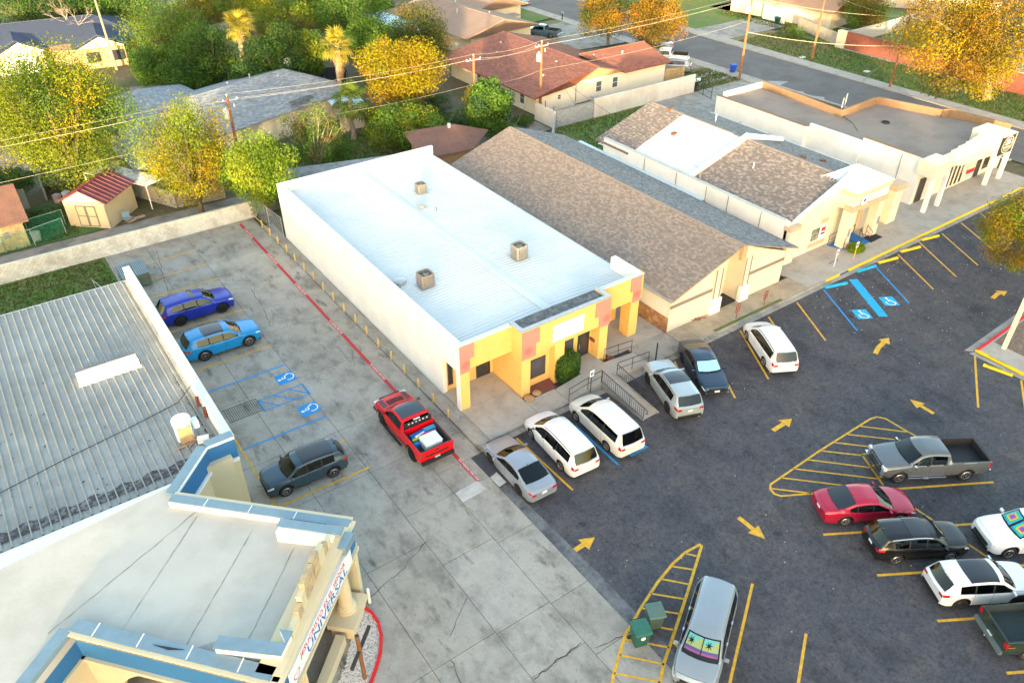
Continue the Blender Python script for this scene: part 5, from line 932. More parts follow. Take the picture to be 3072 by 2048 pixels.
MB().poly3([(37.6, 40.06, 2.55), (49.2, 40.06, 2.55), (43.5, 40.06, 3.95)], .05, (0, -1, 0)).build('gable_board', mat('gable_tan', (.42, .30, .17), .8, .06, 2), rh)
for x_, z0, z1, w_ in ((44.6, .75, 2.05, .9), (47.2, .8, 2.1, .9), (38.3, 1.15, 1.75, .55)): window_y(rh, x_, x_ + w_, z0, z1, 40.1 if x_ > 40 else 39.6, fm=WHITEP, gm=GLASSB, bars=(1, 2))
for y_ in (41.8, 47, 51): window_x(rh, y_, y_ + .9, .6, 2.0, 35.2, -1, fm=WHITEP, gm=GLASSB, bars=(1, 2))
for x_, y_ in ((41.5, 44), (40, 48), (42.5, 52), (38, 42), (47, 43.6), (51, 42.8), (41, 55), (39, 53)): MB().cyl((x_, y_, 3.6 if x_ > 40 else 3.1), .12, .5, 8).build('roof_vent', GALV, rh)
tag(MB().box((43.2, 38.9, 0), (44.1, 39.3, .8)).build('air_conditioner', mat('ac_grey', (.5, .5, .48), .6, .1)), 'grey wall side air conditioner unit between the cream wall and red roofed house', 'air conditioner')
MB().box((41.2, 39.8, .3), (41.3, 39.9, 2.4)).build('downpipe', BROWN if False else GREYM, rh)
fen = thing('plank_fence', 'short tan wooden fence at the end of the red roofed house', 'fence', (56.4, 40, 0))
for k in range(16): MB().box((56.45 + k * .17, 40.3 - k * .05, 0), (56.6 + k * .17, 40.33 - k * .05, 1.5 + rnd.uniform(-.03, .03))).build('plank', mat('tan_plank', (.5, .36, .18), .85, .12, 4, objvar=.1), fen)
# tan roofed house behind it
th = thing('house', 'long cream house with tan shingle roof and flat white porch roof', 'house', (47, 72, 0))
walls(th, (46.5, 74), 20, 11, 95, 2.6, TANW, (1, 1, 4.1)); gable_roof(th, (46.5, 74), 20, 12, 95, 2.75, 4.4, TANR, .6, (0, 4)); walls(th, (54.5, 84), 16, 9, 95, 2.6, TANW, (1, 1, 4)); gable_roof(th, (54.5, 84), 16, 10, 95, 2.75, 4.3, TANR, .6, (0, 3)); MB().poly3([(40.6, 63.3, 2.75), (53.2, 64.5, 2.75), (47.2, 63.6, 4.25)], .06, (0, -1, 0)).build('gable_board', mat('gable_rust', (.32, .13, .07), .8, .1, 2), th); MB().poly3([(36.5, 70, 2.6), (41.2, 70.4, 2.75), (39.8, 85, 2.75), (35.2, 84.6, 2.6)], .12, (0, 0, -1)).build('porch_roof', mat('pale_blue_metal', (.55, .70, .76), .5), th); MB().box((51.5, 70.5, 2.5), (55.4, 72.2, 2.62)).build('porch_roof', TANR, th)
for x_, y_ in ((45, 72), (48.5, 78), (54, 84), (48, 68)): MB().cyl((x_, y_, 3.9), .12, .6, 8).build('roof_vent', GALV, th)

# silver roofed house on the left
sh = thing('house', 'low house with silver grey shingle roof among the yellow trees', 'house', (2, 55, 0))
walls(sh, (8, 55), 16, 11, 15, 2.6, TANW); SHS = shingle_mats('silver', ((.27, .285, .30), (.23, .245, .26), (.32, .33, .345), (.20, .215, .23))); gable_roof(sh, (7.5, 56), 19, 13, 18, 2.7, 4.6, GRYR, .6, (4, 4.5), tabs=SHS); gable_roof(sh, (-1.5, 56.5), 15, 11, 100, 2.7, 4.2, GRYR, .5, (4, 3), tabs=SHS); walls(sh, (-1.5, 56.5), 14, 10, 100, 2.6, TANW)
gable_roof(sh, (-4.8, 47), 6.5, 5.2, 93, 2.45, 3.5, GRYR, .5, (0, 0)); walls(sh, (-4.8, 47.4), 6, 4.8, 93, 2.45, mat('house_peach', (.66, .48, .30), .85, .05, 1), (1, 1, 3.4)); MB().poly3([(14.5, 49, 2.5), (15, 52.2, 2.5), (18.5, 51, 2.35), (18, 47.8, 2.35)], .12, (0, 0, -1)).build('porch_roof', MATS['pale_blue_metal'], sh); MB().box((14.6, 47.6, -.05), (18.0, 47.8, 2.3)).build('wall', CRH, sh)
dish = thing('satellite_dish', 'white satellite dish at the ridge of the silver roof', 'satellite dish', (14.2, 60, 0)); MB().tube([(14.2, 60.2, 3.2), (14.2, 60.2, 4.6)], .05, 6).build('mast', GALV, dish); MB().lathe((14.2, 60.1, 4.7), [(.02, .1), (.25, .05), (.45, 0), (.47, -.04)], 16, 'Y').build('reflector', WHITEP, dish)
MB().poly3([(10.2, 49.6, 3.2), (13.2, 50.6, 3.2), (13.0, 51.2, 3.38), (10.0, 50.2, 3.38)], .04, (0, 0, 1)).build('roof_patch', SHG, sh)
for x_, y_ in ((9, 58.5), (6, 57), (11.5, 56.2), (0, 58)): MB().cyl((x_, y_, 3.9), .1, .65, 8).build('roof_vent', GALV, sh)
# dark blue roofed house at upper left
bh = thing('house', 'brick and cream house with dark blue black roof at far left', 'house', (-7, 110, 0)); BRK = mat('tan_brick', (.42, .28, .17), .9, .18, 4, bump=.3, bsc=6)
walls(bh, (-7, 97.5), 24, 10, -6, 2.7, BRK); gable_roof(bh, (-7, 97.5), 24, 11, -6, 2.8, 4.9, BLUR, .6, (5, 5)); walls(bh, (-10.1, 94), 6, 5.6, 86, 2.7, TANW, (1, 1, 4.0)); gable_roof(bh, (-10.1, 94.6), 6.6, 6.0, 86, 2.75, 4.2, BLUR, .45, (0, 0)); walls(bh, (-.4, 91), 6, 5.6, 82, 2.7, BRK, (1, 1, 4.0)); gable_roof(bh, (-.4, 91.8), 7, 6.0, 82, 2.75, 4.2, BLUR, .45, (0, 0)); MB().poly3([(-6.6, 89.6, 2.5), (-3.6, 89.3, 2.5), (-3.4, 92, 3.0), (-6.5, 92.4, 3.0)], .1, (0, 0, -1)).build('porch_roof', ORGR, bh)
MB().poly3([(-3.7, 88.06, 2.65), (2.0, 87.3, 2.65), (-.85, 87.66, 3.95)], .06, (-.1, -1, 0)).build('gable_board', TANW, bh); MB().poly3([(-12.8, 90.75, 2.6), (-7.2, 90.4, 2.6), (-10.0, 90.55, 3.95)], .06, (0, -1, 0)).build('gable_board', TANW, bh)
MB().poly3([(-12.4, 90.9, .05), (-8.4, 90.62, .05), (-8.4, 90.62, 2.2), (-12.4, 90.9, 2.2)], .1, (0, -1, 0)).build('garage_door', WHITEP, bh)
for u in (-2.9, .1):
    w_ = MB(); a, b = Vector((u, 88.02 - (u + 3.2) * .14, 0)), Vector((u + 1.5, 88.02 - (u + 4.7) * .14, 0)); w_.wall(a, b, .8, 2.1, -.06); w_.build('window', GLASS, bh)
# cottage and shed on the left
ct = thing('house', 'small stone cottage with mottled red brown roof at the left edge', 'house', (-20, 42, 0)); STN = mat('yellow_stone', (.52, .42, .22), .9, .22, 2.2, c2=(.35, .27, .14), sc2=2.5, amt2=.6, bump=.5, bsc=5)
w = MB(); w.box((-27, 38.4, -.05), (-17.7, 46, 2.2)); w.build('wall', STN, ct); quadroof(ct, [[(-28, 38.0, 2.35), (-17.2, 38.0, 2.35), (-17.2, 42.4, 3.9), (-28, 42.4, 3.9)], [(-17.2, 42.4, 3.9), (-17.2, 46.8, 2.35), (-28, 46.8, 2.35), (-28, 42.4, 3.9)]], BRNR); w = MB(); w.poly3([(-17.72, 38.4, 2.2), (-17.72, 46, 2.2), (-17.72, 42.3, 3.7)], .1, (-1, 0, 0)); w.build('gable_board', STN, ct)
window_y(ct, -21.2, -20.2, .9, 1.8, 38.4, fm=mat('green_frame', (.05, .25, .12), .6), gm=GLASS); MB().box((-19.3, 38.28, 1.1), (-18.9, 38.39, 1.6)).build('meter_box', GREYM, ct); MB().box((-19.75, 38.25, .9), (-19.5, 38.39, 1.3)).build('meter_box', GALV, ct); MB().tube([(-19.6, 38.3, 1.0), (-19.55, 38.2, 0)], .05, 6).build('conduit', GREYM, ct)
sd_ = thing('garden_shed', 'tan garden shed with ribbed maroon metal roof and double doors', 'shed', (-12.4, 40, 0)); SHW = mat('shed_tan', (.60, .48, .30), .8, .05, 2); MAR = mat('maroon_metal', (.15, .04, .05), .5, .1, 2, metal=.1, c2=(.2, .07, .08), sc2=.8, amt2=.5, objvar=.05)
a_ = [Vector(q) for q in ((-14.3, 40.3), (-11.5, 37.8), (-8.6, 40.9), (-11.4, 43.4))]; fd = (a_[1] - a_[0]).normalized(); bd = (a_[3] - a_[0]).normalized(); wz = 2.35; mid_ = (a_[0] + a_[1]) / 2; fo = Vector((fd.y, -fd.x)); fo = fo if fo.y < 0 else -fo
w = MB(); w.prism(a_, -.05, wz); w.poly3([(*a_[0], wz), (*a_[1], wz), (*mid_, 3.35)], .1, (*bd, 0)); w.build('wall', SHW, sd_)
for s0, s1 in ((a_[1] + fd * .3, 1), (a_[0] - fd * .3, -1)):
    for k in range(9):
        o0 = -.3 + k * ((a_[3] - a_[0]).length + .6) / 9; o1 = o0 + ((a_[3] - a_[0]).length + .6) / 9 - .01; p0, p1 = s0 + bd * o0, s0 + bd * o1; q0, q1 = mid_ + bd * o0, mid_ + bd * o1
        m = MB(); m.poly3([(*p0, wz + .02), (*p1, wz + .02), (*q1, 3.42), (*q0, 3.42)], .03, (0, 0, -1)); m.tube([(*p0, wz + .05), (*q0, 3.45)], .03, 4); m.build('roof_panel', MAR, sd_)
q0 = mid_ - bd * .3; q1 = mid_ + bd * ((a_[3] - a_[0]).length + .3); MB().tube([(*q0, 3.46), (*q1, 3.46)], .06, 6).build('ridge_cap', MAR, sd_)
TRM = mat('trim_grey_brown', (.24, .21, .17), .8, .05, 2)
def on_front(u0, u1, z0, z1, out, m, name):
    p0, p1 = a_[0] + fd * u0, a_[0] + fd * u1; return MB().prism([p0 + fo * out, p1 + fo * out, p1, p0], z0, z1).build(name, m, sd_)
for u0 in (1.0, 1.9):
    d_ = on_front(u0, u0 + .86, .1, 2.0, .04, SHW, 'door')
    for uu, z0, z1, w_ in ((u0, .1, 2.0, .09), (u0 + .78, .1, 2.0, .09)): on_front(uu, uu + w_, z0, z1, .06, TRM, 'door_trim')
    for z0 in (.1, 1.0, 1.91): on_front(u0 + .09, u0 + .78, z0, z0 + .09, .058, TRM, 'door_trim')
on_front(0, (a_[1] - a_[0]).length, wz - .12, wz, .03, TRM, 'band'); on_front((a_[1] - a_[0]).length - .12, (a_[1] - a_[0]).length, -.05, wz - .12, .03, TRM, 'corner_board')
# small brown roofed shed behind the white shop
bs = thing('garden_shed', 'small shed with brown shingle roof behind the white shop', 'shed', (19, 34, 0)); quadroof(bs, [[(15.2, 30.8, 2.3), (20.6, 30.2, 2.3), (20.9, 34.2, 3.5), (15.8, 35.4, 3.4)], [(20.6, 30.2, 2.3), (24.6, 33.6, 2.3), (20.9, 34.2, 3.5)], [(24.6, 33.6, 2.3), (20.6, 38, 2.3), (15.8, 35.4, 3.4), (20.9, 34.2, 3.5)]], BRNR); MB().prism([(16, 31.4), (20.4, 30.9), (23.6, 33.7), (20.5, 37), (16.4, 35)], -.05, 2.25).build('wall', mat('shed_rust', (.42, .24, .13), .85, .1, 2), bs); MB().cyl((20.2, 34.0, 3.3), .2, .45, 10).build('roof_vent', GALV, bs)
gs = thing('shed_roof', 'low grey corrugated shed roof behind the white shop parapet', 'shed', (7, 33, 0)); quadroof(gs, [[(1.6, 33.2, 2.0), (12.5, 29.3, 2.2), (13.4, 32.6, 2.6), (2.2, 36.2, 2.4)]], mat('grey_corrugated', (.26, .28, .30), .7, .12, 3, c2=(.17, .16, .15), sc2=1.2, amt2=.8), .06); MB().prism([(2.2, 33.6), (12.2, 30.1), (13, 32.4), (2.8, 35.8)], -.05, 1.95).build('wall', MATS['old_block'], gs)
pt = thing('patio_cover', 'white corrugated patio cover with dead leaves left of the yellow tree', 'patio cover', (-6, 42, 0)); q_ = [Vector(p) for p in ((-11.52, 45.68, 2.3), (-7.65, 39.74, 2.2), (-5.99, 40.17, 2.35), (-9.67, 47.12, 2.5))]
MB().poly3(q_, .06, (0, 0, -1)).build('roof_sheet', mat('dirty_white_metal', (.62, .62, .58), .7, .1, 2, c2=(.2, .16, .12), sc2=1.6, amt2=.85), pt)
for k in range(14): a, b = q_[0].lerp(q_[1], k / 13), q_[3].lerp(q_[2], k / 13); MB().tube([a + Vector((0, 0, .03)), b + Vector((0, 0, .03))], .025, 4).build('rib', MATS['dirty_white_metal'], pt)
for p in q_[:2]: MB().box((p.x - .04, p.y - .04, -.05), (p.x + .04, p.y + .04, 2.2)).build('post', WHITEP, pt)
# fences near the shed
def chainlink(label, pts, h, m, name='chain_link_fence', sp=.28, post=GALV, grp=None):
    t = thing(name, label, 'fence', (pts[0][0], pts[0][1], 0), grp); P = [Vector((p[0], p[1], 0)) for p in pts]; net = MB()
    for i in range(len(P) - 1):
        a, b = P[i], P[i + 1]; L = (b - a).length; n = max(1, int(L / 2.6))
        for k in range(n + (1 if i == len(P) - 2 else 0)): q = a.lerp(b, k / n); MB().tube([q, q + Vector((0, 0, h))], .03, 6).build('post', post, t)
        MB().tube([a + Vector((0, 0, h)), b + Vector((0, 0, h))], .02, 5).build('top_rail', post, t); d = (b - a).normalized(); k = -h
        while k < L:
            for s in (1, -1):
                z0, z1 = 0.05, h - .02; u0, u1 = (k, k + h) if s > 0 else (k + h, k); c0, c1 = max(0, min(L, u0)), max(0, min(L, u1))
                if abs(c0 - c1) < .05: continue
                za = z0 + (z1 - z0) * (c0 - u0) / (u1 - u0); zb = z0 + (z1 - z0) * (c1 - u0) / (u1 - u0); net.tube([a + d * c0 + Vector((0, 0, za)), a + d * c1 + Vector((0, 0, zb))], .007, 3, False)
            k += sp
    tag(net.build('wire_mesh', m, t), kind='stuff'); return t
chainlink('green mesh fence between the stone cottage and the tan shed', [(-26, 38.2), (-17.4, 38.15), (-14.9, 38.9)], 1.5, mat('green_mesh', (.02, .30, .16), .6), sp=.17); chainlink('green mesh fence returning behind the tan shed doors', [(-17.5, 40.4), (-14.6, 40.9)], 1.4, MATS['green_mesh'], sp=.17)
chainlink('bare chain link fence closing the gap behind the white shop', [(-.55, 32.9), (-.15, 27.6)], 1.9, GALV, sp=.3)
cw = thing('concrete_wall', 'grey concrete panel wall standing behind the tan shed', 'wall', (-14, 47, 0)); CNP = mat('panel_concrete', (.34, .33, .31), .9, .12, 2, objvar=.06)
for a, b in (((-14.97, 47.11), (-14.7, 50.5)), ((-14.7, 50.5), (-9.5, 49.2)), ((-9.5, 49.2), (-6.2, 47.6))): MB().wall(a, b, -.05, 1.7, .15).build('panel', CNP, cw)
cw2 = thing('block_wall', 'stained grey block wall running back from the alley beside the tan shed', 'wall', (-6, 38.5, 0)); MB().wall((-5.6, 38.7), (-8.6, 44.5), -.05, 1.5, .2).build('panel', mat('stained_block', (.30, .28, .25), .9, .25, 1.8, bump=.4, bsc=5), cw2); MB().wall((-5.6, 38.7), (-1.5, 38.2), -.05, 1.4, .2).build('panel', MATS['stained_block'], cw2)
cw3 = thing('concrete_wall', 'leaning grey slab wall right of the stone cottage', 'wall', (-17, 47, 0)); MB().wall((-18.6, 47), (-16.6, 46.2), -.05, 1.8, .15).build('panel', CNP, cw3)
# the brick house and walls across the street
bk = thing('brick_wall', 'long red brick garden wall across the street with pale end pillar', 'wall', (88.5, 25, 0)); BRR = mat('red_brick', (.26, .085, .055), .9, .22, 9, c2=(.17, .06, .045), sc2=3, amt2=.7, bump=.4, bsc=9)
MB().box((88.5, 18.5, -.05), (88.8, 36.3, 2.3)).build('brickwork', BRR, bk); MB().box((88.1, 36.3, -.05), (88.9, 37.6, 2.4)).build('end_pillar', TANW, bk); MB().box((88.45, 18.5, 2.3), (88.85, 36.3, 2.36)).build('wall_cap', BRR, bk); MB().box((88.0, 18, -.02), (88.45, 37, .08)).build('footing', CONCW, bk)
bhs = thing('house', 'red brick house with blue grey roof behind the large yellow tree', 'house', (92, 10, 0)); MB().box((88.5, -8, -.05), (100, 18.4, 2.7)).build('wall', BRR, bhs); quadroof(bhs, [[(87.9, -9, 2.7), (94.5, -9, 4.9), (94.5, 19, 4.9), (87.9, 19, 2.7)], [(94.5, -9, 4.9), (101, -9, 2.7), (101, 19, 2.7), (94.5, 19, 4.9)]], mat('slate_blue_roof', (.11, .14, .21), .85, .15, 5, bump=.3, bsc=14))
window_x(bhs, 13.6, 14.7, .7, 2.2, 88.5, -1, fm=WHITEP, gm=GLASSB, bars=(1, 2)); window_x(bhs, 6, 7.1, .7, 2.2, 88.5, -1, fm=WHITEP, gm=GLASSB, bars=(1, 2)); MB().box((88.42, -8, 2.55), (88.49, 18.4, 2.7)).build('fascia', CREAM, bhs)
gh = thing('house', 'low tan house with orange brown roof and white garage door across the street', 'house', (100, 52, 0)); walls(gh, (99, 53.5), 18, 10, 98, 2.7, TANW); gable_roof(gh, (99, 53.5), 18, 11, 98, 2.8, 4.6, ORGR, .6, (0, 3)); MB().box((92.9, 50.6, .05), (93.0, 55, 2.3)).build('garage_door', WHITEP, gh); gable_roof(gh, (105, 60), 14, 9, 20, 2.7, 4.4, ORGR, .5, (0, 0)); walls(gh, (105, 60), 13, 8, 20, 2.7, TANW)
gh2 = thing('house', 'pale stucco house half hidden at the top edge beyond the street', 'house', (92, 78, 0)); walls(gh2, (93, 80), 14, 10, 92, 2.8, TANW); gable_roof(gh2, (93, 80), 15, 11, 92, 2.9, 4.6, TANR, .5, (3, 3)); window_x(gh2, 75, 76, .9, 2, 88, -1, fm=WHITEP, gm=GLASSB)
pw = thing('panel_wall', 'tan concrete panel wall around the green yard across the street', 'wall', (93, 44, 0)); PNL = mat('tan_panel_wall', (.42, .36, .28), .9, .1, 1.5, objvar=.06)
path = [(92.4, 47.6), (90.9, 43.4), (88.9, 37.7)]
for i in range(2):
    a, b = Vector(path[i]), Vector(path[i + 1])
    for k in range(2): MB().wall(a.lerp(b, k / 2), a.lerp(b, (k + .97) / 2), -.05, 1.7, .18).build('panel', PNL, pw)
pw2 = thing('panel_wall', 'grey tan wall with pale pilasters along the far side of the green yard', 'wall', (118, 44, 0))
for k in range(7): a, b = Vector((106, 66)).lerp(Vector((127, 34)), k / 7), Vector((106, 66)).lerp(Vector((127, 34)), (k + .96) / 7); MB().wall(a, b, -.05, 2.0, .18).build('panel', PNL, pw2); MB().box((b.x - .1, b.y - .1, -.05), (b.x + .12, b.y + .12, 2.15)).build('pilaster', CRH, pw2)
pw3 = thing('panel_wall', 'weathered grey wall from the brick end pillar back to the far yard wall', 'wall', (100, 36, 0)); MB().wall((89.1, 37.3), (118, 38.4), -.05, 1.9, .2).build('panel', CNP, pw3)
fb_ = thing('storage_container', 'bright blue container beyond the far yard wall', 'container', (126, 48, 0)); MB().wall((121, 55), (130, 45), 0, 3.0, 3.5).build('body', mat('bright_blue', (.01, .22, .5), .6, .1), fb_); MB().wall((124.2, 51.4), (125.2, 50.3), .1, 2.6, -.05).build('door', DARKF, fb_)
tr_ = thing('boat_trailer', 'white and blue boat on a trailer at the top edge', 'boat', (133, 43, 0)); MB().prism([(130, 46), (131.5, 47), (140, 41.5), (139.4, 40), (138, 39.6)], .7, 1.5).build('hull', WHITEP, tr_); MB().prism([(133, 45), (134, 45.6), (138, 42.5), (137.2, 41.6)], 1.5, 2.0).build('cabin', MATS['bright_blue'], tr_)
for x_, y_ in ((133.2, 43.4), (136, 41.4)): MB().lathe((x_, y_, .4), [(.01, -.1), (.4, -.1), (.4, .1), (.01, .1)], 14, 'Y').build('wheel', BLACKM, tr_)
# more houses far back, seen between the trees
for i, (px_, py_, L_, W_, rz_, rm, lb) in enumerate(((14, 84, 12, 9, 20, TANR, 'small house with pale tan roof hidden among the trees behind the silver roof'), (-30, 125, 14, 9, 10, GRYR, 'house with pale roof at the top left corner'), (26, 120, 16, 10, 30, TANR, 'house with tan roof deep among the green trees'), (40, 100, 14, 10, 85, BRNR, 'brown roofed house behind the long tan roofed house'))):
    t = thing('house', lb, 'house', (px_, py_, 0)); walls(t, (px_, py_), L_, W_, rz_, 2.6, TANW, (1, 1, 4)); gable_roof(t, (px_, py_), L_, W_, rz_, 2.7, 4.3, rm, .5)
sh2 = thing('garden_shed', 'narrow tan shed with orange gable between the left trees', 'shed', (0.5, 72, 0)); walls(sh2, (9.5, 75), 7, 4, 100, 2.5, TANW, (1, 1, 3.6)); gable_roof(sh2, (9.5, 75), 7, 4, 100, 2.55, 3.7, TANR, .4)

# ---------------------------------------------------------------- trees and plants
FOL = mat('foliage', (.06, .1, .02), .75, .18, 3.0, spec=.2, attr='leafcol', trans=.35)
G1, G2, G3 = (.075, .155, .022), (.115, .20, .026), (.048, .105, .026)
Y1, Y2, Y3 = (.27, .22, .006), (.16, .20, .012), (.30, .21, .008)
O1, O2 = (.30, .16, .012), (.22, .145, .015)
def leaf_mesh(name, centers, radii, n, size, cols, seed, droop=0.0, flat=.75, asp=.5):
    r = np.random.default_rng(seed); C_ = np.array(centers); K = len(C_); Rr = np.array(radii)
    w_ = Rr ** 2; k = r.choice(K, n, p=w_ / w_.sum()); d = r.normal(size=(n, 3)); d /= np.linalg.norm(d, axis=1)[:, None]
    rad = Rr[k] * (r.random(n) ** .42); sc_ = np.stack([np.ones(n), np.ones(n), np.full(n, flat)], 1)
    p = C_[k] + d * rad[:, None] * sc_
    nr = d * .6 + r.normal(size=(n, 3)) * .55 + np.array([0, 0, .35]); nr /= np.linalg.norm(nr, axis=1)[:, None]
    t = r.normal(size=(n, 3)); t[:, 2] -= droop; t -= nr * (t * nr).sum(1)[:, None]; t /= np.linalg.norm(t, axis=1)[:, None]; b = np.cross(nr, t)
    s = size * r.uniform(.6, 1.35, n); L = t * s[:, None]; Wd = b * (s * asp)[:, None]
    v = np.stack([p - L * .5, p + Wd * .5 + nr * (s * .08)[:, None], p + L * .55, p - Wd * .5 + nr * (s * .08)[:, None]], 1).reshape(-1, 3)
    cc_ = np.array(cols); ck = r.integers(0, len(cc_), K)
    lc = cc_[ck[k]] * .8 + cc_[r.integers(0, len(cc_), n)] * .2; lc = lc * (r.uniform(.75, 1.25, K)[k] * r.uniform(.78, 1.22, n))[:, None]
    return v, np.repeat(lc, 4, 0)
def leaf_obj(name, v, c, parent=None):
    me = bpy.data.meshes.new(name); n = len(v) // 4; off = np.array(WL.get(parent, Vector((0, 0, 0)))); vv = (v - off).astype(np.float32)
    me.vertices.add(n * 4); me.vertices.foreach_set('co', vv.ravel()); me.loops.add(n * 4); me.loops.foreach_set('vertex_index', np.arange(n * 4, dtype=np.int32))
    me.polygons.add(n); me.polygons.foreach_set('loop_start', np.arange(0, n * 4, 4, dtype=np.int32)); me.update(calc_edges=True)
    a = me.color_attributes.new('leafcol', 'FLOAT_COLOR', 'POINT'); a.data.foreach_set('color', np.concatenate([c, np.ones((len(c), 1))], 1).astype(np.float32).ravel())
    me.materials.append(FOL); return addobj(name, me, parent)
def tree(name, label, cx, cy, zc, r_, rz, cols, n=7000, size=.34, seed=1, group='trees among the houses', K=16, bark=BARK, droop=.0, lobes=.48, cat='tree', trunk_r=None, base=None, asp=.5, gap=None):
    rn = random.Random(seed); t = thing(name, label, cat, (base[0] if base else cx, base[1] if base else cy, 0), group); cs, rs = [], []; K = int(K * 2.2); n = int(n * 1.9); size = size * .68; lobes = lobes * .72
    for i in range(K):
        a = i * 2.39996 + rn.uniform(-.3, .3); zz = 1 - 2 * (i + .5) / K; q = math.sqrt(max(0, 1 - zz * zz)); f = rn.uniform(.5, .86)
        cs.append((cx + r_ * f * q * math.cos(a), cy + r_ * f * q * math.sin(a), zc + rz * f * zz * .95)); rs.append(r_ * lobes * rn.uniform(.55, 1.2))
    cs += [(cx + rn.uniform(-.3, .3) * r_, cy + rn.uniform(-.3, .3) * r_, zc + rn.uniform(-.2, .3) * rz) for _ in range(4)]; rs += [r_ * .42] * 4
    fl_ = min(1.15, max(.6, rz / r_)); v, c = leaf_mesh('crown', cs, rs, n, size, cols, seed, droop, fl_, asp); v[:, 2] = np.maximum(v[:, 2], .05)
    leaf_obj('crown', v, c, t)
    tr0 = trunk_r or max(.1, r_ * .055); b = Vector((base[0], base[1], -.1)) if base else Vector((cx, cy, -.1)); fork = Vector((cx, cy, max(.8, zc - rz * .75))); fork = b.lerp(fork, .9) if not base else Vector((b.x * .75 + cx * .25, b.y * .75 + cy * .25, max(2.2, zc - rz * .6)))
    m = MB(); m.tube([b, b.lerp(fork, .5) + Vector((rn.uniform(-.1, .1), rn.uniform(-.1, .1), 0)), fork], [tr0 * 1.25, tr0, tr0 * .85], 8)
    for i, q in enumerate(cs[:18]):
        e = Vector(q); md = fork.lerp(e, .5) + Vector((rn.uniform(-.3, .3), rn.uniform(-.3, .3), rn.uniform(-.1, .4))); m.tube([fork - Vector((0, 0, .1)), md, e], [tr0 * .55, tr0 * .36, tr0 * .12], 6)
    m.build('trunk', bark, t); return t
tree('broadleaf_tree', 'huge round yellow green tree left of the silver roofed house', -11.95, 47.25, 7.37, 7.37, 6.37, [G1, G2, Y2, Y2, Y2, G2, Y1], 34000, .28, 11, K=26)
tree('broadleaf_tree', 'golden yellow tree in front of the silver roof beside the utility pole', -4.36, 36.07, 5.82, 4.59, 4.82, [Y1, Y3, Y2, Y2, G2, Y1], 15000, .25, 12, K=20)
tree('broadleaf_tree', 'bright lime green drooping tree over the back wall left of the white shop', 0.53, 32.60, 4.11, 3.44, 3.51, [(.17, .27, .018), (.20, .28, .02), (.12, .22, .02), (.22, .25, .018)], 12000, .27, 13, droop=1.5, K=18)
tree('sparse_tree', 'sparse tall shrub with rusty upper leaves behind the white shop', 7.60, 37.61, 4.11, 3.49, 3.61, [G2, G1, (.16, .10, .03), G2], 3800, .28, 14, K=18, lobes=.36, bark=BARKD)
tree('broadleaf_tree', 'large brilliant yellow tree between the palms and the red roofed house', 21.57, 46.56, 5.55, 5.20, 3.95, [Y1, Y3, Y1, Y2, (.30, .19, .012)], 15000, .32, 15, K=22)
tree('broadleaf_tree', 'green lower tree under the brilliant yellow tree', 17.78, 38.70, 2.81, 4.43, 2.21, [G2, Y2, G1], 8000, .30, 16)
tree('broadleaf_tree', 'dark olive tree with orange tips before the tan roofed house', 30.34, 57.40, 5.55, 4.50, 4.35, [G3, G1, (.09, .09, .02), O2, G3], 10000, .32, 17)
tree('broadleaf_tree', 'leafy green tree around the vine covered pole', 26.70, 36.38, 3.75, 2.63, 3.15, [G1, G2, (.03, .08, .04), G1], 7500, .36, 18, asp=.7)
tree('street_oak', 'orange tinted street tree with visible pale trunk by the driveway', 57.85, 54.58, 5.60, 4.09, 3.40, [O1, O2, G3, (.10, .09, .02)], 9000, .32, 19, 'orange tinted trees along the street', droop=1.2, bark=BARKD, base=(62.2, 57.9))
tree('street_oak', 'orange tinted street tree hanging over the parked pale car', 61.63, 48.17, 5.18, 4.83, 3.98, [O1, O1, O2, (.12, .10, .02)], 11000, .32, 20, 'orange tinted trees along the street', droop=1.5, bark=BARKD)
tree('large_oak', 'biggest golden tree, wide and spreading in front of the brick house across the street', 73.97, 12.00, 8.62, 8.73, 6.42, [Y3, O1, O2, Y1, (.12, .10, .02)], 20000, .36, 21, 'golden trees across the street', K=30, lobes=.36, base=(83.3, 12.5), bark=BARKD, trunk_r=.42)
tree('broadleaf_tree', 'round olive tree on the lawn before the garage house', 98.16, 40.22, 3.46, 4.08, 2.86, [O2, G2, (.12, .11, .02)], 6000, .34, 22, 'golden trees across the street')
tree('parking_lot_oak', 'golden tree reaching in from the right edge over the parking stalls', 40.29, -11.57, 5.25, 3.36, 3.25, [Y3, O1, Y2, G2, (.14, .11, .02)], 15000, .2, 23, None, droop=1.0, base=(44.5, -13.5))
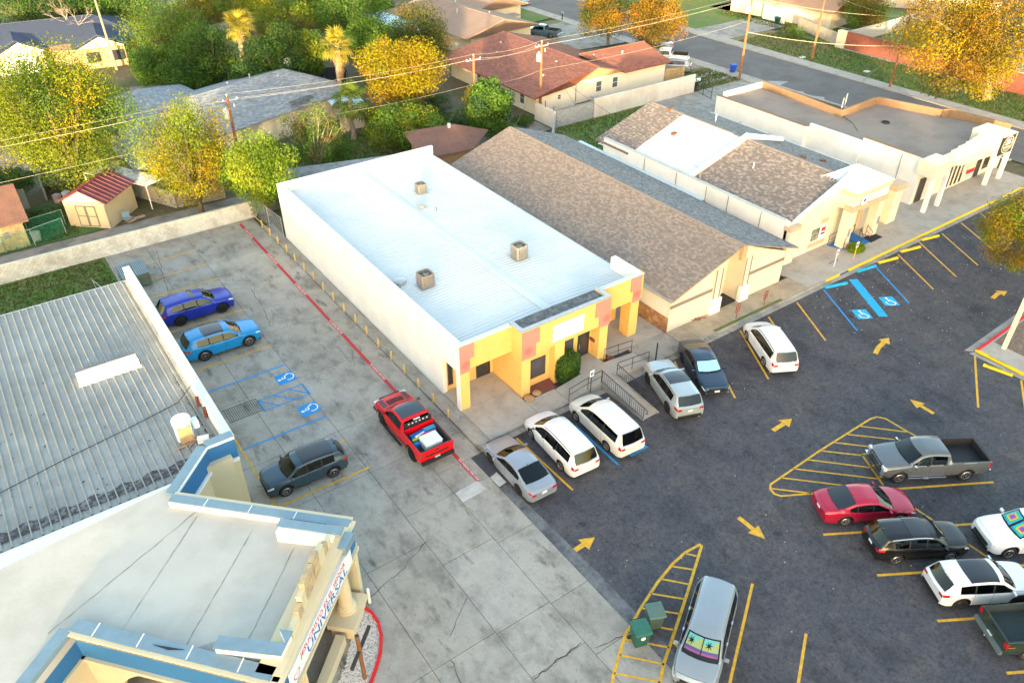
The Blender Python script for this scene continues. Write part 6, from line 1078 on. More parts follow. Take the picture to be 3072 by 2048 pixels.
# the green wood between the left houses
for i, (a, cols_, lb) in enumerate((((6.76, 82.55, 4.47, 5.82, 3.87), [G2, G1, Y2, (.08, .13, .02)], 'tall green tree beside the dark blue roof'),
    ((14.95, 93.21, 4.21, 4.76, 3.61), [Y2, O2, G1], 'orange topped tree at the top edge left of the first palm'), ((21.18, 80.34, 4.62, 4.73, 4.02), [G1, Y2, Y1], 'yellow speckled tree between the palms at the top edge'),
    ((29.86, 76.44, 4.78, 5.05, 3.98), [(.06, .13, .02), G2, G1], 'bright green tree at the top edge right of the second palm'), ((13.99, 62.41, 4.29, 4.00, 3.69), [G3, G1, G3], 'dark green tree between the two palms'),
    ((17.46, 62.85, 4.15, 2.32, 3.55), [Y2, O2, G1, G1], 'tree with a yellow orange patch left of the second palm'), ((7.74, 68.73, 4.36, 3.86, 3.86), [G1, G3, G2], 'deep green tree left of the first palm trunk'),
    ((2.61, 72.71, 2.98, 2.75, 2.58), [G2, G1], 'feathery green tree beside the dry lane'), ((4.40, 67.60, 2.62, 2.64, 2.32), [G3, G1], 'dark bush at the foot of the first palm'),
    ((11.59, 62.42, 2.91, 3.13, 2.51), [G3, G3, G1], 'darkest tree right of the first palm trunk'), ((26.95, 64.24, 3.98, 2.73, 3.38), [G1, G2], 'green tree behind the second palm'),
    ((-5.85, 112.09, 4.58, 6.11, 3.98), [G3, G1], 'dark tree at the top left corner'), ((0.51, 109.38, 4.53, 6.03, 3.93), [G3, G3], 'dark tree at the top edge behind the blue roof'), ((5.91, 104.58, 4.46, 5.08, 3.86), [G3, G1], 'dark tree at the top edge left of the tall pole'), ((21.52, 95.61, 3.57, 4.16, 2.97), [G1, Y2], 'tree behind the crown of the first palm'), ((32.07, 92.28, 3.17, 4.17, 2.57), [G2, (.06, .13, .02)], 'leafy tree at the top edge above the second palm'), ((39.40, 87.49, 2.79, 3.38, 2.19), [G2, G1], 'tree at the top edge beside the tan roofed house'))):
    tree('wood_tree', lb, a[0], a[1], a[2], a[3] * 1.25, a[4] * 1.15, cols_, 10000, .34, 40 + i, 'trees of the green wood between the left houses')
for i, (a, cols_, lb, n_) in enumerate((((-2.29, 64.81, 1.54, 1.70, 1.54), [G3, G1], 'round dark green bush right of the huge yellow tree', 2600), ((-16.99, 49.37, 1.60, 2.15, 1.60), [G3, G1], 'dark bush at the left edge above the stone cottage', 2600), ((-12.69, 58.17, 1.36, 2.89, 1.36), [G3, G3], 'shaded hedge under the huge yellow tree', 2400), ((18.39, 38.71, 0.97, 2.12, 0.97), [(.10, .17, .02), G2], 'bright green trimmed hedge behind the white shop', 3600), ((22.65, 40.12, 0.66, 1.47, 0.66), [(.09, .16, .02), G2], 'low green hedge left of the small brown shed', 1500), ((24.75, 39.03, 1.03, 2.20, 1.03), [G1, (.03, .08, .04)], 'leafy bush behind the small brown shed', 2200), ((26.86, 35.04, 1.30, 2.14, 1.30), [G1, G2], 'broad leafed bush below the vine covered pole', 2600), ((32.09, 37.92, 0.57, 1.27, 0.57), [(.08, .15, .02)], 'vine clump on top of the weathered grey wall', 900), ((25.46, 45.66, 1.45, 2.34, 1.45), [G3, (.05, .09, .05)], 'shaded bush between the yellow tree and the vine pole', 2200), ((10.22, 40.57, 1.14, 2.54, 1.14), [G2, G1], 'bush spreading at the foot of the sparse shrub', 2600), ((87.30, 44.71, 0.92, 2.05, 0.92), [G2, (.12, .12, .03)], 'low round shrub by the driveway across the street', 1100), ((18.19, 46.59, 1.23, 1.52, 1.23), [G1, Y2], 'green bush right of the small fan palm', 1600), ((2.46, 35.04, 0.76, 1.69, 0.76), [G1, (.09, .14, .02)], 'leaf litter bush on the back wall corner', 1400))):
    tree('bush', lb, *a, cols_, n_, .24, 80 + i, 'bushes in the back yards', K=9, lobes=.55, cat='bush', trunk_r=.04)
# hedge, shrub and planter at the shop
def clipped(name, label, cat, c, a, b, h, p_, n, size, cols, seed):
    r = np.random.default_rng(seed); d = r.normal(size=(n, 3)); d /= np.linalg.norm(d, axis=1)[:, None]; k = (np.abs(d / np.array([a, b, h])) ** p_).sum(1) ** (-1 / p_); P = d * (k * r.uniform(.88, 1.02, n))[:, None] + np.array(c)
    nr = d + r.normal(size=(n, 3)) * .7; nr /= np.linalg.norm(nr, axis=1)[:, None]; t = r.normal(size=(n, 3)); t -= nr * (t * nr).sum(1)[:, None]; t /= np.linalg.norm(t, axis=1)[:, None]; q = np.cross(nr, t); s_ = (size * r.uniform(.6, 1.4, n))[:, None]
    v = np.stack([P - t * s_, P + q * s_ * .6, P + t * s_, P - q * s_ * .6], 1).reshape(-1, 3); v[:, 2] = np.maximum(v[:, 2], .1); cc_ = np.array(cols)[r.integers(0, len(cols), n)] * r.uniform(.65, 1.3, n)[:, None]
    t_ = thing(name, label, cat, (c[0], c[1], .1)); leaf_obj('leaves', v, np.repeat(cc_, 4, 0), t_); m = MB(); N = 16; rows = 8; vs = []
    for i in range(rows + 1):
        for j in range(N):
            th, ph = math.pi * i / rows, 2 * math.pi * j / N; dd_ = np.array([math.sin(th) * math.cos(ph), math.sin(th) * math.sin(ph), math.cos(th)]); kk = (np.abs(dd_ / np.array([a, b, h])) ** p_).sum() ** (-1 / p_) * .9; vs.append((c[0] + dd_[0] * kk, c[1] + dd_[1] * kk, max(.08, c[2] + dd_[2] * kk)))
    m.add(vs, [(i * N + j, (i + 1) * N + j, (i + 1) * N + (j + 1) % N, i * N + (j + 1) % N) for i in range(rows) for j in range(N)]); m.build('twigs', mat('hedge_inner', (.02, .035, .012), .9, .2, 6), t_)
clipped('clipped_hedge', 'clipped rounded green hedge at the yellow shop entrance', 'hedge', (7.25, -.95, 1.0), .92, .62, .98, 4, 9000, .045, [(.075, .16, .02), (.11, .20, .03), (.05, .11, .02)], 95)
clipped('round_shrub', 'low round lime green shrub at the clinic porch pillar', 'shrub', (37.1, -1.5, .3), .8, .6, .45, 2.2, 4000, .06, [(.16, .28, .012), (.22, .30, .02)], 96)
pb = MB().prism([(4.42, -1.5), (6.1, -1.5), (6.3, -.5), (4.42, -.5)], .02, .17).build('planting_bed', mat('red_mulch', (.16, .05, .04), .95, .35, 18, c2=(.3, .12, .09), sc2=12, amt2=.7, bump=.8, bsc=30)); struct(pb); MB().prism([(10.62, -1.45), (11.1, -1.45), (11.1, -.95), (10.62, -.95)], .02, .2).build('mulch', MATS['red_mulch'], pb)
for i, (x_, y_, s_) in enumerate(((4.05, -1.42, .36), (4.75, -1.25, .3))):
    m = MB(); m.lathe((x_, y_, .12), [(s_ * .9, 0), (s_, .05), (s_ * .8, .12), (.01, .14)], 9); tag(m.build('flat_stone', STONE[1], None, 50), ('larger' if i == 0 else 'smaller') + ' flat tan stone in the red mulch bed', 'stone', 'flat stones in the planting bed')
# bare tree
def bare_tree(label, x, y, h, seed):
    rn = random.Random(seed); t = thing('bare_tree', label, 'tree', (x, y, 0)); m = MB()
    def br(p, d, L, r_, lv):
        q = p + d * L; m.tube([p, p.lerp(q, .5) + Vector((rn.uniform(-.1, .1), rn.uniform(-.1, .1), .05)) * L * .3, q], [r_, r_ * .8, r_ * .6], 5)
        if lv == 0: return
        for _ in range(3 if lv > 1 else 4): nd = (d + Vector((rn.gauss(0, .5), rn.gauss(0, .5), rn.gauss(.05, .3)))).normalized(); br(q, nd, L * rn.uniform(.55, .8), r_ * .55, lv - 1)
    br(Vector((x, y, -.1)), Vector((-.1, -.05, 1)).normalized(), h * .3, .16, 5); m.build('branches', mat('bare_bark', (.30, .24, .19), .9, .2, 5), t)
bx, by = (-1.43, 95.87)
bare_tree('leafless grey tree before the dark blue roof', bx, by, 9.5, 3)
# palms
FRM = mat('frond', (.10, .15, .02), .7, .2, 3, spec=.25, trans=.3, objvar=.25); FRY = mat('frond_yellow', (.30, .26, .03), .7, .2, 3, spec=.25, trans=.3, objvar=.25); FRD = mat('dead_frond', (.30, .19, .09), .85, .2, 3, objvar=.2)
def fan_frond(stem, rad, nb, m, seed):
    rn = random.Random(seed); mb = MB(); mb.tube([(0, 0, 0), (stem * .6, 0, .12 * stem), (stem, 0, .05 * stem)], [.03, .022, .015], 4)
    for k in range(nb):
        a = R(-115 + 230 * k / (nb - 1)); L = rad * (1 - .25 * abs(a) / 2) * rn.uniform(.9, 1.05); d = Vector((math.cos(a), math.sin(a), 0)); s = Vector((-d.y, d.x, 0)) * L * .075; o = Vector((stem, 0, .05 * stem)); dr = Vector((0, 0, -.32 * L))
        mb.add([o, o + d * L * .55 - s, o + d * L + dr, o + d * L * .55 + s], [(0, 1, 2, 3)])
    return mb.mesh('frond', m)
def palm(label, x, y, h, n, rad, stem, mg, seed, skirt=1.0, trunk_r=.22, dead=30):
    rn = random.Random(seed); t = thing('fan_palm', label, 'palm tree', (x, y, 0), 'fan palms'); m = MB(); pts = [(x + .12 * math.sin(i), y, h * i / 8 - .1) for i in range(9)]; m.tube(pts, [trunk_r * (1.3 - .35 * i / 8) for i in range(9)], 10)
    for k in range(int(h * 3)): z = k / 3; m.lathe((x + .12 * math.sin(z / h * 8), y, z), [(trunk_r * (1.33 - .35 * z / h), 0), (trunk_r * (1.28 - .35 * z / h), .12)], 9)
    m.build('trunk', BARKD, t); me = [fan_frond(stem, rad, 13, mg, seed + i) for i in range(3)]; md = [fan_frond(stem * .8, rad * .9, 9, FRD, seed + 9 + i) for i in range(2)]; top = pts[-1]
    for k in range(n): o = addobj('frond', me[k % 3], t); o.location = (top[0] - x, top[1] - y, top[2] + rn.uniform(-.2, .2)); el = rn.choice([-.9, -.5, -.2, .1, .4, .7, 1.0, 1.25]); o.rotation_euler = (rn.uniform(-.3, .3), el * -1, k * 2.4 + rn.uniform(-.2, .2)); s_ = rn.uniform(.85, 1.1); o.scale = (s_, s_, s_)
    for k in range(dead): o = addobj('dead_frond', md[k % 2], t); q = rn.random(); o.location = (top[0] - x, top[1] - y, top[2] - .2 - q * skirt); o.rotation_euler = (rn.uniform(-.3, .3), rn.uniform(1.05, 1.4), k * 2.4); s_ = rn.uniform(.7, 1.0) * (1 - .45 * q); o.scale = (s_, s_, s_)
px1_, py1_, _z = (10.83, 65.37, 8)
palm('tall fan palm with slim visible trunk among the dark trees', px1_, py1_, 8.2, 54, 1.15, 1.15, FRY, 5, 1.0, .27, 26)
px2_, py2_, _z = (17.46, 53.07, 7.2)
palm('fan palm with a thick skirt of golden dead fronds', px2_, py2_, 7.6, 46, 1.05, 1.15, FRY, 6, 2.8, .24, 80)
px3_, py3_ = (14.62, 44.77)
palm('shorter green fan palm behind the sparse shrub', px3_, py3_, 4.2, 34, 1.25, 1.25, FRM, 7, 1.0, .22, 22)
# vine on its pole
vx, vy = 27.39, 40.9
rn = random.Random(9); vs_ = [(vx + rn.uniform(-.45, .45) - (.5 if z_ > 2 else 0) * rn.random(), vy + rn.uniform(-.4, .4), z_ * .42) for z_ in range(11) for _ in range(2)]
v_, c_ = leaf_mesh('vine', vs_, [.55] * len(vs_), 4200, .2, [(.16, .19, .015), (.20, .18, .015), (.08, .13, .02)], 31, 1.5); t_ = thing('climbing_vine', 'yellow green vine draping a utility pole', 'vine', (vx, vy, 0)); leaf_obj('leaves', v_, c_, t_)
# tufts of grass so that the lawns are not flat sheets
def grass_field(name, polys, n, h, cols, seed):
    r = np.random.default_rng(seed); P = []
    ar = [abs((q[2] - q[0]) * (q[3] - q[1])) for q in polys]; tot = sum(ar)
    for q, a in zip(polys, ar): k = int(n * a / tot); P.append(np.stack([r.uniform(q[0], q[2], k), r.uniform(q[1], q[3], k)], 1))
    P = np.concatenate(P); k = len(P); a = r.uniform(0, 6.283, k); hh = h * r.uniform(.5, 1.3, k); w = .06 * r.uniform(.7, 1.4, k); dx = np.stack([np.cos(a), np.sin(a), np.zeros(k)], 1) * w[:, None]; ln = np.stack([r.normal(0, .5, k) * hh, r.normal(0, .5, k) * hh, hh], 1); b = np.concatenate([P, np.full((k, 1), .03)], 1)
    v = np.stack([b - dx, b + dx, b + ln + dx * .2, b + ln - dx * .2], 1).reshape(-1, 3); cc_ = np.array(cols)[r.integers(0, len(cols), k)] * r.uniform(.7, 1.3, k)[:, None]
    tag(leaf_obj(name, v, np.repeat(cc_, 4, 0)), kind='stuff')
grass_field('grass_blades', [(-36, 20.5, -13.4, 32.6)], 16000, .13, [(.07, .13, .025), (.10, .14, .03), (.18, .16, .06)], 3)
grass_field('grass_blades', [(79.1, 3, 88, 48), (16.4, 28.4, 34, 34.5), (34.3, 25, 48, 34.7), (89.5, 38, 104, 62)], 26000, .16, [(.06, .13, .02), (.09, .15, .025), (.20, .16, .06)], 4)
grass_field('grass_blades', [(-26, 38.3, -14, 45), (6, 38.5, 30, 46), (57, 35, 65, 41)], 12000, .16, [(.05, .12, .025), (.08, .13, .03), (.15, .14, .05)], 5)

# ---------------------------------------------------------------- vehicles
def paint(name, c, metal=.35, rough=.28): return mat(name, c, rough, 0.03, 2.0, metal=metal, spec=.4, coat=.6)
def see_glass(name, tint):
    m = bpy.data.materials.new(name); m.use_nodes = True; nt = m.node_tree; n = nt.nodes; l = nt.links; n.remove(n['Principled BSDF'])
    tr = n.new('ShaderNodeBsdfTransparent'); tr.inputs['Color'].default_value = (*tint, 1); gl = n.new('ShaderNodeBsdfGlossy'); gl.inputs['Roughness'].default_value = .02; gl.inputs['Color'].default_value = (.9, .95, .95, 1); fr = n.new('ShaderNodeFresnel'); fr.inputs['IOR'].default_value = 1.55; mx = n.new('ShaderNodeMixShader')
    l.new(fr.outputs['Fac'], mx.inputs['Fac']); l.new(tr.outputs['BSDF'], mx.inputs[1]); l.new(gl.outputs['BSDF'], mx.inputs[2]); l.new(mx.outputs['Shader'], n['Material Output'].inputs['Surface']); MATS[name] = m; return m
TYRE = mat('tyre_rubber', (.018, .018, .019), .85, .1, 6); RIM = mat('alloy', (.50, .50, .51), .3, .03, 5, metal=.8); RIMD = mat('dark_alloy', (.03, .03, .033), .35, .03, 5, metal=.5); TRIM = mat('black_plastic', (.02, .02, .022), .55, .1, 6); CHROME = mat('chrome', (.7, .7, .7), .12, 0, metal=1.0)
CGLASS = mat('car_glass', (.012, .02, .022), .04, 0, spec=.9, coat=.6); TGLASS = mat('tinted_glass', (.008, .008, .009), .05, 0, spec=.7, coat=.3); CGLASS = see_glass('windshield_glass', (.42, .52, .50)); DGLASS = see_glass('privacy_glass', (.045, .05, .05)); LAMPR = mat('tail_lamp', (.45, .008, .012), .15, 0, spec=.6, coat=.8); LAMPW = mat('head_lamp', (.62, .64, .66), .12, 0, spec=.8, coat=.8); PLATE = mat('licence_plate', (.72, .72, .74), .5, .05, 8); SEAMM = mat('panel_gap', (.008, .008, .008), .9, 0); AMBER = mat('amber_lamp', (.5, .18, .01), .2, 0)
def interp(P, x):
    if x <= P[0][0]: return P[0][1]
    for i in range(len(P) - 1):
        if x <= P[i + 1][0]:
            a, b = P[i], P[i + 1]; t = (x - a[0]) / max(1e-6, b[0] - a[0])
            m0 = (b[1] - P[i - 1][1]) / (b[0] - P[i - 1][0]) if i > 0 and len(a) < 3 else (b[1] - a[1]) / (b[0] - a[0]); m1 = (P[i + 2][1] - a[1]) / (P[i + 2][0] - a[0]) if i + 2 < len(P) and len(b) < 3 else (b[1] - a[1]) / (b[0] - a[0]); h = b[0] - a[0]
            t2, t3 = t * t, t * t * t; return (2 * t3 - 3 * t2 + 1) * a[1] + (t3 - 2 * t2 + t) * h * m0 + (-2 * t3 + 3 * t2) * b[1] + (t3 - t2) * h * m1
    return P[-1][1]
CLOTH = mat('seat_cloth', (.10, .085, .07), .9, .1, 8); DASH = mat('dash_plastic', (.03, .03, .032), .7, .1, 8)
# profiles along the car: u = 0 nose .. 1 tail; a third entry marks a hard corner
KIND = {
 'suv':  dict(L=4.75, W=1.9, H=1.69, wb=2.75, fo=.92, R=.36, sill=.27, top=[(0, .90, 1), (.022, 1.02, 1), (.10, 1.07), (.265, 1.14, 1), (.405, 1.61, 1), (.53, 1.685), (.75, 1.68), (.905, 1.63, 1), (.972, 1.17, 1), (1, 1.08, 1)], belt=[(0, .80), (.05, .92), (.265, 1.04), (.6, 1.07), (.9, 1.13), (1, 1.05)], cowl=.265, ws=.405, rr=.905, rb=.972, win=[(.305, .49), (.505, .675), (.69, .84)], doors=[(.30, .497), (.497, .682)]),
 'sedan': dict(L=4.9, W=1.86, H=1.45, wb=2.84, fo=.92, R=.34, sill=.22, top=[(0, .62, 1), (.03, .76, 1), (.10, .83), (.28, .95, 1), (.44, 1.38, 1), (.55, 1.445), (.68, 1.40, 1), (.86, 1.09, 1), (.97, 1.04, 1), (1, .92, 1)], belt=[(0, .55), (.05, .68), (.28, .88), (.6, .94), (.86, 1.0), (1, .88)], cowl=.28, ws=.44, rr=.68, rb=.86, win=[(.325, .49), (.505, .66), (.67, .75)], doors=[(.32, .497), (.497, .68)]),
 'van':  dict(L=5.1, W=2.0, H=1.75, wb=3.03, fo=.93, R=.34, sill=.24, top=[(0, .70, 1), (.03, .85, 1), (.09, .95), (.20, 1.09, 1), (.355, 1.62, 1), (.46, 1.735), (.75, 1.745), (.93, 1.68, 1), (.985, 1.14, 1), (1, 1.0, 1)], belt=[(0, .62), (.05, .76), (.20, .98), (.6, 1.05), (.95, 1.08), (1, .97)], cowl=.20, ws=.355, rr=.93, rb=.985, win=[(.255, .44), (.455, .66), (.675, .90)], doors=[(.245, .447), (.447, .667)]),
 'pickup': dict(L=5.85, W=2.05, H=1.92, wb=3.72, fo=.98, R=.40, sill=.42, top=[(0, .98, 1), (.02, 1.16, 1), (.09, 1.22), (.235, 1.30, 1), (.345, 1.80, 1), (.42, 1.90), (.54, 1.88), (.60, 1.83, 1), (.622, 1.36, 1), (.63, 1.36, 1), (1, 1.36, 1)], belt=[(0, .9), (.03, 1.05), (.235, 1.22), (.6, 1.28), (.63, 1.36), (1, 1.36)], cowl=.235, ws=.345, rr=.60, rb=.622, win=[(.265, .42), (.435, .575)], doors=[(.26, .428), (.428, .59)], bed=.63)}
def car(name, label, kind, x, y, heading, body, group='vehicles parked in the lot', cat=None, wheels='light', scale=None, rails=None, sunroof=None, glass=CGLASS, sglass=None, trim_low=None, seed=1, extras=None, plate_rear=True, roofm=None, lod=1, handles=None, bedm=None, z=0.0, over=None, coatless=False):
    K = dict(KIND[kind]); K.update(scale or {}); L, W, wb, fo, Rw, sill = K['L'], K['W'], K['wb'], K['fo'], K['R'], K['sill']; kz = K['H'] / KIND[kind]['H']
    t = thing(name, label, cat or {'suv': 'suv', 'sedan': 'car', 'van': 'minivan', 'pickup': 'pickup truck'}[kind], (0, 0, 0), group); WL[t] = Vector((0, 0, 0))
    xf = wb / 2 + fo; X = lambda u: xf - u * L; bed = K.get('bed'); sg = sglass or DGLASS
    zt = lambda u: interp(K['top'], u) * kz; zb = lambda u: min(interp(K['belt'], u) * kz, zt(u) - .02)
    wp = [(0, .40 * W), (.012, .44 * W), (.035, .465 * W), (.09, .49 * W), (.2, .5 * W), (.8, .5 * W), (.93, .487 * W), (.975, .465 * W), (1, .44 * W)]
    if bed: wp = [(0, .44 * W), (.015, .475 * W), (.06, .495 * W), (.2, .5 * W), (.97, .495 * W), (1, .485 * W)]
    wh = lambda u: interp(wp, u); ua = [(fo) / L, (fo + wb) / L]; Ra = Rw + .075
    def zl(u):
        e = sill + .10 * max(0, (.06 - u) / .06) + .10 * max(0, (u - .95) / .05)
        for c in ua:
            d = abs(u - c) * L
            if d < Ra: e = max(e, Rw + math.sqrt(Ra * Ra - d * d) * .98)
        return e
    fl = lambda u: K.get('floor', .88)
    NC = 11
    def sec(u):
        w, zz, b, lo = wh(u), zt(u), zb(u), zl(u); g = max(0, zz - b)
        infr = min(abs(u - c) for c in ua) * L < Ra
        inb = bed and u >= bed - 1e-6
        P = [(w - (.02 if infr else .07), lo), (w - .005, lo + min(.09, (b - lo) * .3)), (w, lo + (b - lo) * .5), (w - .012, lo + (b - lo) * .8), (w - .04, b - .015)]
        if inb:
            tail = u > .982; f = b if tail else fl(u); P += [(w - .06, b), (w - .075, b + .006), (w - .125, b), (w - .14, f), ((w - .14) * .5, f), (0, f)]
        else:
            wr = w - .05 - min(.34, .30 * g if g > .15 else .55 * g); e = min(.09, .35 * g); P += [(w - .055, b + .004), (wr + (w - .055 - wr) * .13, b + (zz - e - b) * .86), (wr, zz - e), (wr * .90, zz - e * .30), (wr * .5, zz - e * .06), (0, zz)]
        k = (.16 if u < .5 else 0) * min(1, max(0, (.52 - u) / .12)) * min(1, .35 + u / .2) - (.10 if u > .62 and not bed else 0) * min(1, max(0, (u - .62) / .2))
        wr_ = max(.1, P[7][0]); return [(X(u) + (k * (1 - (p[0] / wr_) ** 2) if j > 7 and not inb else 0), p[0], p[1]) for j, p in enumerate(P)]
    us = set(i / 34 for i in range(35)) | {0, .004, .012, .025, .05, K['cowl'], K['ws'], K['rr'], K['rb'], .985, .995, 1}
    for c in ua:
        for k in range(-6, 7): us.add(c + math.sin(k * math.pi / 12) * Ra / L)
        us.add(c - Ra * 1.002 / L); us.add(c + Ra * 1.002 / L)
    for a, b in K['win']: us |= {a, b}
    gap = .006 / L * 1.0
    for a, b in K['doors']: us |= {a - gap, a + gap, b - gap, b + gap}
    if bed: us |= {bed - .004, bed, .975, .982, .983}
    us = sorted(u for u in us if 0 <= u <= 1); U = [us[0]]
    for u in us[1:]:
        if u - U[-1] > .0006: U.append(u)
        elif any(abs(u - q) < 1e-9 for q in (K['cowl'], K['ws'], K['rr'], K['rb'])): U[-1] = u
    S_ = [sec(u) for u in U]; parts = {}
    def put(key, m, quad): parts.setdefault(key, (m, MB()))[1].add(quad, [tuple(range(len(quad)))])
    seams = [s for d in K['doors'] for s in d]
    for i in range(len(U) - 1):
        um = (U[i] + U[i + 1]) / 2; inb = bed and um >= bed - .0001
        for side in (1, -1):
            for j in range(10):
                q = [S_[i][j], S_[i + 1][j], S_[i + 1][j + 1], S_[i][j + 1]]; q = [(p[0], p[1] * side, p[2]) for p in q]
                if side < 0: q = q[::-1]
                key, m = 'body', body
                infr = min(abs(um - c) for c in ua) * L < Ra + .10
                if j < 5 and any(abs(um - s) < gap for s in seams) and 0 < j: key, m = 'panel_gap', SEAMM
                elif trim_low and j == 0: key, m = 'cladding', TRIM
                elif not inb and j >= 8 and K['cowl'] <= um <= K['ws']: key, m = 'windshield', glass
                elif not inb and j >= 8 and K['rr'] <= um <= K['rb']: key, m = 'rear_window', sg
                elif j == 5 and not inb:
                    w_ = [k for k, (a, b) in enumerate(K['win']) if a <= um <= b]
                    if w_: key, m = f'side_window{w_[0]}{side}', (glass if w_[0] == 0 else sg)
                    elif K['win'][0][0] < um < K['win'][-1][1]: key, m = 'window_pillar', TRIM
                elif inb and j >= 6: key, m = 'truck_bed', bedm or TRIM
                elif roofm and not inb and j >= 7 and K['ws'] < um < K['rr']: key, m = 'roof', roofm
                elif 1 <= j <= 4:
                    for k, (a, b) in enumerate(K['doors']):
                        if a < um < b: key, m = f'door{k}{side}', body
                put(key, m, q)
    for i in (0, len(U) - 1):   # nose and tail
        s = S_[i]; ring = [(p[0], p[1], p[2]) for p in s[:9 if not bed or i == 0 else 7]] + [(p[0], -p[1], p[2]) for p in s[:9 if not bed or i == 0 else 7]][::-1]
        if not bed or i == 0: ring = [(p[0], p[1], p[2]) for p in s] + [(p[0], -p[1], p[2]) for p in s[:-1]][::-1]
        put('body' if i == 0 else ('tailgate' if bed else 'body'), body, ring if i else ring[::-1])
    names = {'door': 'door', 'side': 'side_window'}; root_body = None
    for key in sorted(parts, key=lambda k: k != 'body'):
        m, mb = parts[key]; nm = 'door' if key.startswith('door') else 'side_window' if key.startswith('side_') else key
        o = mb.build(nm, m, t)
        bm = bmesh.new(); bm.from_mesh(o.data); bmesh.ops.remove_doubles(bm, verts=bm.verts, dist=.0005); bmesh.ops.recalc_face_normals(bm, faces=bm.faces) if key in ('x',) else None; bm.to_mesh(o.data); bm.free()
        o.data.polygons.foreach_set('use_smooth', [True] * len(o.data.polygons)); o.data.set_sharp_from_angle(angle=R(38))
        if key == 'body': root_body = o
    MB().box((X(.985), -W * .40, sill - .05), (X(.015), W * .40, .62 * kz)).build('underbody', SEAMM, t)
    # cabin: dashboard, seats and floor behind the glass
    zf = .62 * kz; MB().box((X(K['rb'] - .01), -W * .41, zf - .02), (X(K['cowl'] + .0), W * .41, zf + .02)).build('cabin_floor', DASH, t); MB().poly3([(X(K['cowl'] + .005), -W * .38, zt(K['cowl']) - .10), (X(K['cowl'] + .07), -W * .38, zt(K['cowl']) - .06), (X(K['cowl'] + .09), -W * .38, zf), (X(K['cowl'] + .005), -W * .38, zf)], W * .76, (0, 1, 0)).build('dashboard', DASH, t)
    rows_ = [K['ws'] + .04, K['ws'] + .22] + ([K['ws'] + .37] if kind in ('van',) else []); sm_ = MB().box((-.24, -.25, 0), (.24, .25, .16)); sm_.poly3([(-.34, -.24, .7), (-.2, -.24, .72), (-.1, -.24, .1), (-.26, -.24, .08)], .48, (0, 1, 0)); sm_.box((-.36, -.13, .70), (-.27, .13, .90)); sme = sm_.mesh('seat', o_cl if False else CLOTH)
    for u_ in rows_:
        if u_ > K['rr'] - .06: continue
        for side in (1, -1): o = addobj('seat', sme, t); o.location = (X(u_), side * W * .20, zf + .02); o.scale = (1, 1, min(1, (min(zt(u_ + .06), zt(u_)) - zf - .14) / .92))
    swm = MB(); swm.tube([(X(K['cowl'] + .10) + .05 * math.cos(a_), W * .2 + .18 * math.sin(a_), zf + .42 * kz + .16 * math.cos(a_)) for a_ in [i * math.pi / 8 for i in range(17)]], .016, 4); swm.build('steering_wheel', DASH, t)
    # wheels
    rimm = RIM if wheels == 'light' else RIMD
    wm = MB(); wt = .235 if not bed else .27; wm.lathe((0, 0, 0), [(Rw * .62, -wt / 2 + .01), (Rw * .9, -wt / 2), (Rw, -wt / 2 + .035), (Rw, wt / 2 - .035), (Rw * .9, wt / 2), (Rw * .62, wt / 2 - .01)], 26, 'Y'); wme = wm.mesh('wheel', TYRE, smooth=40)
    rm_ = MB(); rm_.lathe((0, 0, 0), [(Rw * .66, wt / 2 - .012), (Rw * .60, wt / 2 + .004), (Rw * .56, wt / 2 - .03)], 22, 'Y'); rm_.lathe((0, 0, 0), [(.001, wt / 2 + .004), (Rw * .15, wt / 2 + .002), (Rw * .15, wt / 2 - .05)][::-1], 10, 'Y')
    ns = 5 + seed % 3 * (2 if seed % 2 else 1)
    for k in range(ns):
        a = 2 * math.pi * k / ns
        for da in ((-.16, .16) if ns < 8 else (0,)):
            c, s = math.cos(a + da * .6), math.sin(a + da * .6); p0 = Vector((c * Rw * .1, wt / 2 - .012, s * Rw * .1)); p1 = Vector((math.cos(a + da * 1.5) * Rw * .6, wt / 2 - .006, math.sin(a + da * 1.5) * Rw * .6)); n_ = Vector((-s, 0, c)) * Rw * (.05 if ns < 8 else .045); rm_.add([p0 - n_, p0 + n_, p1 + n_, p1 - n_], [(0, 1, 2, 3), (3, 2, 1, 0)])
    rme = rm_.mesh('rim', rimm); dm = MB(); dm.lathe((0, 0, 0), [(.001, wt / 2 - .06), (Rw * .64, wt / 2 - .06)], 18, 'Y'); dme = dm.mesh('brake_disc', SEAMM)
    for c in ua:
        for side in (1, -1):
            o = addobj('wheel', wme, t); o.location = (X(c), side * (W / 2 - wt / 2 - .015), Rw); o.rotation_euler = (0, (seed * 1.7 + c * 9 + side) % 6.28, 0 if side > 0 else math.pi); addobj('rim', rme, o); addobj('brake_disc', dme, o)
    def surf(u, v, side): s = sec(u); j = min(9, int(v)); f = v - j; p = [s[j][k] + (s[j + 1][k] - s[j][k]) * f for k in range(3)]; return Vector((p[0], p[1] * side, p[2]))
    def patch(nm, ua_, ub_, va, vb, side, m, off=.012, nu=5, nv=4, both=False, parent=None):
        G = [[surf(ua_ + (ub_ - ua_) * i / nu, va + (vb - va) * k / nv, side) for k in range(nv + 1)] for i in range(nu + 1)]; mb = MB(); vs = []
        for i in range(nu + 1):
            for k in range(nv + 1):
                a = G[min(i + 1, nu)][k] - G[max(i - 1, 0)][k]; b = G[i][min(k + 1, nv)] - G[i][max(k - 1, 0)]; n_ = a.cross(b); n_ = n_.normalized() if n_.length > 1e-9 else Vector((0, 0, 1)); c_ = G[i][k] - Vector((X((ua_ + ub_) / 2), 0, .6)); n_ = n_ if n_.dot(c_) > 0 else -n_; vs.append(G[i][k] + n_ * off)
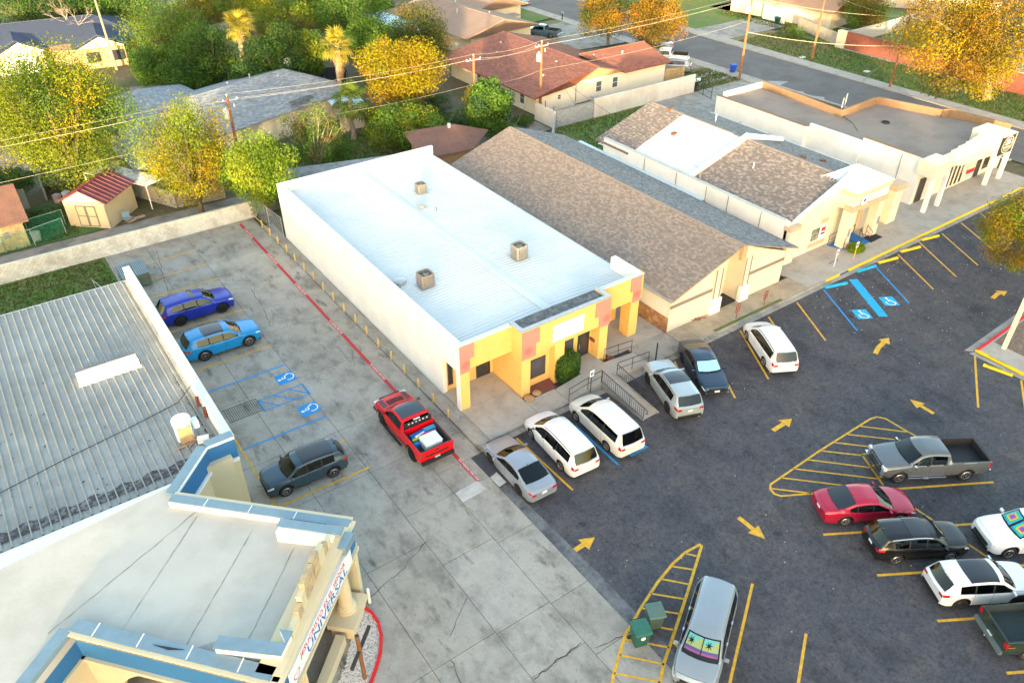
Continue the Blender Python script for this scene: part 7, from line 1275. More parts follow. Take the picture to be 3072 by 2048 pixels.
        fs = [(i * (nv + 1) + k, (i + 1) * (nv + 1) + k, (i + 1) * (nv + 1) + k + 1, i * (nv + 1) + k + 1) for i in range(nu) for k in range(nv)]; mb.add(vs, fs); o = mb.build(nm, m, parent or t, 60); return o
    def across(nm, ua_, ub_, f, m, off=.012, parent=None, y0=-1, y1=1):   # patch spanning the car's width between columns f of both sides
        mb = MB(); vs = []; nu, nv = 6, 12
        for i in range(nu + 1):
            for k in range(nv + 1):
                yy = y0 + (y1 - y0) * k / nv; v = 10 - abs(yy) * f; p = surf(ua_ + (ub_ - ua_) * i / nu, v, 1 if yy >= 0 else -1); vs.append(p + Vector((.0, 0, off)))
        mb.add(vs, [(i * (nv + 1) + k, (i + 1) * (nv + 1) + k, (i + 1) * (nv + 1) + k + 1, i * (nv + 1) + k + 1) for i in range(nu) for k in range(nv)]); return mb.build(nm, m, parent or t, 60)
    for side in (1, -1):
        o_ = over or {}
        if bed:
            MB().box((X(0) - .16, side * W * .475, .93 * kz), (X(0) + .015, side * W * .315, 1.10 * kz)).build('headlight', LAMPW, t)
            MB().box((X(1) - .015, side * W * .487, .98 * kz), (X(.985), side * W * .40, 1.28 * kz)).build('taillight', LAMPR, t)
        else:
            patch('headlight', .004, .075, 3.3, 4.9, side, LAMPW, .010); 
            if kind == 'sedan': patch('taillight', .955, .999, 3.5, 4.8, side, LAMPR, .012)
            elif kind == 'van': patch('taillight', .965, .999, 2.8, 4.6, side, LAMPR, .012)
            else: patch('taillight', .94, .999, 3.1, 4.6, side, LAMPR, .012)
            zz_ = sec(1)[4][2]; ye = sec(1)[4][1]; MB().box((X(1) - .02, side * ye, zz_ - .17), (X(1) + .01, side * (ye - .26), zz_ - .03)).build('taillight', LAMPR, t)
        um_ = K['win'][0][0] + .005; p = surf(um_, 5, side); mm = MB(); mm.obox((p.x + .02, side * (wh(um_) + .10), p.z + .06), (.10, .19, .13), 0); mm.obox((p.x + .02, side * (wh(um_) + .0), p.z + .02), (.06, .08, .04)); mr_ = mm.build('mirror', (o_.get('mirror') or body), t); MB().box((p.x - .034, side * (wh(um_) + .02), p.z + .01), (p.x - .031, side * (wh(um_) + .185), p.z + .11)).build('mirror_glass', CHROME, mr_)
        for k, (a, b) in enumerate(K['doors']):
            p = surf(b - .03, 4.2, side); MB().box((p.x - .09, p.y - side * .02, p.z - .014), (p.x + .09, p.y + side * .03, p.z + .014)).build('door_handle', handles or body, t)
        if rails: patch('roof_rail', K['ws'] + .04, K['rr'] - .03, 7.15, 7.45, side, rails, .04)
        if kind != 'pickup' and (o_.get('chrome_line', kind != 'van')): patch('window_trim', K['win'][0][0], K['win'][-1][1] + .005, 4.92, 5.06, side, CHROME if kind == 'sedan' else TRIM, .008, 14, 1)
    for side in (1, -1): patch('panel_gap', .035, K['cowl'], 5.5, 5.62, side, SEAMM, .003, 10, 1)
    across('panel_gap', K['cowl'] - .002, K['cowl'] + .004, 2.0, SEAMM, .004)
    if not bed: across('panel_gap', K['rb'] + .001, K['rb'] + .004, 2.2, SEAMM, .004); across('panel_gap', K['rr'] - .006, K['rr'] - .003, 1.6, SEAMM, .003); across('panel_gap', .03, .033, 2.4, SEAMM, .004)
    # nose: grille, bumper grille, plate; tail: plate and bumper
    f0 = S_[0]; ww = f0[4][1]; 
    MB().box((X(0) - .03, -ww * .72, .52 * kz if not bed else .72 * kz), (X(0) + .008 + (.06 if bed else .05), ww * .72, .66 * kz if not bed else 1.12 * kz)).build('grille', o_.get('grille', TRIM), t)
    if bed:
        g = MB()
        for k in range(4): zz = (.78 + k * .10) * kz; g.box((X(0) + .06, -ww * .72, zz), (X(0) + .085, ww * .72, zz + .025))
        g.build('grille_bar', o_.get('bars', CHROME), t); MB().box((X(0) - .1, -W * .485, .50), (X(0) + .13, W * .485, .70)).build('front_bumper', o_.get('bumper', CHROME), t); MB().box((X(1) - .14, -W * .47, .52), (X(1) + .05, W * .47, .72)).build('rear_bumper', o_.get('bumper', CHROME), t); MB().box((X(1) - .012, -W * .36, 1.10), (X(1) + .005, W * .36, 1.15)).build('tailgate_crease', o_.get('crease', body), t); MB().box((X(1) - .02, -.13, 1.17), (X(1) + .01, .13, 1.24)).build('tailgate_handle', TRIM, t)
    else:
        MB().box((X(0) - .03, -ww * .85, sill + .06), (X(0) + .03, ww * .85, sill + .20)).build('lower_grille', TRIM, t); MB().box((X(1) - .02, -sec(1)[3][1] * .9, sill + .12), (X(1) + .06, sec(1)[3][1] * .9, sill + .26)).build('rear_bumper', o_.get('rbumper', body if kind in ('van', 'sedan') else TRIM), t)
    pz = (.62 if not bed else .58) * kz; MB().box((X(1) - .075 if bed else X(1) - .014, -.155, pz + (.12 if kind in ('suv', 'van') else 0)), (X(1), .155, pz + .15 + (.12 if kind in ('suv', 'van') else 0))).build('license_plate', PLATE, t)
    if sunroof: across('sunroof', sunroof[0], sunroof[1], sunroof[2], TGLASS if len(sunroof) < 4 else sunroof[3], .012)
    if kind in ('suv', 'sedan'): p = surf(K['rr'] - .03, 10, 1); MB().poly3([(p.x, -.02, p.z), (p.x - .16, -.02, p.z), (p.x - .14, -.01, p.z + .07)], .04, (0, 1, 0)).build('antenna', o_.get('fin', body), t)
    wq = [surf(K['cowl'] + .012, 8.3 + k * .0, s) for s in (1, -1) for k in (0,)]; MB().tube([surf(K['cowl'] + .006, 8.6, 1) + Vector((0, 0, .02)), surf(K['cowl'] + .02, 9.9, 1) + Vector((0, 0, .02))], .012, 4).build('wiper', TRIM, t); MB().tube([surf(K['cowl'] + .006, 10 - .3, -1) + Vector((0, 0, .02)), surf(K['cowl'] + .02, 8.5, -1) + Vector((0, 0, .02))], .012, 4).build('wiper', TRIM, t)
    if extras: extras(t, K, X, surf, patch, across, W, kz, sec)
    t.location = (x, y, z); t.rotation_euler = (0, 0, R(heading)); return t
DKBLUE = paint('royal_blue_paint', (.010, .028, .36), .1); LTBLUE = paint('bright_blue_paint', (.002, .24, .56), .05); TEAL = paint('slate_blue_paint', (.03, .06, .085), .2); RED = mat('red_paint_car', (.62, .004, .008), .35, .03, 2, spec=.25, coat=.25); SILV = paint('silver_paint', (.27, .31, .36), .3); WHT = paint('white_paint_car', (.74, .74, .74), 0, .3); PEARL = paint('pearl_paint', (.70, .70, .66), .05, .3); SILVG = paint('silver_green_paint', (.38, .44, .46), .3); NAVYP = paint('navy_paint', (.025, .048, .085), .3); GUN = paint('gunmetal_paint', (.115, .13, .145), .3); MAROON = paint('crimson_paint', (.40, .010, .045), .25); BLK = paint('black_paint_car', (.008, .009, .011), .2); DGREEN = paint('dark_green_paint', (.035, .058, .048), .3); SILW = paint('grey_silver_paint', (.27, .31, .34), .3); BGBLUE = paint('dull_blue_paint', (.06, .13, .17), .3)
car('parked_suv', 'royal blue sport utility half hidden by the church roof edge', 'suv', -9.55, 20.2, 0, DKBLUE, wheels='dark', scale=dict(L=5.04, W=1.98, wb=2.95, R=.39, H=1.74), rails=None, sunroof=(.5, .56, 2.2), glass=CGLASS, seed=3)
car('parked_suv', 'bright sky blue sport utility in the concrete lot', 'suv', -9.45, 15.1, -1, LTBLUE, scale=dict(L=4.97, W=1.99, wb=2.95, R=.40, H=1.72), rails=CHROME, sunroof=(.47, .72, 2.4), seed=5, over={'rbumper': TRIM})
car('parked_suv', 'dark slate blue sport utility facing the church wall', 'suv', -9.88, .42, 177, TEAL, scale=dict(L=4.48, W=1.85, wb=2.67, R=.35, H=1.65), sunroof=(.47, .84, 2.5), trim_low=True, seed=6, handles=CHROME)
def raptor(t, K, X, surf, patch, across, W, kz, sec):
    for s in (1, -1): patch('hood_graphic', .05, .2, 7.8, 8.7, s, mat('graphic_dark', (.07, .04, .05), .5, .1), .006); MB().box((X(.17), s * (W / 2 - .01), .36), (X(.62), s * (W / 2 + .13), .42)).build('side_step', TRIM, t)
    across('hood_vent', .115, .2, 1.2, TRIM, .015, None, -.9, .9)
    for k in range(4): across('hood_louvre', .125 + k * .018, .131 + k * .018, 1.0, mat('graphic_red', (.3, .01, .01), .5), .03)
    MB().box((X(.622), -W * .40, 1.5), (X(.632), W * .40, 1.84)).build('light_bar_panel', TRIM, t); lb = MB()
    for k in range(6): lb.box((X(.634), -.62 + k * .23, 1.72), (X(.638), -.52 + k * .23, 1.80))
    lb.build('bed_lamp', LAMPW, t); MB().box((X(.606), -.2, 1.815), (X(.618), .2, 1.86)).build('brake_lamp', PWHT, t)
    for s in (1, -1):
        for c in (K['fo'] / K['L'], (K['fo'] + K['wb']) / K['L']):
            m = MB(); n = 12; Ra = K['R'] + .05
            for k in range(n):
                a0, a1 = math.pi * (k / n), math.pi * ((k + 1) / n); q = []
                for a in (a0, a1):
                    for r_ in (Ra, Ra + .12): q.append((X(c) + r_ * math.cos(a), s * (W / 2 + .03 - (.03 if r_ > Ra else 0)), K['R'] + r_ * math.sin(a) * .98))
                m.add(q, [(0, 1, 3, 2), (2, 3, 1, 0)])
            m.build('fender_flare', TRIM, t)
    text('tailgate_lettering', 'RAPTOR', .2, frame((X(1) - .012, 0, 1.02), (0, -1, 0), (0, 0, 1)), TRIM, t, .004, 1.7) if False else MB().box((X(1) - .012, -.75, .93), (X(1) + .0, .75, 1.04)).build('tailgate_panel', TRIM, t)
rp = car('pickup_truck', 'bright red pickup truck parked on the red fire lane line', 'pickup', -3.42, -.05, 89, RED, wheels='dark', scale=dict(L=5.75, W=2.16, wb=3.68, R=.46, H=1.98, fo=.95, sill=.52, floor=.85), sunroof=(.38, .56, 2.2, mat('smoked_roof_glass', (.035, .05, .07), .12, 0, spec=.5)), extras=raptor, over={'bumper': TRIM, 'bars': TRIM, 'grille': TRIM, 'mirror': TRIM}, seed=2, cat='pickup truck', bedm=mat('bed_liner', (.045, .05, .055), .85, .15, 8))
car('parked_sedan', 'silver blue sedan nose to the kerb left of the white vans', 'sedan', -.18, -6.05, 88, SILV, wheels='dark', scale=dict(L=4.9), seed=4)
car('parked_minivan', 'older white minivan with black roof rails beside the silver sedan', 'van', 2.9, -5.85, 86, WHT, scale=dict(L=5.09, W=1.98, wb=3.03), rails=TRIM, seed=3, handles=TRIM, over={'mirror': TRIM})
def bluebox(t, *a): pass
car('parked_minivan', 'newer pearl white minivan with dark rear glass beside the ramp railing', 'van', 6.0, -6.15, 86, PEARL, scale=dict(L=5.1, W=1.97, wb=3.0, H=1.80, top=[(0, .70, 1), (.03, .85, 1), (.09, .95), (.20, 1.09, 1), (.36, 1.62, 1), (.47, 1.735), (.78, 1.745), (.945, 1.70, 1), (.982, 1.12, 1), (1, 1.0, 1)]), rails=PEARL, seed=2)
car('parked_suv', 'pale silver sport utility with large sunroof right of the ramp', 'suv', 11.55, -6.1, 70, SILVG, wheels='dark', scale=dict(L=4.95, W=1.98, wb=2.95, R=.38, H=1.74), rails=TRIM, sunroof=(.45, .67, 2.0), seed=4)
def navyx(t, K, X, surf, patch, across, W, kz, sec): across('sun_shade', K['cowl'] + .02, K['ws'] - .012, 1.9, mat('silver_shade', (.30, .72, .75), .35, .03), .012); MB().box((X(0) - .01, -.8, .30), (X(0) + .06, .8, .33)).build('bumper_strip', CHROME, t); MB().box((X(0) - .01, -.16, .43), (X(0) + .07, .16, .56)).build('license_plate', PLATE, t)
car('parked_sedan', 'dark navy sedan with pale sun shade facing away from the shops', 'sedan', 14.75, -5.75, -116, NAVYP, wheels='dark', seed=6, extras=navyx, scale=dict(L=4.9))
car('parked_minivan', 'white minivan standing alone nearest the blue accessible stalls', 'van', 20.15, -6.55, 62, WHT, scale=dict(L=5.1, W=1.95, wb=3.0), rails=TRIM, seed=5, handles=WHT)
def steps(t, K, X, surf, patch, across, W, kz, sec):
    for s in (1, -1):
        MB().tube([(X(.24), s * (W / 2 + .05), .42), (X(.60), s * (W / 2 + .05), .42)], .05, 6).build('side_step', CHROME, t); MB().box((X(.38), s * (W / 2), .43), (X(.43), s * (W / 2 + .13), .49)).build('step_pad', SILW, t)
    m = MB()
    for k in range(5): m.box((X(.61), -.7 + k * .33, 1.83), (X(.42), -.66 + k * .33, 1.915))
car('pickup_truck', 'gunmetal grey crew cab pickup with chrome wheels and empty black bed', 'pickup', 18.35, -18.85, 148, GUN, scale=dict(L=5.9, W=2.06, wb=3.74), seed=6, extras=steps, handles=CHROME, over={'mirror': CHROME})
car('parked_sedan', 'crimson sedan parked below the grey pickup', 'sedan', 12.95, -18.85, -31, MAROON, scale=dict(L=4.9, wb=2.84), seed=7, sglass=TGLASS)
car('parked_suv', 'black sport utility with silver roof rails and red tail lamps', 'suv', 12.8, -21.75, -31, BLK, scale=dict(L=4.65, W=1.84, wb=2.73, R=.35, H=1.66), rails=CHROME, seed=5, sunroof=(.47, .66, 2.4), handles=BLK)
car('parked_suv', 'white crossover with black glass roof', 'suv', 12.9, -24.95, -31, WHT, wheels='dark', scale=dict(L=4.66, W=1.87, wb=2.755, R=.36, H=1.66), trim_low=True, seed=5, sunroof=(.45, .74, 2.6), rails=None)
def rainbow(t, K, X, surf, patch, across, W, kz, sec):
    cols_ = [(.02, .35, .5), (.03, .4, .2), (.5, .45, .02), (.5, .05, .3), (.08, .08, .45)]
    for s in (1, -1):
        for k in range(5): v = 8.25 + k * .1; patch('sun_shade', K['cowl'] + .012 + k * .012, K['ws'] - .012 - k * .012, 8.2 + k * .16, 9.85 - k * .16, s, mat('rainbow_%d' % k, cols_[k], .4, .3, 30), .010 + k * .003)
car('parked_suv', 'white sport utility with rainbow windshield shade at the right edge', 'suv', 17.75, -24.7, 149, WHT, scale=dict(L=5.05, W=2.0, wb=2.86, R=.38, H=1.78, fo=.95), rails=SILV, trim_low=True, seed=6, extras=rainbow)
def junk(t, K, X, surf, patch, across, W, kz, sec): 
    MB().tube([(X(1) + .08, 0, .5), (X(1) - .22, 0, .48)], .035, 6).build('tow_bar', TRIM, t); MB().lathe((X(1) - .2, 0, .5), [(.03, 0), (.05, .04), (.045, .09), (.01, .11)], 10).build('tow_ball', CHROME, t); 
    for s in (1, -1): MB().box((X(.93), s * (W / 2 - .004), 1.05), (X(.985), s * (W / 2 + .006), 1.09)).build('side_badge', AMBER, t)
gp = car('pickup_truck', 'dark green pickup truck with open bed at the lower right corner', 'pickup', 13.25, -28.2, -31, DGREEN, scale=dict(L=5.9, W=2.03, wb=3.68), seed=8, extras=junk, over={'bumper': mat('grey_bumper', (.12, .15, .15), .5, .1)}, bedm=mat('bed_green_black', (.03, .042, .042), .8, .15, 8))
def palmshade(t, K, X, surf, patch, across, W, kz, sec):
    PC = [mat('shade_sky', (.10, .36, .36), .4, .1), mat('shade_yellow', (.25, .32, .12), .4, .1), mat('shade_purple', (.07, .06, .20), .4, .1), mat('shade_pink', (.26, .06, .18), .4, .1)]  # dimming by the windshield is put into these print colours
    a, b = K['cowl'] + .03, K['ws'] - .012
    for y0, y1 in ((-.97, -.03), (.03, .97)):
        for k, (f0, f1) in enumerate(((.0, .12), (.12, .3), (.3, .62), (.62, 1.0))): across('sun_shade', a + (b - a) * f0, a + (b - a) * f1, 1.85, PC[3 - k] if k else PC[3], .012, None, y0, y1)
        across('shade_print', a + (b - a) * .35, a + (b - a) * .9, 1.85, PC[1], .016, None, y1 - .3, y1)
        for k in range(7):
            yc = (y0 + y1) / 2 - .15; ang = k * .9; d0 = a + (b - a) * .62; m = MB(); p0 = surf(d0, 10 - abs(yc) * 1.85, 1 if yc > 0 else -1) + Vector((0, 0, .024)); p1 = p0 + Vector((math.cos(ang) * .16, math.sin(ang) * .17, math.cos(ang) * -.11)); m.tube([p0, p1], [.03, .006], 4); m.build('palm_print', SEAMM, t)
    MB().lathe((X(0) + .09, 0, .70), [(.08, -.004), (.10, -.004), (.10, .006), (.08, .006)], 16, 'Y') 
    m = MB(); m.tube([(X(0) + .06 , .085 * math.cos(q), .60 * kz + .085 * math.sin(q)) for q in [i * math.pi / 8 for i in range(17)]], .012, 5); m.box((X(0) + .055, -.1, .60 * kz - .012), (X(0) + .07, .1, .60 * kz + .012)); m.build('badge', CHROME, t)
    for s in (1, -1): patch('chrome_line', .02, .1, 4.85, 5.1, s, CHROME, .012)
car('parked_minivan', 'grey silver minivan with palm printed windshield shade next to the green bins', 'van', .35, -19.45, -149, SILW, scale=dict(L=5.1, W=1.97, wb=3.0, H=1.80, fo=.98), rails=SILW, seed=7, extras=palmshade, handles=CHROME, over={'mirror': SILW})
BG = 'vehicles by the houses and street'
car('pickup_truck', 'dull dark blue pickup on the far house driveway', 'pickup', 56.7, 66.7, 120, BGBLUE, BG, seed=4, scale=dict(L=5.4, W=1.9, wb=3.3, H=1.8)); car('parked_suv', 'pale silver sport utility beside the red roofed house', 'suv', 60.4, 43.0, 128, SILV, BG, seed=5); car('pickup_truck', 'white pickup with black bed behind the silver sport utility', 'pickup', 62.4, 46.2, 128, WHT, BG, seed=5); car('parked_sedan', 'pale car under the orange street trees', 'sedan', 67.5, 52.6, 75, SILVG, BG, seed=4); car('parked_car', 'small light car far up the street at the top edge', 'sedan', 66.2, 86.5, 95, SILV, BG, seed=4, cat='car')

# ---------------------------------------------------------------- loads in the truck beds
def at_truck(o, lx, ly, lz, rz=0.0):     # place a thing in the red truck's bed (truck-local metres)
    M = rp.matrix_basis; M = Matrix.Translation(rp.location) @ Matrix.Rotation(rp.rotation_euler.z, 4, 'Z'); p = M @ Vector((lx, ly, lz)); o.location = p; o.rotation_euler = (0, 0, rp.rotation_euler.z + rz)
def loose(name, label, cat, mb, m, group=None): t = mb.build(name, m); tag(t, label, cat, group); return t
WB_ = mat('cooler_white', (.72, .78, .84), .4, .02); BL_ = mat('toy_blue', (.01, .16, .55), .4, .1); LM_ = mat('toy_lime', (.40, .58, .03), .4, .1); PK_ = mat('toy_pink', (.65, .05, .30), .4, .1); CY_ = mat('toy_cyan', (.05, .40, .62), .4, .1)
xb = -1.45
ck = thing('cooler_box', 'pale white cooler box in the red truck bed', 'cooler', (0, 0, 0)); WL[ck] = Vector((0, 0, 0)); MB().box((-.42, -.5, 0), (.42, .5, .5)).build('box', WB_, ck); MB().box((-.44, -.52, .5), (.44, .52, .58)).build('lid', WB_, ck); MB().box((-.3, .52, .3), (.3, .56, .36)).build('handle', GREYM, ck); at_truck(ck, xb - .75, -.05, .86)
m = MB(); m.obox((0, 0, .12), (.34, .95, .24), .1); a = loose('toy_float', 'blue folded pool float behind the cab in the red truck bed', 'pool float', m, BL_); at_truck(a, xb + .30, .2, .86)
m = MB(); m.obox((0, 0, .2), (.26, .7, .25)); a = loose('toy_float', 'blue rolled mat on the right of the red truck bed', 'mat', m, CY_); at_truck(a, xb + .32, -.55, .86)
m = MB(); m.tube([(0, -.5, .2), (0, .5, .22)], .09, 8); a = loose('pool_noodle', 'lime green noodle across the red truck bed', 'pool toy', m, LM_); at_truck(a, xb + .0, .25, .86, .1)
m = MB(); m.tube([(0, -.4, .2), (0, .4, .25)], .11, 8); a = loose('toy_float', 'pink roll beside the cooler in the red truck bed', 'pool toy', m, PK_); at_truck(a, xb + .0, -.38, .86, -.2)
m = MB(); m.tube([(0, -.3, .3), (0, .35, .32)], .06, 8); a = loose('pool_noodle', 'thin white noodle lying over the lime green one', 'pool toy', m, WB_); at_truck(a, xb + .05, .2, .92, .25)
m = MB(); m.box((-.12, -.14, 0), (.12, .14, .3)); a = loose('water_jug', 'small blue jug at the left side of the cooler', 'jug', m, BL_); at_truck(a, xb - .42, .68, .86)
def at_green(o, lx, ly, lz, rz=0.0):
    M = Matrix.Translation(gp.location) @ Matrix.Rotation(gp.rotation_euler.z, 4, 'Z'); o.location = M @ Vector((lx, ly, lz)); o.rotation_euler = (0, 0, gp.rotation_euler.z + rz)
m = MB(); r = random.Random(4)
for k in range(9): p = Vector((r.uniform(-.25, .25), r.uniform(-.35, .35), .03 + k * .02)); d = Vector((r.uniform(-.4, .4), r.uniform(-.4, .4), r.uniform(0, .2))); m.tube([p, p + d], .02, 5)
a = loose('scrap_bundle', 'bundle of pale scrap sticks in the green truck bed', 'scrap', m, GALV); at_green(a, -1.0, .35, .9)
m = MB(); m.box((-.2, -.3, 0), (.2, .3, .25)); a = loose('blue_bag', 'bright blue bag in the green truck bed', 'bag', m, CY_); at_green(a, -.75, -.62, .9)
# ---------------------------------------------------------------- wheel stops
def stop(p, q, m, label, txt=None, group='wheel stops'):
    p, q = Vector(p), Vector(q); L = (q - p).length; c = (p + q) / 2; t = thing('wheel_stop', label, 'wheel stop', (c.x, c.y, 0), group, math.atan2((q - p).y, (q - p).x)); WL[t] = Vector((0, 0, 0)); h = L / 2
    MB().poly3([(-h, -.12, 0), (-h, .12, 0), (-h, .08, .13), (-h, -.08, .13)], L, (1, 0, 0)).build('bar', m, t)
    if txt: text('stop_lettering', txt, .15, Matrix.Translation((0, -.0, .134)), BLACKM, t, .001, 1.2)
    for x_ in (-h * .75, h * .75): MB().cyl((x_, .05, .13), .02, .012, 6).build('anchor', GREYM, t)
stop((30.2, -3.66), (32.2, -4.2), BLUL, 'light blue wheel stop in the left accessible stall'); stop((34.3, -3.62), (36.3, -3.9), BLUL, 'faded light blue wheel stop in the right accessible stall beside the yellow stalls', 'M.D.')
stop((36.95, -3.75), (38.9, -4.15), PYELB, 'yellow wheel stop next to the blue accessible stall', 'RES M.D.'); stop((40.05, -3.72), (42.1, -4.15), PYELB, 'middle of the three yellow wheel stops in the clinic row', 'RES M.D.'); stop((43.35, -3.55), (45.2, -3.95), PYELB, 'yellow wheel stop farthest right in the clinic row', 'RES M.D.')
stop((30.55, -15.75), (30.98, -17.45), PYELB, 'yellow wheel stop with black lettering beside the gravel island', 'PEÑA INSURANCE')
tag(MB().box((33.2, -15.75, .12), (33.42, -15.5, 7.5)).build('sign_pole', mat('cream_pole', (.74, .68, .52), .6, .05)), 'tall cream square pole on the gravel island at the right edge', 'pole')
tag(MB().tube([(13.23, -3.0, .1), (13.23, -3.0, 1.5)], .045, 8).build('steel_post', BLACKM), 'plain black steel post by the kerb right of the ramp railing', 'post')
# handrails of the raised entrance
rail('black handrail along the left ramp of the yellow shop entrance', 0, [(5.9, -3.0, .14), (7.4, -3.0, .33), (8.5, -3.0, PZ)]); rail('black baluster railing on the left side of the front ramp', 0, [(8.5, -3.05, PZ), (8.5, -4.3, PZ - .12), (8.5, -5.6, .18), (8.5, -6.85, .06)], .9, True, True, curl=True)
rail('black baluster railing on the right side of the front ramp', 0, [(9.74, -3.05, PZ), (9.74, -4.3, PZ - .12), (9.74, -5.6, .18), (9.74, -6.85, .06)], .9, True, True, curl=True); rail('black handrail along the right ramp near the kerb', 0, [(9.8, -3.0, PZ), (11.1, -3.0, .3), (12.55, -3.0, .14)]); rail('black handrail along the right ramp beside the yellow pillar', 0, [(10.05, -1.42, PZ), (11.3, -1.42, .28), (12.5, -1.42, .14)]); rail('low black handrail beside the clipped hedge', 0, [(6.35, -1.4, .17), (6.75, -.6, .2)], .7)
# ---------------------------------------------------------------- wheeled bins and dumpster
def bin_(loc, rz, m, label, group, logo=False, s=1.0):
    t = thing('wheelie_bin', label, 'trash bin', (0, 0, 0), group); WL[t] = Vector((0, 0, 0)); b = MB()
    vs = [(-.26, -.24, .04), (.26, -.24, .04), (.26, .24, .04), (-.26, .24, .04), (-.34, -.35, .98), (.34, -.35, .98), (.34, .33, .98), (-.34, .33, .98)]; b.add(vs, [(0, 3, 2, 1), (4, 5, 6, 7), (0, 1, 5, 4), (1, 2, 6, 5), (2, 3, 7, 6), (3, 0, 4, 7)]); b.box((-.36, -.37, .93), (.36, .35, .985)); b.build('body', m, t)
    l_ = MB(); l_.poly3([(-.37, -.40, .99), (-.37, .40, .99), (-.37, .40, 1.04), (-.37, .1, 1.10), (-.37, -.36, 1.06)], .74, (1, 0, 0)); l_.build('lid', MATS.get('bin_lid_' + m.name) or mat('bin_lid_' + m.name, tuple(min(1, q * 1.25) for q in m['base']), .55, .1, 6), t)
    for x_ in (-.28, .28): MB().lathe((x_ - .03 if x_ < 0 else x_ + .03, .27, .12), [(.01, -.03), (.12, -.03), (.12, .03), (.01, .03)], 12, 'Y').build('wheel', BLACKM, t).rotation_euler = (0, 0, 0)
    MB().tube([(-.3, .38, .95), (-.3, .46, 1.0), (.3, .46, 1.0), (.3, .38, .95)], .018, 5).build('handle', BLACKM, t)
    if logo: g = MB(); g.add([(.11 * math.cos(a_), -.345 + .0, .72 + .11 * math.sin(a_)) for a_ in [i * math.pi / 8 for i in range(16)]], [list(range(16))]); g.build('round_emblem', PWHT, t)
    t.location = loc; t.rotation_euler = (0, 0, rz); t.scale = (s, s, s); return t
GB_ = mat('bin_green', (.02, .10, .075), .6, .15, 3); GB_['base'] = (.02, .10, .075); GB2 = mat('bin_faded_green', (.07, .12, .10), .7, .2, 3); GB2['base'] = (.07, .12, .10); BB = mat('bin_blue', (.01, .06, .42), .5, .1, 3); BB['base'] = (.01, .06, .42); DG = mat('bin_dark_green', (.01, .06, .05), .55, .1, 3); DG['base'] = (.01, .06, .05)
b1 = (-1.99, -17.97); b2 = (-0.71, -17.70)
bin_((b1[0] + .05, b1[1] + .25, 0), R(-20), GB_, 'bright green wheeled bin with white emblem, the front one beside the van', 'green bins on the striped island', True, 1.05); bin_((b2[0] - .1, b2[1] + .25, 0), R(-25), GB2, 'faded green wheeled bin behind the bright green one', 'green bins on the striped island', False, 1.05)
bin_((66.4, 37.7, 0), R(60), BB, 'blue wheeled bin standing at the street kerb', 'bins by the street'); bin_((57.4, 36.0, 0), R(10), DG, 'dark green bin with pale lid left of the driveway gate', 'bins by the street'); bin_((58.3, 36.6, 0), R(20), DG, 'dark green bin right behind the driveway gate', 'bins by the street'); bin_((92.2, 51.4, 0), R(80), DG, 'dark bin by the white garage door across the street', 'bins by the street')
du = thing('dumpster', 'green steel dumpster with grey ribbed lids behind the church roof edge', 'dumpster', (-12.2, 27.2, 0)); DUG = mat('dumpster_green', (.10, .15, .11), .7, .25, 3, c2=(.2, .16, .08), sc2=1.2, amt2=.5)
MB().poly3([(-13.1, 26.2, .12), (-13.1, 28.0, .12), (-13.1, 28.0, 1.3), (-13.1, 26.2, 1.05)], 1.9, (1, 0, 0)).build('body', DUG, du)
for k in range(2):
    l_ = MB(); x0 = -13.12 + k * .97; l_.poly3([(x0, 26.15, 1.08), (x0, 28.05, 1.33), (x0, 28.05, 1.37), (x0, 26.15, 1.12)], .95, (1, 0, 0)); o = l_.build('lid', mat('lid_slate', (.13, .18, .20), .6, .1, 3), du); rb_ = MB()
    for j in range(7): xx = x0 + .08 + j * .13; rb_.poly3([(xx, 26.2, 1.13), (xx, 28, 1.37), (xx, 28, 1.40), (xx, 26.2, 1.16)], .05, (1, 0, 0))
    rb_.build('lid_rib', mat('lid_pale', (.3, .36, .38), .6), o)
for z_ in (.5, .85): MB().box((-13.14, 26.12, z_), (-11.16, 26.19, z_ + .07)).build('side_rib', DUG, du)
for x_ in (-13.16, -11.2): MB().box((x_, 26.6, .65), (x_ + .06, 27.6, .8)).build('fork_pocket', DUG, du)
gf = thing('pipe_frame', 'pale pipe frame on the grass beside the church roof', 'frame', (-14.3, 25.5, 0)); MB().tube([(-14.9, 25.2, 0), (-15.0, 26.5, 1.6), (-14.0, 25.4, 0)], .05, 6).build('pipe', mat('pale_green_pipe', (.45, .6, .55), .6), gf)
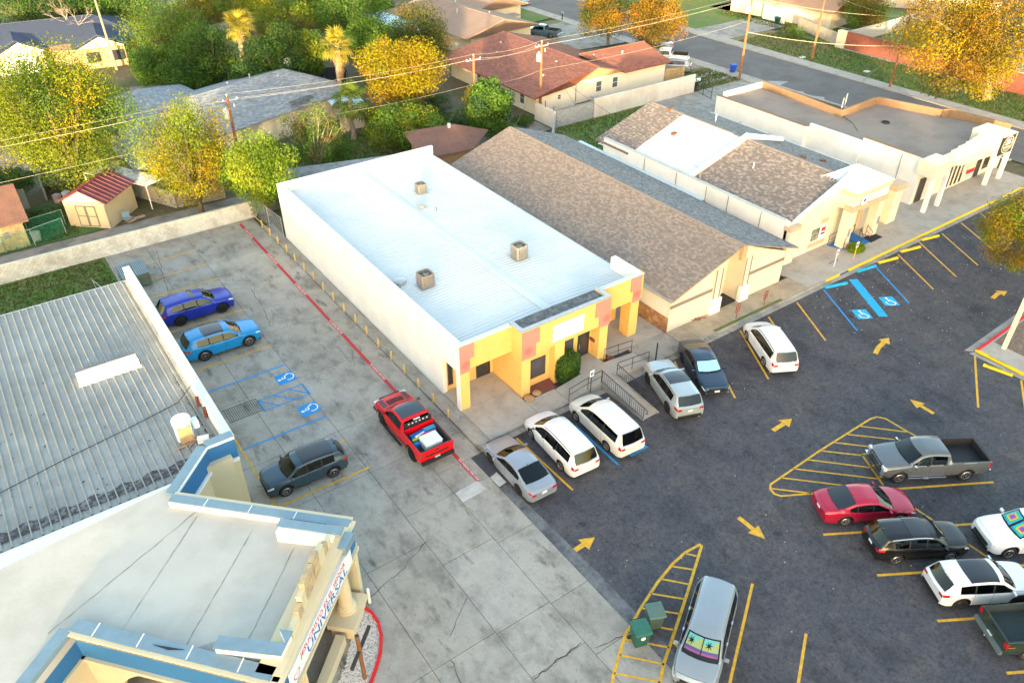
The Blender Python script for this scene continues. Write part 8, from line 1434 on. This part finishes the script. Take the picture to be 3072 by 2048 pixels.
# ---------------------------------------------------------------- utility poles and wires
def pole(label, x, y, h, arm=True, trans=False, m=WOOD, lean=(0, 0), armdir=0.0, tilt=0.0):
    t = thing('utility_pole', label, 'utility pole', (x, y, 0), 'utility poles'); b, e = Vector((x, y, -.1)), Vector((x + lean[0], y + lean[1], h)); MB().tube([b, b.lerp(e, .5), e], [.17, .145, .115], 10).build('pole', m, t)
    d = Vector((math.cos(armdir), math.sin(armdir), 0)); topz = e
    if arm:
        for z_, L in ((h - .35, .9),): c = b.lerp(e, z_ / h); MB().tube([c - d * L, c + d * L], .05, 5).build('cross_arm', GALV if not tilt else WOOD, t)
        for s in (-.85, -.4, .85): c = b.lerp(e, (h - .35) / h) + d * s; MB().lathe(c + Vector((0, 0, .03)), [(.03, 0), (.05, .05), (.03, .09), (.05, .13), (.02, .2)], 8).build('insulator', WHITEP, t)
    MB().lathe(e, [(.03, 0), (.05, .08), (.03, .13), (.045, .2), (.015, .28)], 8).build('insulator', WHITEP, t)
    if trans:
        c = b.lerp(e, (h - 1.9) / h) - d * .36; MB().lathe(c, [(.24, 0), (.25, .05), (.25, .75), (.2, .82), (.06, .84)], 14).build('transformer', mat('pale_transformer', (.66, .66, .62), .5, .06), t)
        for s in (-.08, .08): MB().lathe(c + Vector((s, 0, .84)), [(.03, 0), (.045, .08), (.02, .2)], 6).build('bushing', WHITEP, t)
        MB().tube([c + Vector((0, 0, .5)), c + d * .36 + Vector((0, 0, .5))], .05, 5).build('bracket', GALV, t); MB().lathe(c + d * .85 + Vector((0, 0, .9)), [(.03, 0), (.06, .1), (.03, .35)], 8).build('fuse_cutout', WHITEP, t)
    return e
A1 = pole('wood pole with white transformer in front of the red roofed house', 35.69, 39.4, 8.0, True, True, armdir=.0); A2 = pole('tall dark red wood pole at the street kerb by the blue bin', 64.5, 34.9, 10.2, True, True, lean=(-.1, 0)); A3 = pole('bright orange wood pole across the street from the corner building', 77.9, 22.0, 8.6, True, False, lean=(.25, .05), armdir=2.0); A4 = pole('slender wood pole on the verge across the street', 80.24, 35.6, 9.2, False, False); A5 = pole('wood pole with transformer right of the golden tree', 1.06, 40.3, 8.3, True, True); A6 = pole('tall bare wood pole before the dark blue roof', 0, 86, 10.6, False, False, m=BARKD, lean=(-.3, 0)); A7 = pole('sunlit wood pole wrapped with vine beside the red roofed house', 27.39, 40.4, 7.6, True, False)
def wire(a, b, sag, r_, m, label, grp='overhead wires'):
    a, b = Vector(a), Vector(b); P = [a.lerp(b, i / 16) - Vector((0, 0, sag * 4 * (i / 16) * (1 - i / 16))) for i in range(17)]; tag(MB().tube(P, r_, 4, False).build('power_line', m), label, 'wire', grp)
WIRE = mat('pale_wire', (.50, .46, .36), .5, .05, metal=.2); WIRD = mat('dark_wire', (.06, .06, .06), .6); WIRB = mat('cream_cable', (.60, .54, .36), .6)
A0 = Vector((-40, 40.6, 8.2))
ends = [A0, A5, A7, A1, A2]; seg = ['from the left edge to the golden tree pole', 'from the golden tree pole to the vine pole', 'from the vine pole to the transformer pole', 'from the transformer pole to the street pole']
for i in range(4):
    for j, (o_, w_) in enumerate(((.0, 'upper'), (-.85, 'middle'), (.85, 'lower'))): wire(ends[i] + Vector((o_, 0, .25 if j == 0 else -.25)), ends[i + 1] + Vector((o_, 0, .25 if j == 0 else -.25)), .35, .009, WIRE, f'{w_} wire running {seg[i]}')
    wire(ends[i] - Vector((0, 0, 2.9)), ends[i + 1] - Vector((0, 0, 2.9)), .45, .010, WIRE, f'low cable running {seg[i]}')
for j, z_ in enumerate((.1, .45)): wire(A2 - Vector((0, 0, z_)), Vector((84, 60, 10)) if j else A3 - Vector((0, 0, .2)), .5, .010, WIRE, ('thin wire from the street pole to the orange pole', 'thin wire from the street pole up the street')[j])
wire(A3 - Vector((0, 0, .4)), (86, -20, 7.6), .5, .010, WIRE, 'thin upper wire from the orange pole to the right edge'); wire(A3 - Vector((0, 0, .7)), (86, -20, 7.2), .5, .010, WIRE, 'second thin wire from the orange pole to the right edge')
wire(A3 - Vector((0, 0, 3.6)), (85, -20, 4.8), .3, .022, WIRB, 'thick cream cable from the orange pole to the right edge'); wire(A3 - Vector((0, 0, 3.6)), A2 - Vector((0, 0, 4.2)), .5, .022, WIRB, 'thick cream cable crossing the street between two poles'); wire(A3 - Vector((0, 0, 2.2)), A4 - Vector((0, 0, 4.4)), .3, .012, WIRE, 'thin cable between the orange pole and the slender pole'); wire(A3 - Vector((0, 0, .3)), A4 - Vector((0, 0, .5)), .4, .010, WIRE, 'thin top wire between the orange pole and the slender pole')
for k, (q, lb) in enumerate((((55.6, 13.9, 5.3), 'service drop from the orange pole to the left roof mast of the corner building'), ((54.1, 13.25, 5.3), 'service drop from the orange pole to the right roof mast of the corner building'))): wire(A3 - Vector((0, 0, 2.4 + k * .4)), q, .3, .016, WIRD, lb)
for k, (q, lb) in enumerate((((30.3, 10.0, 4.8), 'dark service wire from the transformer pole to the clinic mast'), ((40.5, 39.8, 2.5), 'dark service wire from the transformer pole to the red roofed house'), ((22.4, 26.0, 5.2), 'dark service wire from the transformer pole to the gabled building'), ((14.0, 27.2, 4.8), 'dark service wire from the vine pole to the white shop'))): wire((A7 if k == 3 else A1) - Vector((0, 0, 2.3)), q, .4, .014, WIRD, lb)
wire(A1 - Vector((0, 0, 2.0)), (33.2, 47, 3.0), .2, .014, WIRD, 'slack dark wire from the transformer pole over the red roof'); wire(A1 - Vector((0, 0, 1.2)), (38.6, 35.0, .3), .0, .012, WIRD, 'guy wire from the transformer pole down to the grey block wall')
# ---------------------------------------------------------------- back yard things
lg = thing('sun_lounger', 'black reclined lounger in the yard behind the white shop', 'lounger', (0, 0, 0)); WL[lg] = Vector((0, 0, 0)); MB().box((-.33, -.9, .28), (.33, .35, .38)).build('seat', BLACKM, lg); MB().obox((0, .68, .62), (.66, .85, .09), 0, .75).build('backrest', BLACKM, lg)
for x_ in (-.28, .28):
    for y_ in (-.8, .3): MB().box((x_ - .03, y_ - .03, 0), (x_ + .03, y_ + .03, .28)).build('leg', BLACKM, lg)
p_ = (16.23, 42.48); lg.location = (p_[0], p_[1], 0); lg.rotation_euler = (0, 0, -.5); lg.scale = (1.3, 1.3, 1.3)
chr_ = thing('garden_chair', 'small pale blue garden chair next to the black lounger', 'chair', (0, 0, 0)); WL[chr_] = Vector((0, 0, 0)); MB().box((-.25, -.25, .38), (.25, .25, .42)).build('seat', CY_, chr_); MB().box((-.25, .22, .42), (.25, .26, .95)).build('backrest', CY_, chr_)
for x_ in (-.22, .22):
    for y_ in (-.22, .22): MB().box((x_ - .02, y_ - .02, 0), (x_ + .02, y_ + .02, .38)).build('leg', WHITEP, chr_)
p_ = (16.94, 41.98); chr_.location = (p_[0], p_[1], 0); chr_.rotation_euler = (0, 0, -.7)
trm = thing('trampoline', 'dark netted trampoline behind the silver roofed house', 'trampoline', (0, 0, 0)); WL[trm] = Vector((0, 0, 0)); MB().cyl((0, 0, .8), 2.0, .06, 24).build('mat', BLACKM, trm)
for k in range(8): a = k * math.pi / 4; MB().tube([(2.05 * math.cos(a), 2.05 * math.sin(a), 0), (2.05 * math.cos(a), 2.05 * math.sin(a), 2.6)], .03, 5).build('post', mat('blue_pole', (.06, .2, .35), .5), trm)
n_ = MB(); n = 24; n_.add([(2.03 * math.cos(2 * math.pi * i / n), 2.03 * math.sin(2 * math.pi * i / n), z_) for z_ in (.85, 2.5) for i in range(n)], [(i, (i + 1) % n, n + (i + 1) % n, n + i) for i in range(n)]); n_.build('net', mat('dark_net', (.02, .025, .035), .9), trm); p_ = (19.13, 41.59) if False else (19.5, 60.5); trm.location = (p_[0], p_[1], 0)
for k, (p_, c_, lb) in enumerate((((-14.25, 46.04), (.5, .35, .38), 'pinkish plastic crate stacked behind the tan shed'), ((-13.42, 46.30), (.62, .66, .72), 'white plastic tub behind the tan shed'), ((-17.11, 39.08), (.38, .42, .40), 'grey plastic barrel against the stone cottage'))):
    m = MB(); m.lathe((p_[0], p_[1], 0), [(.32, 0), (.36, .5), (.38, .75), (.3, .76)], 4 if k < 2 else 14); o = m.build('storage_tub', mat('tub_%d' % k, c_, .6, .15, 4)); tag(o, lb, 'tub')
jk = thing('scrap_pile', 'pile of boards and a blue chair frame beside the tan shed', 'scrap pile', (-9.6, 38.0, 0)); r = random.Random(8)
for k in range(8): p = Vector((-9.8 + r.uniform(-.8, .8), 37.9 + r.uniform(-.3, .3), .1 + k * .04)); d = Vector((r.uniform(.5, 1.2), r.uniform(-.3, .4), r.uniform(0, .15))); MB().tube([p, p + d], .05, 4).build('board', mat('old_board', (.35, .25, .18), .9, .2, 6), jk)
MB().box((-10.4, 37.8, .4), (-9.8, 38.3, .5)).build('chair_frame', mat('faded_blue', (.16, .26, .33), .7), jk); MB().box((-10.4, 38.25, .5), (-9.8, 38.32, 1.0)).build('chair_frame', MATS['faded_blue'], jk)
gt = thing('driveway_gate', 'black pipe gate across the driveway between wall and corner building', 'gate', (56.3, 35, 0))
q0, q1 = Vector((56.4, 34.9, 0)), Vector((55.7, 31.6, 0))
for z_ in (.2, .9, 1.5): MB().tube([q0 + Vector((0, 0, z_)), q1 + Vector((0, 0, z_))], .03, 5).build('bar', BLACKM, gt)
for f in (0, .5, 1): p = q0.lerp(q1, f); MB().tube([p, p + Vector((0, 0, 1.6))], .04, 6).build('post', BLACKM, gt)
net = MB()
for k in range(24): p = q0.lerp(q1, k / 24); net.tube([p + Vector((0, 0, .2)), p + Vector((0, 0, 1.5))], .008, 3)
net.build('mesh', BLACKM, gt); tag(MB().box((56.6, 35.2, 1.1), (57.5, 35.25, 1.5)).build('gate_sign', WHITEP), 'small white board at the garden wall end by the gate', 'board')
mb_ = thing('mailbox', 'black mailbox on a dark post by the far driveway', 'mailbox', (61.5, 72.5, 0)); p = (65.42, 72.88); mb_.location = (p[0], p[1], 0); WL[mb_] = Vector((0, 0, 0)); MB().box((-.06, -.06, 0), (.06, .06, 1.1)).build('post', BLACKM, mb_); MB().poly3([(-.12, -.28, 1.1), (.12, -.28, 1.1), (.12, -.28, 1.28), (0, -.28, 1.36), (-.12, -.28, 1.28)], .56, (0, 1, 0)).build('box', GREYM, mb_)
ys_ = thing('yellow_sign', 'yellow diamond road sign above the orange street trees', 'road sign', (80, 62, 0)); MB().tube([(79.6, 63, 0), (79.6, 63, 2.6)], .04, 6).build('post', GALV, ys_); MB().poly3([(79.6, 62.95, 1.9), (80.15, 62.95, 2.45), (79.6, 62.95, 3.0), (79.05, 62.95, 2.45)], .03, (0, -1, 0)).build('sign_plate', PYELB, ys_)
for k, (p, lb) in enumerate((((81.2, 27.6), 'small white utility cover on the verge by the orange pole'), ((79.7, 36.8), 'white utility lid beside the slender pole'))): tag(MB().box((p[0] - .4, p[1] - .3, .0), (p[0] + .4, p[1] + .3, .12)).build('utility_box', WHITEP), lb, 'utility cover')

# ---------------------------------------------------------------- unseen stepped block behind the viewpoint, added to keep low sun off the paving
blocker = thing('sun_blocker', 'unseen stepped block added behind the viewpoint to shade the parking lot', 'building', (-84, -112, 0))
Mw = Matrix.Translation((-84, -112, 0)) @ Matrix.Rotation(R(-37), 4, 'Z')
for x0, x1, h_ in ((-150, -13, 12.6), (-13, 48, 16.6), (48, 150, 14.2)):
    m = MB(); s = MB().box((x0, -15, -.1), (x1, 15, h_)); m.add([Mw @ Vector(v) for v in s.v], s.f); m.build('wall', mat('blocker_wall', (.42, .38, .32), .85, .1, .2), blocker)
    m = MB(); s = MB().box((x0 - .2, -15.2, h_), (x1 + .2, 15.2, h_ + .5)); m.add([Mw @ Vector(v) for v in s.v], s.f); m.build('roof', GALV, blocker)
for k in range(24):
    s = MB().box((-146 + k * 12.4, 15.003, 3), (-138 + k * 12.4, 15.1, 10)); m = MB(); m.add([Mw @ Vector(v) for v in s.v], s.f); m.build('window', GLASSB, blocker)
